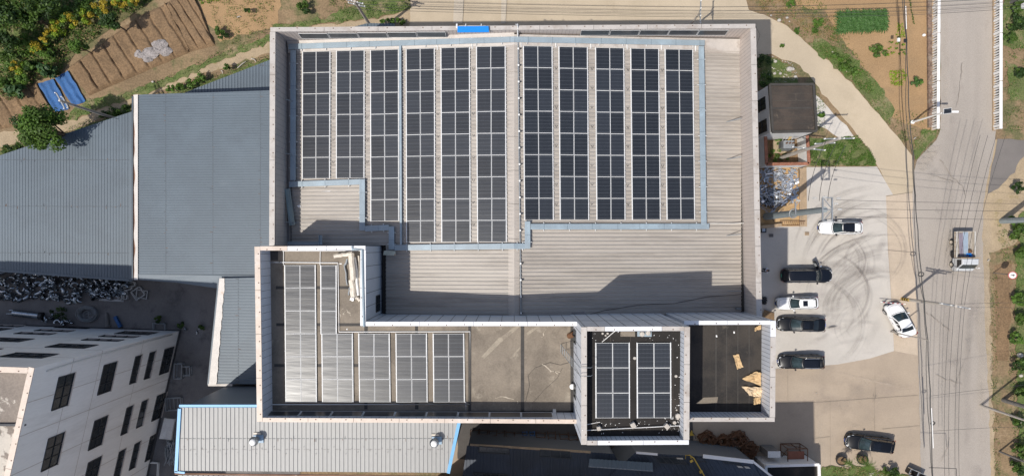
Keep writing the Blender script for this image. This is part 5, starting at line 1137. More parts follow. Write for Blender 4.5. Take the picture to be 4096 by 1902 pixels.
mb = MB(); mb.path([(pC-b_)*.52+Vector((.5*math.cos(k*.5236)*.8, .5*math.sin(k*.5236)*.8, .15*math.sin(k*.5236))) for k in range(12)], .07, 6, closed=True); mb.obj('cable_ring', m_steel, tC)
tD, pD = pole('concrete pole inside the brick enclosure with stacked crossarms', (3359,553), 13.4, .19, .13, arms=((.2,1.3,(1,.02,0),4),(3.0,.9,(1,.05,0),3),(6.4,1.6,(1,-.1,0),4)))
tE, pE = pole('concrete roadside pole with yellow and black striped foot', (3824,1223), 9, .17, .12, arms=((.15,1.35,(1,-.18,0),4),(.75,1.1,(1,-.18,0),3)), stripes=True)
pole('slim steel post standing beside the askew white saloon', (3717,1360), 6.9, .07, .05, m_polec)
pole('pale timber pole leaving the frame at the lower right edge', (4180,1706), 9, .13, .10)
pole('dark thick pole leaving the frame at the lower right edge', (4250,1672), 8, .22, .18, m_poled)
pole('thin dark pole nearest the bottom right corner', (4200,1888), 7, .10, .08, m_poled)
pole('thick grey pole on the dirt verge at the right edge', (4260,870), 8.5, .30, .24, m_poleg)
pole('leaning post with dark shadow beside the bottom edge of the road', (3755,1905), 2.4, .07, .06, m_poled, base=(3668,1888), name='leaning_post', cat='post') if 0 else None
# solar street lamp
lt = thing('street_lamp', 'white solar street lamp leaning out over the left balustrade', 'street lamp', P(3648,489,0))
tp = P(3768,452,5.4)-lt.location; mb = MB(); mb.tube((0,0,0), tp, .11, .07, 12); mb.tube((0,0,0), (0,0,.2), .2, .2, 10); mb.obj('post', m_wpaint, lt)
a1 = P(3815,447,5.7)-lt.location; mb = MB(); mb.tube(tp, a1, .045, n=8); mb.obj('arm', m_steel, lt); mb = MB(); mb.box(a1+Vector((.15,0,0)), (.62,.20,.10)); bevel(mb.obj('lamp_head', m_wpaint, lt), .03)
mb = MB(); sp = P(3790,444,5.9)-lt.location; M_ = Matrix.Rotation(-.2,4,'X') @ Matrix.Rotation(.15,4,'Y') @ Matrix.Shear('XY', 4, (.35,0)) if 0 else Matrix.Rotation(.12,4,'Z') @ Matrix.Rotation(.3,4,'X'); mb.use(m_alu).box(sp, (.78,.52,.04), M=M_); mb.use(m_cell).box(sp+M_ @ Vector((0,0,.012)), (.72,.46,.03), M=M_); mb.obj('lamp_panel', None, lt)
# round road sign
sg = thing('road_sign', 'round white road sign with red rim and black numeral on a thin post', 'road sign', P(3972,1090,0))
hp2 = P(4050,1100,2.9)-sg.location; mb = MB(); mb.tube((0,0,0), hp2+Vector((-.03,0,.25)), .035, n=8); mb.obj('post', m_poled, sg)
nS = Vector((-.72,.12,.68)).normalized(); MS = frame_on(hp2+Vector((0,0,.02)), (0,-1,0), nS)
for r, z, m, nme in ((.40,0,m_red,'rim_disc'),(.31,.012,m_wpaint,'face_disc')):
    mb = MB(); mb.v = []; mb.disc((0,0), r, z, 28); mb.disc((0,0), r, z-.01, 28); mb.v = [MS @ v for v in mb.v]; mb.obj(nme, m, sg)
mb = MB(); mb.path([MS @ Vector(q) for q in ((-.10,.10,.03),(-.03,.16,.03),(.06,.14,.03),(.07,.06,.03),(-.10,-.13,.03),(.11,-.13,.03))], .022, 4); mb.obj('numeral', m_black, sg)
# striped barrier pole
bz_ = thing('barrier_pole', 'red and white striped barrier pole beside the white saloon', 'barrier', P(3522,1206,0))
a, b = P(3522,1207,1.0)-bz_.location, P(3622,1215,1.0)-bz_.location
for k in range(11): mb = MB(); mb.tube(a.lerp(b,k/11), a.lerp(b,(k+1)/11), .04, n=8); mb.obj('stripe', m_red if k % 2 else m_wpaint, bz_)
mb = MB(); mb.tube((.3,0,0), (.3,0,1.0), .06, n=8); mb.box((.3,0,.1), (.3,.22,.2)); mb.obj('stand', m_steel, bz_)
# cables
def wire(label, pl, r=.012, sag=.5, mat=m_wire, group='overhead wires', name='overhead_wire', cat='wire', seg=10):
    mb = MB(); c = pl[0]; ps = []
    for a, b in zip(pl[:-1], pl[1:]):
        for i in range(seg): t = i/seg; ps.append(a.lerp(b, t)+Vector((0,0,-4*sag*t*(1-t)))-c)
    ps.append(pl[-1]-c); mb.path(ps, r, 5); return tag(mb.obj(name, mat, loc=c), label, cat, group)
zk = 5.7
kp = [(3616,-30),(3628,160),(3634,330),(3640,480),(3655,620),(3662,780),(3672,920),(3686,1090),(3698,1200),(3712,1360),(3722,1560),(3728,1720),(3733,1930)]
wire('thick black cable bundle running down along the left of the road', [P(x,y,zk) for x, y in kp], .045, .12, name='cable_bundle', cat='cable', seg=5)
wire('thinner cable twisting beside the thick bundle along the road', [P(x-8+6*math.sin(i*1.7),y,zk-.15) for i, (x, y) in enumerate(kp)], .03, .12, name='cable_bundle', cat='cable', seg=5)
wire('slim cable beside the field nearest the hall side of the road', [P(x-22,y,zk) for x, y in kp[:6]]+[P(3648,900,zk)], .022, .1, name='cable_bundle', cat='cable', seg=5) if 0 else None
def cring(label, px, py, r, z=zk): mb = MB(); mb.path([(r*math.cos(k*.35), r*Q*math.sin(k*.35), .06*math.sin(k)) for k in range(18)], .05, 6, closed=True); tag(mb.obj('cable_coil', m_wire, loc=P(px,py,z)), label, 'cable coil')
cring('black coil of spare cable hanging on the bundle, upper one', 3684, 1096, .26); cring('black coil of spare cable hanging on the bundle, lower one', 3731, 1690, .2)
for i, (a, b) in enumerate((((3617,160),(3617,172)),((3622,166),(3622,168)))): pass
for nm, px, py, m in (('black', 3621, 163, m_trim), ('grey', 3594, 160, m_ins)):
    mb = MB(); mb.box((0,0,0), (.25,.35,.2)); tag(bevel(mb.obj('junction_box', m, loc=P(px,py,zk+.1)), .03), nm+' junction box hanging on the cable over the field', 'junction box')
mb = MB(); mb.tube(P(3726,1630,zk+.1)-P(3728,1720,zk), P(3733,1790,zk+.1)-P(3728,1720,zk), .04, n=8); tag(mb.obj('cable_sleeve', m_wpaint, loc=P(3728,1720,zk)), 'long white sleeve on the cable near the bottom of the road', 'sleeve')
for i, (y0, y1, y2) in enumerate(((26,29,2),(41,45,16),(51,57,30),(62,69,42))):
    wire('wire crossing the top of the picture, %s from top' % ORD[i], [P(1418,y0-24,9.7), P(2803,y1,8.1), P(3640,y1-18+i*3,8.1), P(4200,y2-20,8.3)], .017, .25)
for i, (y0, y1) in enumerate(((799,816),(832,845),(865,880))): wire('wire running right from the lattice pole, %s from top' % ORD[i], [P(3345-i*4,y0,14.2), P(4250,y1,9)], .016, .8)
for i, (x0, x1, y1) in enumerate(((3233,3306,560),(3277,3345,572),(3311,3383,580))): wire('wire between lattice pole and enclosure pole, %s from left' % ORD[i], [P(x0,803,14), P(x1,y1,12.6)], .022, .7)
for i, (xt, xm, xb) in enumerate(((3978,3800,3780),(4014,3818,3797),(4052,3845,3822),(4100,3858,3838))):
    wire('road wire up from the striped pole, %s from left' % ORD[i], [P(xm,1213+i*2,9.1), P(xt,-40+0*i,9.1)] if 0 else [P(xm,1213+i*2,9.1), P(xm+(xt-xm)*.68,540,9.1)], .016, .6)
    wire('road wire down from the striped pole, %s from left' % ORD[i], [P(xm,1224+i*2,9.1), P(xb,1940,9.1)], .016, .4)
for i, (y0, y1) in enumerate(((1300-90,1216),(1222,1226))): wire('service wire going right from striped pole, %s' % ('upper' if i == 0 else 'lower'), [P(3830,1215+i*14,8.6), P(4200,1207+i*24,7)], .014, .4)
wire('service wire crossing the road low down, upper', [P(3722,1582,zk), P(4180,1530,7)], .014, .2); wire('service wire crossing the road low down, lower', [P(3732,1722,zk), P(4200,1700,7)], .014, .2)
wire('dark wire crossing the road at the bottom edge', [P(3716,1868,zk), P(3826,1872,zk), P(3830,1930,zk)], .03, .05)
wire('thin wire across the hall top right corner', [P(3022,105,18.1), P(3040,140,17), P(3025,190,17.5), P(2968,340,15.4)], .016, .02)
wire('long loose black cable lying on the shaded right slope', [hp_(2315,1268,.1), hp_(2420,1240,.1), hp_(2560,1218,.1), hp_(2700,1212,.1), hp_(2830,1186,.1), hp_(2965,1176,.1)], .02, 0, group='loose cables on the roofs', name='loose_cable', cat='cable')
wire('curving black cable lying on the office roof deck', [do(x,y,.03) for x, y in ((2102,1605),(2118,1540),(2112,1500),(2140,1470),(2200,1448),(2240,1458),(2290,1445))], .012, 0, group='loose cables on the roofs', name='loose_cable', cat='cable')
wire('fine cable trailing diagonally across the office roof deck', [do(x,y,.03) for x, y in ((2128,1612),(2180,1555),(2230,1510),(2250,1470))], .01, 0, group='loose cables on the roofs', name='loose_cable', cat='cable')
wire('thin wire crossing from mid shed to office left coping', [P(1020,1050,ZO+.1), P(1078,1048,DO+.15), P(1120,1048,DO+.12)], .02, .02)
wire('guy wire hanging down beside the concrete pole over the tarps', [P(240,404,9.4), P(500,485,3)], .02, .4)

mb = MB(); mb.tube(P(3623,25,zk+.1)-P(3625,70,zk), P(3626,117,zk+.1)-P(3625,70,zk), .035, n=8); tag(mb.obj('cable_sleeve', m_wpaint, loc=P(3625,70,zk)), 'white sleeve on the cable over the right field near the top', 'sleeve')
for px, py, lb in ((4045,12,'white outdoor unit at the very top right corner'),(4056,46,'white outdoor unit below the corner one at top right')):
    t = thing('outdoor_unit', lb, 'air conditioner', P(px,py,0)+Vector((-.9,-.5,0))); mb = MB(); mb.box((.9,.5,1.8), (.75,.5,.6)); bevel(mb.obj('casing', m_wpaint, t), .03); mb = MB(); mb.box((.9,.5,.75), (.5,.3,1.5)); mb.obj('stand', m_poled, t)
# ================================================================ ROOF AND YARD THINGS
# blue canopy cabinet at the top parapet
cb = thing('inverter_cabinet', 'bright blue topped equipment rack against the hall top parapet', 'cabinet', P(1893,128,17.2))
c0 = cb.location; zc = 18.25
a = [P(x, y, zc)-c0 for x, y in ((1830,107),(1954,106),(1956,130),(1830,131))]
mb = MB(); mb.prism([(p.x, p.y) for p in a], a[0].z, a[0].z+.08); bevel(mb.obj('canopy', m_bluep, cb), .01)
mb = MB(); 
for x in (1840,1945): p = P(x,118,17)-c0; mb.tube((p.x,p.y,-.6), (p.x,p.y,.7), .03, n=6)
mb.beam((P(1840,118,17)-c0)+Vector((0,0,.9)), (P(1945,118,17)-c0)+Vector((0,0,.9)), .04, .04); mb.obj('rack', m_alu, cb)
for x, w_ in ((1827,.12),(1863,.05),(1925,.05)): mb = MB(); mb.beam(P(x,96,18.12)-c0, P(x,114,18.12)-c0, w_, .08); mb.obj('bracket', m_alu, cb)
for x0, x1, m in ((1850,1900,m_wpaint),(1905,1945,m_pipe)): mb = MB(); p, q = P(x0,134,16.9)-c0, P(x1,134,16.9)-c0; mb.box(((p.x+q.x)/2, p.y+.1, .05), (q.x-p.x,.3,.7)); bevel(mb.obj('inverter', m, cb), .03)
mb = MB(); mb.box(P(1866,141,16.7)-c0, (.32,.12,.1)); mb.obj('vent_grille', m_dseam, cb)
vs = thing('vent_mast', 'thin pale mast with forked tip on the top parapet by the ridge', 'mast', P(2070,115,17.9))
mb = MB(); mb.path([P(2070,96,18.4)-vs.location, P(2071,140,17.6)-vs.location, P(2072,152,17.2)-vs.location], .045, 6); mb.tube(P(2070,103,18.3)-vs.location, P(2063,97,18.5)-vs.location, .035, n=5); mb.obj('mast_pipe', m_alu, vs)
def slab(name, label, cat, poly, z, th, mat, rot=None, group=None, wob=0.):
    mb = MB(); pp = pts(poly, z); c = sum(pp, Vector())/len(pp); mb.prism([(p.x-c.x, p.y-c.y) for p in pp], 0, th)
    o = mb.obj(name, mat, loc=c)
    if wob:
        for v in o.data.vertices: v.co.z += wob*R.random()
    return tag(o, label, cat, group)
def bent(name, label, cat, poly, z, mat, amp=.15, group=None):   # crumpled sheet
    pp = pts(poly, z); c = sum(pp, Vector())/len(pp); mb = MB(); n = 9; rows = []
    for i in range(n):
        r = []
        for j in range(n):
            u, v = i/(n-1), j/(n-1); p = pp[0].lerp(pp[1], u).lerp(pp[3].lerp(pp[2], u), v)-c
            h = amp*(abs(mnoise.noise(Vector((p.x*1.7, p.y*2.2, z+p.x*.3)))+.3*mnoise.noise(p*6)))+.02
            r.append(p+Vector((.06*R.random(), .06*R.random(), h*2)))
        rows.append(r)
    mb.grid(rows, False); o = mb.obj(name, mat, loc=c); s = o.modifiers.new('s', 'SOLIDIFY'); s.thickness = .015; return tag(o, label, cat, group)
# bare roof corner oddments
zz = lambda x, y: PR(x, y, 0).z
def gutterpiece(label, a, b, wd, z, mat=m_tray):
    A, B = P(*a, z), P(*b, z); c = (A+B)/2; mb = MB(); d = (B-A).normalized(); n = Vector((-d.y, d.x, 0)); w = wd/2
    mb.grid([[p+n*w*s+Vector((0,0,h)) for s, h in ((-1,.16),(-1,0),(1,0),(1,.16))] for p in (A-c, B-c)], False); o = mb.obj('channel_offcut', mat, loc=c); s = o.modifiers.new('s', 'SOLIDIFY'); s.thickness = .02; return tag(o, label, 'offcut', 'leftover metal channels on the hall roof')
gutterpiece('long tapered grey green channel leaning in the left gutter', (1151,755), (1170,900), .42, 15.5, mk('green_grey_sheet', (.30,.36,.35), .5, var=.08))
gutterpiece('grey channel lying along the shaded foot of the office wall', (1150,972), (1288,972), .28, 15.9)
gutterpiece('short upright grey channel end beside the office wall', (1283,940), (1283,978), .26, 16.1)
lp = slab('fibre_sheet', 'small lichen stained sheet lying on the tray corner by the office', 'sheet', [(1536,1002),(1583,1003),(1582,1021),(1533,1019)], 16.6, .05, m_lichen, wob=.02)
slab('white_scrap', 'small white scrap lying on the bare roof corner', 'scrap', [(1186,822),(1200,818),(1205,826),(1195,829)], zz(1195,825)+.06, .03, m_wpaint)
slab('white_scrap', 'thin white sliver lying on bare corner ribs', 'scrap', [(1283,765),(1325,763),(1318,766)], zz(1300,765)+.07, .02, m_wpaint)
slab('grey_block', 'grey block lying in the lower right roof corner', 'block', [(2940,1227),(2962,1228),(2960,1238),(2942,1236)], zz(2950,1232)+.05, .2, m_steel, wob=.1)
slab('dark_patch', 'dark repair patch on the shaded right slope', 'patch', [(2290,1246),(2338,1245),(2338,1254),(2283,1255)], zz(2310,1250)+.055, .01, m_gseam)
# heap of bent flashings on the office roof, piece by piece
FL = 'bent flashings heaped on the office roof'
def flash(label, a, b, wd, z, z2=None, mat=m_flash, lip=.12):
    A, B = P(*a, DO+z), P(*b, DO+(z2 or z)); c = (A+B)/2; mb = MB(); d = (B-A).normalized(); n = Vector((-d.y, d.x, 0)).normalized(); w = wd/2; rows = []
    for i in range(7):
        p = A.lerp(B, i/6)-c+Vector((R.uniform(-.03,.03), R.uniform(-.03,.03), R.uniform(0,.05))); rows.append([p+n*w*s+Vector((0,0,h)) for s, h in ((-1,-lip),(-.95,0),(.35,.03),(1,-lip*.8))])
    mb.grid(rows, False); o = mb.obj('bent_flashing', mat, loc=c); s = o.modifiers.new('s', 'SOLIDIFY'); s.thickness = .012; return tag(o, label, 'flashing', FL)
flash('top flashing of the office heap, sloping left from the corner', (1335,1024), (1410,1012), .28, .5, .75)
flash('widest upright beige flashing on top of the office heap', (1403,1012), (1412,1118), .40, .8, .7)
flash('upright flashing with holes at the heap lower end', (1407,1118), (1413,1186), .42, .45, .35)
flash('narrow pale flashing along the right of the office heap', (1418,1028), (1434,1180), .2, .35, .3, m_pipe)
flash('thin grey flashing bowed left of the office heap', (1379,1060), (1390,1140), .10, .2, .15, m_steel)
flash('dark strip crossing under the top of the heap', (1390,1035), (1380,1062), .16, .4, .25, m_steel)
flash('beige strip lying innermost beside the white coping', (1436,1020), (1441,1172), .14, .2, .18)
flash('short crooked flashing at the heap lower right', (1425,1188), (1441,1200), .25, .2, .15)
flash('pale flashing poking below the office heap', (1400,1190), (1418,1196), .34, .15, .1, m_wpaint)
flash('slim strip slanting left below the heap middle', (1405,1130), (1394,1178), .12, .25, .15, m_steel)
slab('white_scrap', 'little white chip on the office deck near the heap', 'scrap', [(1358,1052),(1367,1052),(1367,1056),(1358,1056)], DO+.01, .03, m_wpaint)
slab('white_scrap', 'little white chip on the office deck below the heap', 'scrap', [(1386,1313),(1390,1312),(1390,1318),(1386,1318)], DO+.01, .03, m_wpaint)
# office roof right end: clay pipe, lamp, cable box
cpz = thing('vent_pipe', 'short rusty clay vent pipe at the right end of the office roof', 'pipe', P(2276,1342,DO)); mb = MB(); mb.tube((0,0,0), (.35,.18,.5), .22, n=14); mb.obj('pipe_body', m_rustst, cpz); mb = MB(); mb.tube((.35,.18,.5), (.37,.19,.53), .16, n=14); mb.obj('pipe_mouth', m_trim, cpz)
fl = thing('floodlight', 'small white round floodlight at the foot of the tower wall', 'lamp', P(2288,1541,DO)); mb = MB(); mb.tube((0,0,0), (0,0,.3), .05, n=6); mb.obj('bracket', m_steel, fl); mb = MB(); mb.grid([[(r*math.cos(k*.39), r*math.sin(k*.39), z) for k in range(16)] for r, z in ((.1,.25),(.22,.35),(.22,.42),(.15,.46),(.01,.47))], True, True); mb.obj('lamp_shade', m_wpaint, fl)
mb = MB(); mb.box((0,0,.15), (.24,.30,.3)); tag(bevel(mb.obj('junction_box', m_pipe, loc=P(2217,1641,DO)), .02), 'grey junction box beside the lower office parapet', 'junction box')
# tower roof clutter
BS = 'pale concrete blocks propping the tower conduit'
for i, (px, py, s) in enumerate(((2393,1707,.26),(2530,1695,.34),(2664,1699,.32))):
    mb = MB(); mb.box((0,0,.2), (s,s*1.1,.4), rz=.2+i*.3); tag(bevel(mb.obj('concrete_block', m_stone, loc=P(px,py,DT)), .04), 'pale block under the tower conduit, %s from left' % ORD[i], 'block', BS)
for i, (px, py, s, lb) in enumerate(((2710,1660,.36,'square pale block in the lower right corner of tower roof'),(2567,1334,.36,'round pale stone on the sheet at tower top edge'),(2591,1330,.34,'white block on the sheet at tower top edge'),(2410,1332,.16,'left pale chip at the tower top left'),(2430,1332,.16,'right pale chip at the tower top left'),(2422,1340,.13,'lowest pale chip at the tower top left'),(2538,1430,.22,'white lump between the two tower panel strips'),(2703,1502,.2,'white lump right of the tower panels'),(2697,1687,.25,'white lump below the square block on the tower'),(2711,1673,.14,'tiny white lump under the square block'),(2706,1637,.12,'tiny white lump above the square block'))):
    mb = MB(); mb.grid([[(s*.55*f*math.cos(k*.7854+i)*(1+.2*mnoise.noise(Vector((k,i,1)))), s*.55*f*math.sin(k*.7854+i), z*s) for k in range(8)] for f, z in ((.9,0),(1,.35),(.85,.6),(.01,.68))], False, True); tag(mb.obj('rubble_block', m_stone, loc=P(px,py,DT+.005)), lb, 'block')
slab('steel_sheet', 'blue grey sheet at the tower roof top edge', 'sheet', [(2549,1324),(2606,1325),(2606,1345),(2549,1344)], DT+.01, .03, m_tray)
slab('felt_mat', 'brown mat at the tower roof top edge', 'mat', [(2482,1324),(2540,1324),(2540,1345),(2482,1344)], DT+.01, .02, m_deck)
mb = MB(); mb.beam((-.5,-.42,.05), (.5,.42,.05), .05, .04); tag(mb.obj('batten', m_pipe, loc=P(2436,1342,DT)), 'thin pale batten lying diagonally at the tower top left', 'batten')
mb = MB(); mb.beam((-.6,-.08,.3), (.6,.1,.1), .04, .04); tag(mb.obj('batten', m_pipe, loc=P(2365,1690,DT)), 'thin pale batten lying at the tower lower left', 'batten')
mb = MB()
for k in range(120):
    x, y = R.gauss(2690,28), R.gauss(1685,24)
    if R.random() < .5: x, y = R.uniform(2360,2720), R.uniform(1680,1735)
    if R.random() < .2: x, y = R.uniform(2355,2720), R.uniform(1325,1362)
    if R.random() < .1: x, y = R.uniform(2700,2725), R.uniform(1340,1700)
    if 2352 < x < 2728 and 1320 < y < 1745: mb.leaf(P(x,y,DT+.03), R.uniform(.015,.06), Vector((0,0,1)))
tag(mb.obj('white_chips', m_wpaint), 'scatter of tiny white paint chips on the tower roof', 'chips', kind='stuff')
# east wing: cardboard
CBD = 'torn cardboard on the black right wing roof'
bent('cardboard', 'folded cardboard piece lying alone in mid right wing roof', 'cardboard', [(2930,1420),(2952,1416),(2970,1468),(2945,1476)], DE+.05, m_card, .12, CBD)
bent('cardboard', 'large torn cardboard at the right edge of black roof', 'cardboard', [(2966,1515),(3018,1484),(3042,1490),(3040,1542)], DE+.05, m_card, .22, CBD)
bent('cardboard', 'crumpled pale paper sheet below the large torn cardboard', 'cardboard', [(2964,1545),(3045,1546),(3040,1592),(2995,1580)], DE+.04, mk('pale_kraft', (.62,.48,.32), .85, var=.1, scale=3), .28, CBD)
bent('cardboard', 'small crumpled cardboard in the lower right roof corner', 'cardboard', [(3008,1590),(3038,1585),(3040,1612),(3010,1618)], DE+.04, m_card, .2, CBD)
bent('cardboard', 'cardboard scrap in the upper right roof corner', 'cardboard', [(3012,1310),(3040,1298),(3042,1316),(3015,1324)], DE+.04, m_card, .2, CBD)
slab('felt_flap', 'faded brown felt flap at the lower left of black roof', 'felt', [(2782,1612),(2815,1588),(2872,1586),(2868,1608),(2800,1614)], DE+.01, .01, m_deck)
for i, (x, y, lb) in enumerate(((2936,1328,'white chip at black roof top, right'),(2866,1343,'white chip at black roof top, left'))): slab('white_scrap', 'small '+lb, 'scrap', [(x-3,y-4),(x+2,y-4),(x+3,y+4),(x-2,y+4)], DE+.01, .03, m_wpaint)
# ---------- west yard: duct elbows heap, long duct, coil, frames
def elbow(R_, r, ang=90):
    mb = MB(); n = max(4, int(ang/13))
    mb.path([(R_*math.cos(math.radians(ang*i/n))-R_*.7, R_*math.sin(math.radians(ang*i/n))-R_*.5, 0) for i in range(n+1)], r, 12, caps=False)
    for e in (0, n):
        pass
    return mb.obj('duct_elbow', m_duct)
EL = []
protos = []
for q in ((.34,.18,90),(.28,.14,90),(.5,.19,90),(.30,.13,180),(.20,.11,90)):
    o = elbow(*q); protos.append([o, False])
def put(o, loc, rot, label, cat, group):
    if not o[1]: c = o[0]; o[1] = True
    else: c = o[0].copy(); C.objects.link(c)
    c.location = loc; c.rotation_euler = rot; return tag(c, label, cat, group)
n_el = 0; k = 0
while n_el < 284:
    t = R.random(); x = -30+t*545; ytop = 1088+t*38; ybot = 1196+12*math.sin(x*.03)+t*10-max(0, t-.78)*240
    y = R.uniform(ytop-12, ybot); e = min(1, (ybot-y)/60)
    z = .2+R.random()*1.2*e; pr = protos[R.choice((0,0,1,1,2,3,4,4))]
    put(pr, P(x, y, z), (R.uniform(-1,1), R.uniform(-1,1), R.uniform(0,6.28)), 'shiny steel duct elbow in the big heap beside the shed', 'duct elbow', 'duct elbows heaped in the shaded yard'); n_el += 1
for k in range(14): x = 165+k*9+R.uniform(-6,6); put(protos[R.choice((1,3,4))], P(x+0, 1272+k*1.2+R.uniform(-10,8), .2+R.random()*.3), (R.uniform(-1,1), R.uniform(-1,1), R.uniform(0,6)), 'shiny duct elbow in the row between long duct and wire coil', 'duct elbow', 'duct elbows beside the white building')
for x, y, lb in ((742,1314,'stray duct elbow on the yard weeds'),(798,1312,'stray duct elbow in the green clump'),(787,1330,'tiny duct elbow below the green clump')): put(protos[4], P(x,y,.15), (0,.3,R.random()*6), lb, 'duct elbow', None)
mb = MB()
for i in range(3): mb.tube((0,0,0),(1,0,0),.2,n=14) if 0 else None
for i, (x, y, rr, ln, an) in enumerate(((330,1137,.26,.5,.9),(300,1172,.2,.6,0),(222,1185,.1,.6,.1),(460,1135,.14,.6,.8),(415,1130,.24,.4,1.6),(100,1110,.22,.5,.5))):
    mb = MB(); mb.tube((-ln/2,0,0),(ln/2,0,0),rr,n=16,caps=False); o = mb.obj('duct_section', m_duct, loc=P(x,y,.9)); o.rotation_euler = (0,R.uniform(-.2,.2),an); s = o.modifiers.new('s','SOLIDIFY'); s.thickness = .012
    tag(o, 'short straight steel duct length on the elbow heap, %s from left' % ORD[[100,222,300,330,415,460].index(x)], 'duct', 'straight duct lengths on the heap')
ld = thing('steel_duct', 'long polished spiral duct lying beside the white building', 'duct', P(105,1257,.35)); a, b = P(55,1250,.35)-ld.location, P(158,1262,.35)-ld.location
mb = MB(); ps = [a.lerp(b, i/60) for i in range(61)]; mb.path(ps, [.34+(.012 if i % 2 else 0) for i in range(61)], 18); mb.obj('duct_body', m_duct, ld)
mb = MB(); mb.path([b, b+(b-a).normalized()*.35], .40, 16); mb.obj('end_collar', m_trim, ld)
mb = MB(); mb.tube(a+Vector((-.45,.28,0)), a+Vector((.1,.25,0)), .08, n=8); mb.tube(a+Vector((-.75,-.1,0)), a+Vector((.1,-.08,0)), .08, n=8); mb.obj('end_pipe', m_duct, ld)
co = thing('wire_coil', 'big round coil of grey wire lying on the shaded yard', 'coil', P(356,1254,0))
mb = MB()
for k in range(30):
    r = R.uniform(.72,1.08); ox, oy, z = R.uniform(-.06,.06), R.uniform(-.06,.06), R.uniform(.05,.5); mb.path([(ox+r*math.cos(i*.21), oy+r*Q*1.02*math.sin(i*.21), z+.05*math.sin(i*.4+k)) for i in range(30)], .022, 4, closed=True)
for k in range(10): r = R.uniform(.3,.65); ox, oy = R.uniform(-.15,.2), R.uniform(-.25,.1); mb.path([(ox+r*math.cos(i*.21), oy+r*Q*math.sin(i*.21), .15+.1*math.sin(i*.5)) for i in range(24)], .016, 4)
mb.obj('wire_loops', m_steel, co); mb = MB(); mb.beam((-.25,0,.1),(.25,0,.1),.05,.05); mb.beam((0,-.25,.1),(0,.25,.1),.05,.05); mb.obj('cross_brace', m_steel, co)
def frame(label, px, py, wd, ht, rot=0, tilt=0, z=.1, mat=m_steel, bars=0, tk_=.09, group='steel frames lying in the shaded yard', depth=.25):
    t = MB(); x, y = wd/2, ht/2
    for zz_ in (0, depth):
        for a, b in (((-x,-y),(x,-y)),((x,-y),(x,y)),((x,y),(-x,y)),((-x,y),(-x,-y))): t.beam((*a,zz_), (*b,zz_), tk_, tk_*.6)
    for a in ((-x,-y),(x,-y),(x,y),(-x,y)): t.beam((*a,0), (*a,depth), tk_, tk_)
    for k in range(bars): t.beam((-x+wd*(k+1)/(bars+1),-y,depth*.5), (-x+wd*(k+1)/(bars+1),y,depth*.5), tk_*.7, tk_*.7)
    o = t.obj('steel_rack', mat, loc=P(px,py,z)); o.rotation_euler = (tilt,0,rot); return tag(o, label, 'rack', group)
frame('long open grey frame poking from under the shed eave, upper', 515, 1140, 1.5, .40, .25, group='open steel frames near the elbow heap'); frame('long open grey frame poking from under the shed eave, lower', 512, 1153, 1.0, .32, .25, group='open steel frames near the elbow heap')
frame('narrow upright grey frame right of the elbow heap, left', 485, 1182, .35, .8, -.1, group='open steel frames near the elbow heap'); frame('narrow upright grey frame right of the elbow heap, right', 506, 1179, .36, .82, -.05, group='open steel frames near the elbow heap')
frame('square grey frame turned cornerwise on the yard', 556, 1172, 1.05, 1.0, .6, group='open steel frames near the elbow heap'); frame('second square frame under the cornerwise frame', 572, 1175, 1.1, .8, -.15, z=.02, group='open steel frames near the elbow heap')
mb = MB(); mb.box((0,0,.06), (2.6,.22,.12), rz=-.05); tag(mb.obj('steel_channel', m_steel, loc=P(448,1199,0)), 'long flat grey channel lying below the elbow heap', 'channel')
frame('square pale frame leaning at the white building corner', 640, 1306, 1.2, .85, -.05, .2, group='open steel frames beside the white building'); frame('tall pale frame beside the white building first column', 722, 1480, .75, 1.55, -.04, group='open steel frames beside the white building', depth=.6); frame('small pale frame with elbow beside the white building', 752, 1480, .8, .9, 0, bars=1, group='open steel frames beside the white building', depth=.5)
frame('wide pale frame beside the blue trimmed shed corner', 700, 1612, 1.6, 1.25, .06, bars=3, group='open steel frames beside the white building', depth=.4)
frame('pale rimmed frame at the foot of the white building, lowest', 610, 1875, 1.3, 1.5, -.05, mat=m_pipe, group='open steel frames beside the white building', depth=.3)
slab('steel_plate', 'grey door-like plate leaning between white building and blue shed', 'plate', [(660,1668),(705,1672),(688,1755),(642,1750)], .9, .08, m_pipe, wob=.3)
mb = MB()
for k in range(60): x, y = R.uniform(-.45,.45), R.uniform(-1.1,1.1); a_ = R.gauss(1.5,.25); mb.beam((x-.6*math.cos(a_),y-.6*math.sin(a_),R.uniform(.05,.5)), (x+.6*math.cos(a_),y+.6*math.sin(a_),R.uniform(.05,.5)), .06, .05)
tag(mb.obj('steel_offcuts', m_steel, loc=P(686,1798,0)), 'tangle of pale steel offcuts beside the blue trimmed shed', 'offcuts', kind='stuff')
bb = MB(); bb.box((0,0,.2), (.35,1.25,.3), rz=.5); bb.box((.05,.05,.4), (.25,.9,.1), rz=.5); tag(bevel(bb.obj('blue_trolley', m_tarp, loc=P(476,1285,0)), .05), 'long dark blue machine part lying on the yard', 'machine part')
gp = MB(); gp.grid([[(x+.16*f*math.cos(a*.785), y*1.0, .25+.2*f*math.sin(a*.785)) for a in range(8)] for x, y, f in ((-.1,.75,.5),(-.05,.5,1),(0,0,1.1),(.05,-.5,.9),(.08,-.6,1.8),(.08,-.68,1.8))], False, True); tag(gp.obj('grey_cylinder', m_poled, loc=P(434,1277,0)), 'dark tapered machine part left of the blue one', 'machine part')
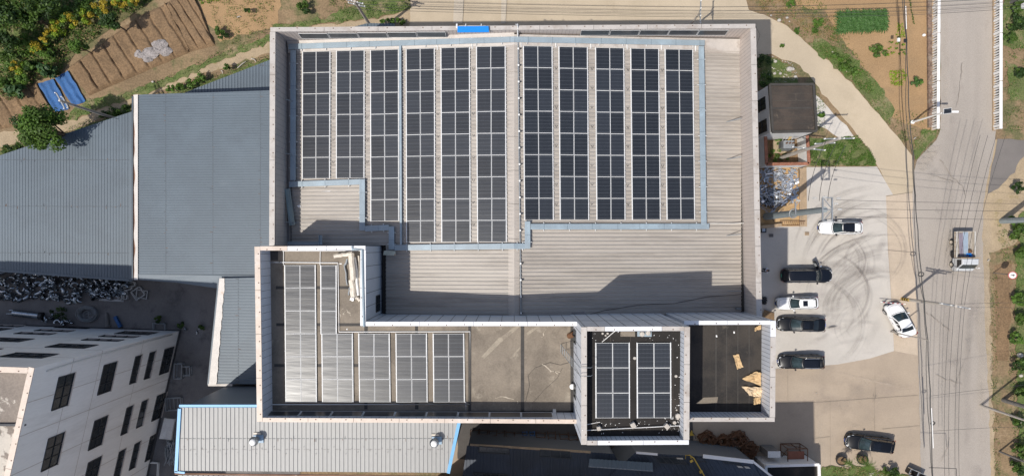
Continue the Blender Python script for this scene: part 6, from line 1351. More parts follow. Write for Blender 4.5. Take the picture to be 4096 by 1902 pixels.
# ---------- lower shaded yard: rusty trestles and lattice bundles
m_dkst = mk('dark_rusty_steel', (.10,.05,.028), .85, var=.3, scale=3, fine=.2)
def trestle(label, px, py, w=.95, d=.7, h=1.1, rot=0, mat=m_rustst):
    t = MB(); x, y = w/2, d/2
    for sx in (-1,1):
        for sy in (-1,1): t.beam((sx*x,sy*y,0), (sx*x*.9,sy*y*.7,h), .06, .06)
        t.beam((sx*x*.95,-y,h*.4), (sx*x*.95,y,h*.4), .05, .05); t.beam((sx*x*.9,-y*.7,h), (sx*x*.9,y*.7,h), .06, .06)
    for sy in (-1,1): t.beam((-x*.9,sy*y*.7,h), (x*.9,sy*y*.7,h), .06, .06); t.beam((-x,sy*y,h*.4), (x,sy*y,h*.4), .05, .05)
    t.beam((-x*.9,-y*.7,h), (x*.9,y*.7,h), .04, .04)
    o = t.obj('trestle', mat, loc=P(px,py,0)); o.rotation_euler = (0,0,rot); return tag(o, label, 'trestle', 'steel trestles standing in the shaded alley')
for i, (x, rot) in enumerate(((1902,.1),(1935,-.05),(1975,.1),(2005,.2),(2040,-.1),(2075,.05),(2160,-.05),(2205,.02),(2255,.05),(2290,.1),(2325,-.1),(2590,.05),(2630,-.05),(2680,.03),(2710,0))):
    trestle('dark steel trestle in the alley row, %s' % ('%s from left' % ORD[i] if i < 11 else 'right group %s' % ORD[i-11]), x, 1738+i*1.2+R.uniform(-4,4)+(8 if i > 10 else 0), R.uniform(.8,1.0), R.uniform(1.0,1.3), R.uniform(1.5,2.2), rot, m_dkst)
for x in (2100,2130): trestle('blue painted trestle in the alley row, %s' % ('left' if x < 2110 else 'right'), x, 1742, .5, 1.1, 1.1, .08, m_tarp)
def bundle(label, px, py, r, n=9, h=1.1, rust=m_rustst):
    t = thing('frame_stack', label, 'frame stack', P(px,py,0), 'stacks of rusty square frames in the lower yard')
    for k in range(n):
        mb = MB(); z = .06+h*k/n; s = r*R.uniform(.85,1.05)
        for a, b in (((-s,-s),(s,-s)),((s,-s),(s,s)),((s,s),(-s,s)),((-s,s),(-s,-s)),((-s,-s*.35),(s,-s*.35)),((-s*.3,-s),(s*.4,s)),((s*.45,-s),(s*.1,s))): mb.beam((*a,0), (*b,0), .075, .06)
        a = R.uniform(0,1.57); Mx = Matrix.Translation((R.uniform(-.08,.08), R.uniform(-.08,.08), z)) @ Matrix.Diagonal((1,.85,1,1)) @ Matrix.Rotation(a,4,'Z'); mb.v = [Mx @ v for v in mb.v]; mb.obj('square_frame', rust, t)
for i, (x, y, r, lb) in enumerate(((2775,1795,.62,'leftmost stack'),(2826,1750,.72,'upper left stack'),(2845,1800,.68,'stack touching the shed eave, second from left'),(2893,1757,.62,'upper middle stack'),(2950,1745,.66,'topmost orange tipped stack'),(2915,1812,.66,'lower middle stack'),(2990,1785,.66,'rightmost stack near the crate'),(2975,1812,.64,'lowest right stack'))):
    bundle('rusty square frames piled high, '+lb, x, y, r)
cr = thing('tall_box', 'tall dark box with pale grey lid beside the rusty table frame', 'box', P(3062,1788,0)); mb = MB(); mb.box((0,0,1.2), (1.25,.62,2.4)); mb.obj('box_body', m_poled, cr); mb = MB(); mb.box((0,0,2.43), (1.27,.64,.05)); mb.obj('lid', m_pipe, cr); mb = MB(); mb.tube((-.6,-.9,0), (-.6,-.9,2.2), .05, n=6); mb.obj('post', m_wpaint, cr)
tf = thing('table_frame', 'rusty open table frame with red brown sheet on the yard edge', 'frame', P(3160,1800,0))
mb = MB(); x, y, h = 1.0, .75, 2.0
for zz_ in (.1, h): 
    for a, b in (((-x,-y),(x,-y)),((x,-y),(x,y)),((x,y),(-x,y)),((-x,y),(-x,-y))): mb.beam((*a,zz_), (*b,zz_), .07, .07)
for a in ((-x,-y),(x,-y),(x,y),(-x,y),(0,y),(x,0),(-x,0)): mb.beam((*a,0), (*a,h), .06, .06)
mb.beam((-x,y,.1), (x,y,h), .05, .05); mb.beam((-x,-y,.1), (-x,y,h), .05, .05); mb.obj('open_frame', m_rustst, tf)
mb = MB(); mb.box((.05,-.1,1.35), (1.75,.85,.04)); mb.obj('sheet', m_rustsh, tf)
cc = MB(); cc.box((0,0,.35), (1.0,.5,.7)); tag(bevel(cc.obj('blue_crate', m_tarp, loc=P(3072,1838,0)), .03), 'dark blue crate beside the low flat roof store', 'crate')
yl = thing('yellow_tool', 'small yellow handled trolley below the tower corner', 'trolley', P(2762,1728,0)); mb = MB(); mb.prism([(-.25,-.25),(.3,-.2),(.05,.35)], .3, .38); mb.obj('tray', m_yellow, yl); mb = MB(); mb.path([(.1,.1,.35),(.3,-.1,.6),(.35,-.45,.8)], .035, 6); mb.obj('handle', m_trim, yl)
# carts by the palms
ct = thing('twin_bin_cart', 'black two box cart at the bottom edge beside the road', 'cart', P(3648,1885,0))
rz = Matrix.Rotation(-.42,4,'Z')
for dx in (-.45,.45):
    mb = MB(); s = .4
    mb.grid([[rz @ Vector((dx+a*f, b*f*.75, z)) for a, b in ((-s,-s),(s,-s),(s,s),(-s,s))] for f, z in ((.85,.15),(1.05,1.0),(1.0,1.0),(.82,.25))], False, True); mb.obj('bin', m_trim, ct)
    mb = MB(); pr_ = [rz @ Vector((dx+a*1.05, b*1.05*.75, 1.03)) for a, b in ((-s,-s),(s,-s),(s,s),(-s,s))]
    for k in range(4): mb.beam(pr_[k], pr_[(k+1) % 4], .05, .05)
    mb.obj('rim', m_steel, ct)
# scrap metal heap
sh = MB()
for k in range(420):
    x, y = R.uniform(3040,3192), R.uniform(672,818)
    if (x-3040)*.35+y > 860 and x < 3190 and R.random() < .7: continue
    h = .9*min(1, (3195-x)/90, (y-660)/40, (830-y)/40); z = .1+max(0,h)*R.random(); ln = R.uniform(.2,.9); a_ = R.uniform(0,6.28)
    sh.use(m_scrapd if (x < 3105 and R.random() < .9) or R.random() < .25 else m_scrap)  # left end takes mostly the darker scrap: hall shadow painted in
    d = Vector((math.cos(a_)*ln, math.sin(a_)*ln*.8, R.uniform(-.25,.25))); p = P(x,y,z)
    if R.random() < .65: sh.beam(p-d/2, p+d/2, R.uniform(.04,.14), R.uniform(.01,.06))
    else: sh.leaf(p, R.uniform(.12,.35))
tag(sh.obj('scrap_heap', None), 'glittering heap of scrap aluminium strips beside the brick enclosure', 'scrap heap', kind='stuff')
sh = MB()
for k in range(150):
    x, y = R.gauss(3080,22), R.gauss(805,22); p = P(x,y,R.uniform(.1,.6)); a_ = R.uniform(0,6.28); d = Vector((math.cos(a_),math.sin(a_)*.8,R.uniform(-.3,.3)))*R.uniform(.15,.35); sh.use(m_scrapd if R.random() < .4 else m_trim).beam(p-d, p+d, .05, .05)  # dark colours paint the hall shadow crossing this part of the pile
tag(sh.obj('shaded_scrap_heap', None), 'tangled scrap, hall shade painted into its colour, left of the bright heap', 'scrap heap', kind='stuff')
mb = MB(); mb.beam(P(3210,668,.12), P(3212,905,.12), .75, .22); tag(mb.obj('concrete_kerb', m_rim), 'broad weathered kerb along the right side of the scrap pit', 'kerb')
mb = MB(); mb.beam(P(3040,908,.35), P(3122,899,.35), .32, .7); tag(mb.obj('low_wall', m_rim), 'short low wall closing the bottom of the scrap pit', 'wall')
gt = thing('rusty_gate', 'rusty barred gate lying slanted at the bottom of the scrap pit', 'gate', P(3165,893,.1)); mb = MB()
for y in (-.35,.35): mb.beam((-1.3,y*.6,.2+y*.4), (1.3,y*.6,.2+y*.4), .05, .05)
mb.obj('gate_rail', m_rustst, gt); mb = MB()
for k in range(13): x = -1.2+k*.2; mb.beam((x,-.22,.06), (x,.22,.34), .03, .03)
mb.obj('gate_bar', m_rustst, gt)
for x, y, lb in ((3085,941,'left drain grate in the hall shade'),(3228,934,'right drain grate in the sunny yard')):
    t = thing('drain_grate', lb, 'drain', P(x,y,.16), 'drain grates in the yard'); mb = MB(); mb.box((0,0,0), (.44,.34,.04)); mb.obj('frame', m_rim if x > 3100 else m_wyard, t); 
    for k in range(3):
        for j in range(2): mb = MB(); mb.box((-.12+k*.12,-.07+j*.14,.022), (.05,.09,.01)); mb.obj('slot', m_trim, t)
ch = thing('office_chair', 'old black seat with grey cushion standing by the scrap pit', 'seat', P(3048,920,0)); mb = MB(); mb.box((0,0,.3), (.55,.55,.6)); bevel(mb.obj('seat_base', m_trim, ch), .08); mb = MB(); mb.box((-.05,.03,.62), (.35,.38,.1)); bevel(mb.obj('cushion', m_scrapd, ch), .05)
mb = MB()
for k in range(40): x, y = R.uniform(-.15,.15), R.uniform(-.35,.35); mb.beam((x-.2,y,R.uniform(.05,.5)), (x+.2,y+R.uniform(-.1,.1),R.uniform(.05,.5)), .05, .05)
tag(mb.obj('dark_offcuts', m_trim, loc=P(3053,1200,0)), 'dark bundle of offcuts against the hall wall', 'offcuts', kind='stuff')
pl = thing('soil_planter', 'small concrete planter of dry soil beside the right wing corner', 'planter', P(3072,1262,0)); mb = MB(); mb.beam((-.7,-.6,.2),(.6,-.6,.2),.12,.4); mb.beam((.6,-.66,.2),(.6,.55,.2),.12,.4); mb.obj('rim', m_yard, pl); mb = MB(); mb.face([(-.9,-.55,.3),(.54,-.55,.3),(.54,.3,.3),(-.5,.7,.34)]); mb.obj('soil', m_till, pl)
# ================================================================ VEGETATION
def crown_mesh(mb, rx, ry, rz, n, leaf, mats, clumps, fill=.55, seed=1):
    rd = random.Random(seed); cs = []
    for k in range(clumps):
        while True:
            v = Vector((rd.uniform(-1,1), rd.uniform(-1,1), rd.uniform(-.6,1)))
            if .25 < v.length < 1: break
        v = v*(fill+(1-fill)*rd.random())/max(v.length,.5) if v.length > fill else v
        cs.append((Vector((v.x*rx*.72, v.y*ry*.72, v.z*rz*.8)), rd.uniform(.2,.36), rd.choice(mats)))
    for k in range(n):
        c, s, m = rd.choice(cs); d = Vector((rd.gauss(0,1), rd.gauss(0,1), rd.gauss(0,.7)))
        d.normalize(); d *= s*rd.random()**.4
        p = c+Vector((d.x*rx, d.y*ry, d.z*rz)); nr = d.normalized()+Vector((rd.gauss(0,.5), rd.gauss(0,.5), .6+rd.gauss(0,.4)))
        mb.use(m); mb.leaf(p, leaf, nr, rd)
def bush(name, label, cat, px, py, rpx, zc, n=500, leaf=.16, mats=(L_mid,), squash=Q, h=None, clumps=14, group=None, trunk=True, seed=None):
    """crown centred on the pixel at height zc; rpx is its radius in picture pixels"""
    c = P(px, py, zc); r = rpx/FP*(HC-zc); rz = h if h else min(zc*.95, r*.8); t = thing(name, label, cat, Vector((c.x, c.y, 0)), group)
    mb = MB(); crown_mesh(mb, r, r*squash*1.15, rz, n, leaf, mats, clumps, seed=seed or int(px*7+py)); mb.v = [v+Vector((0,0,zc)) for v in mb.v]; mb.obj('crown', None, t)
    if trunk:
        mb = MB(); rt = max(.05, r*.07); mb.path([(0,0,-.05),(.05*r,.03*r,zc*.5),(.02*r,-.04*r,zc)], [rt, rt*.75, rt*.3], 8)
        for k in range(5): a = k*1.26+px; mb.path([(.03*r,0,zc*.45), (r*.3*math.cos(a), r*.25*math.sin(a), zc*.8), (r*.65*math.cos(a+.3), r*.5*math.sin(a+.3), zc+rz*.2)], [rt*.5, rt*.35, rt*.12], 5)
        mb.obj('trunk', m_bark, t)
    return t
tre = lambda lab, *a, **k: bush('broadleaf_tree', lab, 'tree', *a, **k)
shr = lambda lab, *a, **k: bush('shrub', lab, 'shrub', *a, trunk=False, **k)
DK = (L_dark, L_mid, L_mid)
tre('dark tree filling the top left corner of the picture', 20, 45, 110, 4.0, 3000, .17, DK, clumps=34, h=1.8)
tre('dark tree second from left along the top edge', 160, 10, 90, 3.5, 2400, .16, DK, clumps=30, h=1.6)
tre('very dark tree below the top left corner tree', 10, 150, 75, 3.2, 1900, .16, (L_dark, L_dark, L_mid), clumps=26, h=1.5)
tre('dark tree below the second top left tree', 135, 75, 62, 2.8, 1500, .15, DK, clumps=22, h=1.3)
tre('big round green tree overhanging the left shed edge', 163, 516, 118, 6.8, 6500, .155, (L_mid, L_mid, L_dark, L_lite), clumps=42, h=2.6)
tre('green tree with bare twigs at the tilled field upper edge', 440, 88, 58, 3.2, 1700, .13, (L_mid, L_dark, L_lite), clumps=16, h=1.2)
tre('bright green young tree beside the tilled field', 307, 186, 46, 2.8, 1400, .12, (L_lite, L_mid), clumps=14, h=1.1)
YG = 'yellow flowering shrubs along the field bank'
for x, y, r, lb in ((402,34,46,'large yellow shrub nearest the top edge'),(480,4,40,'yellow shrub cut by the top edge'),(222,118,50,'yellow shrub in the middle of the bank'),(286,82,42,'yellow shrub just above the middle of bank'),(148,192,46,'yellow shrub lower down the bank'),(68,275,38,'lowest yellow shrub near the left edge'),(345,66,36,'yellow shrub between middle and top of bank'),(190,158,34,'small yellow shrub left of the young tree'),(530,6,30,'last yellow shrub along the top edge')):
    bush('yellow_shrub', lb, 'shrub', x, y, r*1.12, 1.2, 900, .10, (L_yel, L_yel, L_lime, L_mid), clumps=12, trunk=False, group=YG)
GS = 'green shrubs along the field bank'
for x, y, r, m, lb in ((95,178,56,L_lite,'pale green shrub above the lowest yellow one'),(22,240,55,L_mid,'green shrub at the left edge of the bank'),(185,222,44,L_dark,'dark green shrub right of the yellow bank'),(330,25,50,L_mid,'green shrub among yellow ones near the top'),(8,330,45,L_dark,'dark shrub at the left edge above the big leaves'),(115,262,36,L_dark,'dark green shrub between yellow and fig bushes'),(250,60,50,L_mid,'green shrub left of the upper yellow shrubs'),(90,320,34,L_lite,'small green shrub below the lowest yellow one')):
    bush('green_shrub', lb, 'shrub', x, y, r*1.1, 1.1, 900, .11, (m, L_lite, L_mid), clumps=12, trunk=False, group=GS)
for x, y, r, lb in ((192,284,48,'large leaved fig bush above the blue tarps'),(62,362,50,'large leaved fig bush at the far left')): bush('fig_bush', lb, 'bush', x, y, r, 1.2, 330, .24, (L_fig, L_fig, L_mid), clumps=14, trunk=False)
HB = 'low hedge bushes beside the shed roofs'
for x, y, r, lb in ((455,448,34,'dark bush beside the leaning pole'),(420,462,28,'dark bush left of the one by the leaning pole'),(500,432,24,'dark bush right of the leaning pole'),(800,312,30,'bright bush above the triangular shed, right'),(765,330,30,'bright bush above the triangular shed, middle'),(722,348,28,'bright bush above the triangular shed, left'),(685,355,24,'lowest bright bush above the triangular shed'),(30,598,32,'dark bush at the left shed corner'),(70,590,26,'dark bush under the big round tree'),(905,268,18,'small bush near the sticks by the path')):
    bush('hedge_bush', lb, 'bush', x, y, r, 1.0, 320, .12, (L_mid, L_dark if x < 600 else L_lite), clumps=10, trunk=False, group=HB)
for x, y, r, m, lb in ((872,124,24,L_mid,'green bush at the edge of the bare plot, upper'),(888,143,28,L_dark,'dark bush at the edge of the bare plot, lower'),(988,42,14,L_dark,'tiny bush on the bare plot'),(1208,22,34,L_mid,'leafy sapling near the top edge left of the pole'),(1225,44,22,L_dark,'darker sapling below the leafy one')): shr(lb, x, y, r, .9, 300, .13, (m, m, L_mid), clumps=9)
for x, y, r, lb in ((1560,82,22,'green bush left at the hall top corner'),(1600,84,24,'green bush right at the hall top corner'),(1530,88,14,'smallest green bush at the hall top corner')): shr(lb, x, y, r, .7, 260, .11, (L_mid, L_lite), clumps=9)
# right hand field
for x, y, r, m, lb in ((3515,204,44,L_mid,'dark green bush between crops in the right field'),(3275,86,26,L_lite,'bright grass clump near the dirt corner, upper'),(3262,118,20,L_mid,'green clump below the dirt corner'),(3378,262,40,L_mid,'green bush beside the curving alley'),(3410,285,26,L_lite,'pale green bush right of the alley bush'),(3345,230,24,L_mid,'small bush upper left beside the alley'),(3668,322,32,L_corn,'dark leafy squash plant in the right field'),(3190,122,18,L_mid,'small green clump on the alley corner'),(3160,12,26,L_lite,'green clump at the top of the dirt corner'),(3230,345-3,12,L_mid,'small plant behind the transformer house'),(3288,460,20,L_mid,'green plant behind the small house'),(3130,182,10,L_lite,'tiny plant left of the alley corner'),(3325,108-4,0,L_lite,'')):
    if r: shr(lb, x, y, r, .7, int(60+r*8), .12, (m, m, L_lite if m is not L_lite else L_mid), clumps=9)
for x, y, r, m, lb in ((4065,95,52,L_dark,'big dark bush at the right edge near the top'),(4070,30,40,L_mid,'green bush in the top right corner'),(4040,150,32,L_mid,'lower green bush at the right edge near the top'),(4082,290,28,L_dark,'dark bush at the right edge by the balustrade'),(4075,925,52,L_mid,'wide green bush at the right edge above the sign'),(4050,880,26,L_lite,'small bush left of the thick verge pole'),(4088,1010,40,L_mid,'green bush right of the speed sign'),(4070,750,30,L_dark,'dark bush at the right edge below side road'),(4080,1190,40,L_lite,'bright bush low on the right edge'),(4085,1270,40,L_mid,'green bush below the bright bush on right edge'),(4070,1350,36,L_lite,'pale bush at the right edge beside dirt strip'),(4080,1460,48,L_dark,'dark bush above the lower right poles'),(4090,1560,40,L_mid,'green bush behind the lower right poles'),(4080,1680,36,L_dark,'dark bush below the timber pole'),(4090,1800,44,L_mid,'green bush at the lower right edge'),(4075,1870,44,L_dark,'dark bush in the bottom right corner')):
    shr(lb, x, y, r, 1.0, int(120+r*9), .14, (m, m, L_mid), clumps=12)
shr('dark leafy bush left of the black cart at the bottom edge', 3570, 1885, 40, 1.0, 600, .13, (L_mid, L_dark), clumps=13)
shr('dark weeds in the shade of the hall top right corner', 3052, 240, 40, .8, 300, .13, (L_dark,), clumps=10); shr('dark weeds left of the transformer house', 3062, 320, 40, .8, 300, .12, (L_dark, L_mid), clumps=10)
for x, y, r, lb in ((3118,567,24,'green bush by the white wall in the enclosure'),(3105,618,38,'large green bush around the enclosure pole foot'),(3140,628,22,'green bush right of the enclosure pole foot')): shr(lb, x, y, r, .5, 260, .10, (L_mid, L_lite), clumps=9)
for x, y, r, lb in ((235,1250,40,'dark shaded bush behind the long steel duct'),(630,1276,20,'dark weeds above the square frame'),(725,1300,22,'straggly weeds in the shaded yard, left'),(805,1308,20,'straggly weeds in the shaded yard, right')): shr(lb, x, y, r, .6 if r < 30 else 1.0, 260, .12, (L_dark, L_mid), clumps=8)
# palms in round dark pots
def palm(label, px, py, h, top, n, ln):
    t = thing('potted_palm', label, 'palm', P(px, py, .09), 'potted palms at the yard edge'); tp = P(*top, h)-t.location
    mb = MB(); mb.grid([[(r*math.cos(k*.393), r*math.sin(k*.393)*.85, z) for k in range(16)] for r, z in ((.40,0),(.58,.5),(.60,.62),(.50,.62),(.48,.5))], False, True); mb.obj('pot', m_trim, t)
    mb = MB(); mb.disc((0,0), .49, .52, 16, .42); mb.obj('soil', m_till, t)
    mb = MB(); mb.path([(0,0,.45),tp*.5,tp], [.11,.09,.07], 8); mb.obj('trunk', m_bark, t)
    for k in range(n):
        a = k*2.4+.3; el = R.uniform(.15,.9); mb = MB(); prev = []; L_ = ln*R.uniform(.8,1.15)
        for i in range(8):
            q = i/7; r = L_*q; prev.append(tp+Vector((r*math.cos(a), r*math.sin(a)*.85, r*math.tan(el)*.7-1.0*q*q*L_)))
        sd = Vector((-math.sin(a), math.cos(a)*.85, 0)); 
        for i in range(1, 8):
            for s in (-1, 1):
                w_ = .26*ln*(1-abs(i/7-.45)); q = prev[i]; f = (prev[i]-prev[i-1]).normalized()
                mb.face([q-f*.035, q+f*.035, q+f*.15+sd*s*w_+Vector((0,0,-.05))])
        mb.path(prev, [.02*(1-i/9) for i in range(8)], 4); mb.obj('frond', L_palm, t)
palm('small potted palm, left of the pair by the yard edge', 3357, 1834, 2.4, (3398,1852), 12, .55); palm('larger potted palm, right of the pair by the yard edge', 3440, 1830, 2.6, (3472,1858), 16, .95)
# ground cover
def scatter(name, label, polys, dens, leaf_,  mats, hmax=.25, kind='stuff', cat=None, cl=.5, seed=3):
    rd = random.Random(seed); mb = MB(); gs = name in ('grass', 'dry_straw'); leaf = leaf_*(.52 if gs else 1); dens = dens*(3.6 if gs else 1)
    for poly in polys:
        xs = [p[0] for p in poly]; ys = [p[1] for p in poly]; area = abs(sum(poly[i][0]*poly[i-1][1]-poly[i-1][0]*poly[i][1] for i in range(len(poly))))/2/1475
        for k in range(int(area*dens)):
            for _ in range(30):
                x, y = rd.uniform(min(xs), max(xs)), rd.uniform(min(ys), max(ys)); ins = False
                for i in range(len(poly)):
                    a, b = poly[i], poly[i-1]
                    if (a[1] > y) != (b[1] > y) and x < (b[0]-a[0])*(y-a[1])/(b[1]-a[1])+a[0]: ins = not ins
                if ins and mnoise.noise(Vector((x*.03, y*.04, seed)))+.35*mnoise.noise(Vector((x*.11, y*.14, seed))) > cl-.5+rd.uniform(-.15,.15): break
            else: continue
            mb.use(rd.choice(mats)); mb.leaf(P(x, y, 0)+Vector((0,0,.06+rd.random()*hmax)), leaf, Vector((rd.gauss(0,.7), rd.gauss(0,.7), .7)), rd)
    o = mb.obj(name, None); return tag(o, label, cat, None, kind)
GR = (L_grass, L_grass, L_mid, L_lite)
scatter('grass', 'rough green grass along the dirt path', [[(0,600),(120,560),(330,490),(520,425),(620,380),(800,312),(1080,215),(1080,240),(840,345),(740,378),(520,452),(330,540),(0,640)],[(330,405),(470,380),(640,320),(860,215),(1090,130),(1090,165),(850,245),(640,348),(470,405),(340,460),(270,480),(280,450)]], 16, .12, GR+(L_dry,), cl=.42)
scatter('grass', 'scattered grass by the hall top left corner', [[(1090,100),(1280,80),(1440,25),(1640,0),(1640,40),(1560,60),(1450,80),(1300,97),(1090,130)],[(1330,-20),(1500,-30),(1640,-30),(1640,40),(1440,60),(1300,50)]], 15, .12, GR, cl=.42, seed=5)
scatter('grass', 'weedy grass over the shrub bank', [[(420,-20),(560,-60),(640,-20),(560,40),(420,130),(300,215),(240,300),(150,320),(60,400),(-60,420),(-60,330),(120,260),(250,150)],[(-60,-40),(420,-40),(250,150),(120,260),(-60,330)]], 26, .2, (L_grass, L_dry, L_mid, L_mid, L_dark), .5, cl=.33, seed=6)
scatter('grass', 'green grass on the bare plot', [[(830,10),(1000,-10),(1100,0),(1090,130),(900,190)]], 12, .12, GR+(L_dry,), cl=.48, seed=7)
scatter('grass', 'grass and weeds on the slope beside the curving alley', [[(3010,-20),(3300,-20),(3310,90),(3400,180),(3520,360),(3570,500),(3690,560),(3690,600),(3650,620),(3590,545),(3500,442),(3420,350),(3330,260),(3235,180),(3150,105),(3060,60)]], 15, .12, GR+(L_dry,), cl=.47, seed=8)
scatter('grass', 'dense grass patches on the alley slope', [[(3330,215),(3400,225),(3480,320),(3490,370),(3440,360),(3360,275)],[(3240,65),(3310,80),(3290,105),(3250,95)],[(3270,180),(3340,190),(3370,240),(3300,240)],[(3290,105),(3345,110),(3350,170),(3320,165)]], 45, .12, GR, cl=.3, seed=18)
scatter('grass', 'bright grass triangle below the brick enclosure', [[(3236,560),(3300,560),(3425,540),(3478,600),(3508,664),(3236,664)]], 70, .12, GR, cl=.45, seed=9)
scatter('grass', 'weeds around the rubble by the hall corner', [[(3060,215),(3160,260),(3190,330),(3040,340),(3030,230)],[(3255,350),(3300,420),(3300,520),(3250,520)]], 16, .10, GR, cl=.45, seed=10)
scatter('grass', 'grass fringe along the right road shoulder', [[(3955,1100),(3985,1090),(3990,1300),(3985,1420),(4000,1900),(3975,1900),(3960,1500)],[(4050,1060),(4120,1040),(4120,1900),(4060,1900),(4030,1450)],[(4010,0),(4100,0),(4100,520),(4020,530)],[(3985,900),(4100,900),(4100,1060),(3990,1050)]], 12, .12, GR+(L_dry,), cl=.45, seed=11)
scatter('grass', 'dry grass and weeds in the bottom right bed', [[(3300,1862),(3460,1862),(3540,1880),(3640,1900),(3640,1960),(3290,1960)]], 34, .12, (L_dry, L_dry, L_grass, L_mid), cl=.36, seed=12)
scatter('grass', 'weeds along the alley field edge', [[(3700,515),(3765,515),(3745,560),(3700,605),(3665,640),(3640,600),(3660,540)],[(3560,440),(3740,450),(3740,520),(3690,560),(3600,540)]], 9, .11, GR+(L_dry,), cl=.5, seed=13)
scatter('dry_straw', 'dry straw scattered over the dirt corner', [[(2985,-10),(3200,-20),(3210,60),(3060,55)],[(3150,60),(3330,60),(3400,160),(3330,170),(3200,120)]], 16, .16, (L_dry,), cl=.45, seed=14)
scatter('rubble', 'pale rubble strewn beside the curving alley', [[(3080,225),(3170,250),(3195,330),(3090,330)],[(3040,270),(3090,270),(3090,340),(3040,340)],[(3300,195),(3330,210),(3320,225)],[(3380,275),(3400,300),(3410,320),(3385,300)],[(3440,1880),(3560,1885),(3560,1930),(3330,1930)]], 16, .10, (m_stone, m_white), .1, cl=.3, seed=15)
scatter('lettuce', 'yellow green lettuce patch by the balustrade field', [[(3556,285),(3610,280),(3625,300),(3622,340),(3590,345),(3560,338)]], 120, .10, (L_lime,), .12, cl=.2, seed=16)
scatter('lettuce', 'tall narrow strip of yellow green lettuce', [[(3590,90),(3608,95),(3620,150),(3580,152)]], 90, .10, (L_lime,), .12, cl=.3, seed=17)
scatter('lettuce', 'yellow green crop patch at the top left edge', [[(790,-30),(875,-30),(885,2),(805,22)]], 110, .11, (L_lime, L_lite), .12, cl=.2, seed=19)
for i, (x, y) in enumerate(((3565,168),(3590,172),(3615,180),(3560,190),(3585,195),(3612,200),(3570,212),(3600,215),(3550,218),(3618,212))):
    shr('little crop plant in the patchy bed below the lettuce strip', x, y, 10, .25, 45, .08, (L_lite, L_lime), clumps=4, group='little crop plants in the patchy bed')
for k in range(14): shr('tiny seedling in the thin upright row of the right field', 3640+k*1.2, 4+k*7, 4.5, .2, 16, .07, (L_mid,), clumps=3, group='seedlings in the thin row')
# leek-like crop plot: each plant an arching tuft
cps = None; rd = random.Random(4)
mb = MB()
for a in range(11): 
    for i in range(6):
        an = a*2.4; L_ = .42; p = [Vector((L_*q*math.cos(an), L_*q*math.sin(an)*.85, .75*q-.75*q*q*.9+.1)) for q in (i/6, (i+1)/6)]; sd = Vector((-math.sin(an), math.cos(an), 0))*.055*(1-i/7)
        mb.face([p[0]-sd, p[0]+sd, p[1]+sd*.8, p[1]-sd*.8])
cp0 = mb.obj('maize_plant', L_corn); k = 0
for r_ in range(6):
    for c in range(18):
        x = 3352+c*10.6+rd.uniform(-4,4); y = 62+r_*12.4-c*.6+rd.uniform(-3,3)
        o = cp0 if k == 0 else cp0.copy()
        if k: C.objects.link(o)
        k += 1; o.location = P(x, y, .02); o.rotation_euler = (0,0,rd.uniform(0,6.28)); s_ = rd.uniform(1.0,1.6); o.scale = (s_, s_, s_); tag(o, 'dark green maize plant in the dense crop block', 'crop plant', 'maize plants in the dense block')
# tarps, ash, stones and litter
def tarp(label, poly):
    pp = pts(poly, .15); c = sum(pp, Vector())/4; mb = MB(); n = 22; rows = []
    for i in range(n):
        r = []
        for j in range(n):
            u, v = i/(n-1), j/(n-1); p = pp[0].lerp(pp[1], u).lerp(pp[3].lerp(pp[2], u), v)-c
            r.append(p+Vector((.12*mnoise.noise(p*1.1), .12*mnoise.noise(p*1.3+Vector((5,0,0))), .05*math.sin(u*14)+.07*mnoise.noise(p*1.4)+.03*mnoise.noise(p*4))))
        rows.append(r)
    mb.grid(rows, True); o = mb.obj('tarp', m_tarp, loc=c); return tag(o, label, 'tarp', 'blue tarps over the seed beds')
tarp('wrinkled blue tarp on the field bed, left one', [(151,334),(212,318),(277,433),(222,450)]); tarp('wrinkled blue tarp on the field bed, right one', [(220,312),(270,285),(344,402),(292,425)])
mb = MB(); rd = random.Random(9)
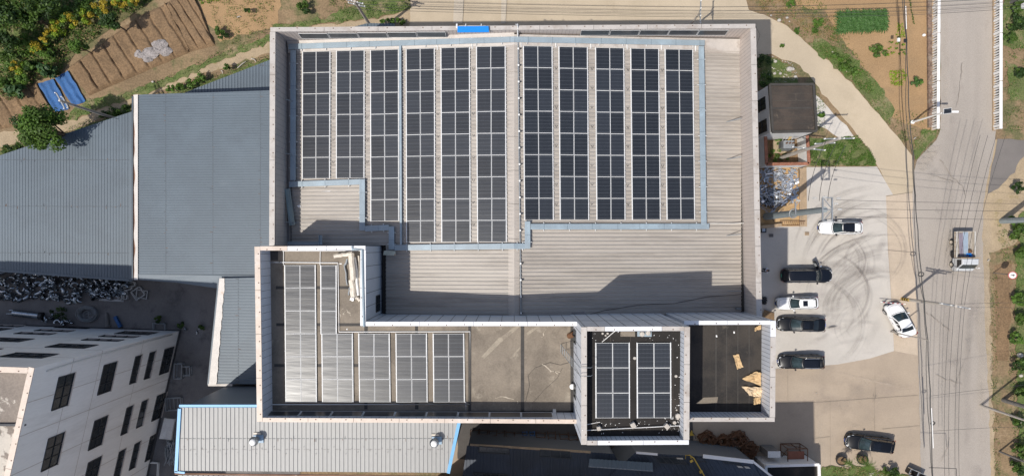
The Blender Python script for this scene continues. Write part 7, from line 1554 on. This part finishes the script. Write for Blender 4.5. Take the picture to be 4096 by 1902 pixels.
for (cx, cy, r) in ((566,218,30),(600,212,36),(640,180,34),(662,205,28),(590,235,22),(625,205,24)):
    ring = []
    for k in range(22): a = k*.2856; f = 1+.28*mnoise.noise(Vector((math.cos(a)*1.6,math.sin(a)*1.6,cx))); ring.append((cx+r*f*math.cos(a), cy+r*f*.72*math.sin(a)))
    c = P(cx, cy, .56); o_ = pts(ring, .40); mid = [c.lerp(p, .6)+Vector((rd.uniform(-.1,.1),rd.uniform(-.1,.1),.02+.05*rd.random())) for p in o_]
    mb.grid([o_, mid, [c+(p-c)*.02 for p in o_]], False, True)
tag(mb.obj('ash_heap', m_ash), 'grey ash spread in a blotch on the tilled field', 'ash', kind='stuff')
ST = 'pale stones and litter'
for i, (x, y, s, lb) in enumerate(((3694,142,.34,'white plastic box on the field near the balustrade'),(3147,72,.3,'white stone on the dirt corner, larger'),(3083,63,.2,'white stone on the dirt corner, left'),(3157,87,.16,'white stone on the dirt corner, smallest'),(3155,278,.6,'broad pale rock by the rubble'),(3170,278,.35,'upright white rock by the rubble'),(3100,247,.35,'white rock near the hall corner shade'),(3115,83,.4,'flat pale stone at the alley curve'),(3097,295,.3,'white rock low in the rubble'),(3120,295,.3,'white rock right in the rubble'),(3180,308,.35,'tan rock above the house roof'),(248,156,.3,'grey block among the bank shrubs'),(4066,1685,.6,'round sandy boulder by the timber pole'),(4080,1500,.4,'white bag near the lower right poles'),(3265,1570,.1,'white speck on the beige yard'),(612,328,.25,'pale flat stone on the dirt path'),(4075,1418,.6,'tan rock beside the right edge bushes'))):
    mb = MB(); mb.grid([[(s*.55*f*math.cos(k*.7854)*(1+.3*mnoise.noise(Vector((k,i,1)))), s*.45*f*math.sin(k*.7854)*(1+.3*mnoise.noise(Vector((k,i,4)))), z*s) for k in range(8)] for f, z in ((.9,0),(1,.3),(.8,.55),(.01,.62))], False, True); tag(mb.obj('pale_stone', m_stone if i != 0 else m_wpaint, loc=P(x,y,.08)), lb, 'stone', ST)
for i, (x0, y0, x1, y1, lb) in enumerate(((948,70,962,68,'white stick on the bare plot'),(950,272,985,245,'pale branch by the path near the hall'),(1005,235,1024,248,'crooked pale root beside the triangular shed'),(885,283,890,295,'short pale root on the path edge'),(3655,555,3664,550,'white slat near the road junction'),(3950,1044,3955,1035,'white stick on the verge beside the truck'))):
    a, b = P(x0,y0,.15), P(x1,y1,.15); c = (a+b)/2; mb = MB(); mb.path([a-c, (a+b)/2-c+Vector((.08,.08,.05)), b-c], [.06,.05,.03], 6); tag(mb.obj('dry_branch', m_stone, loc=c), lb, 'branch')
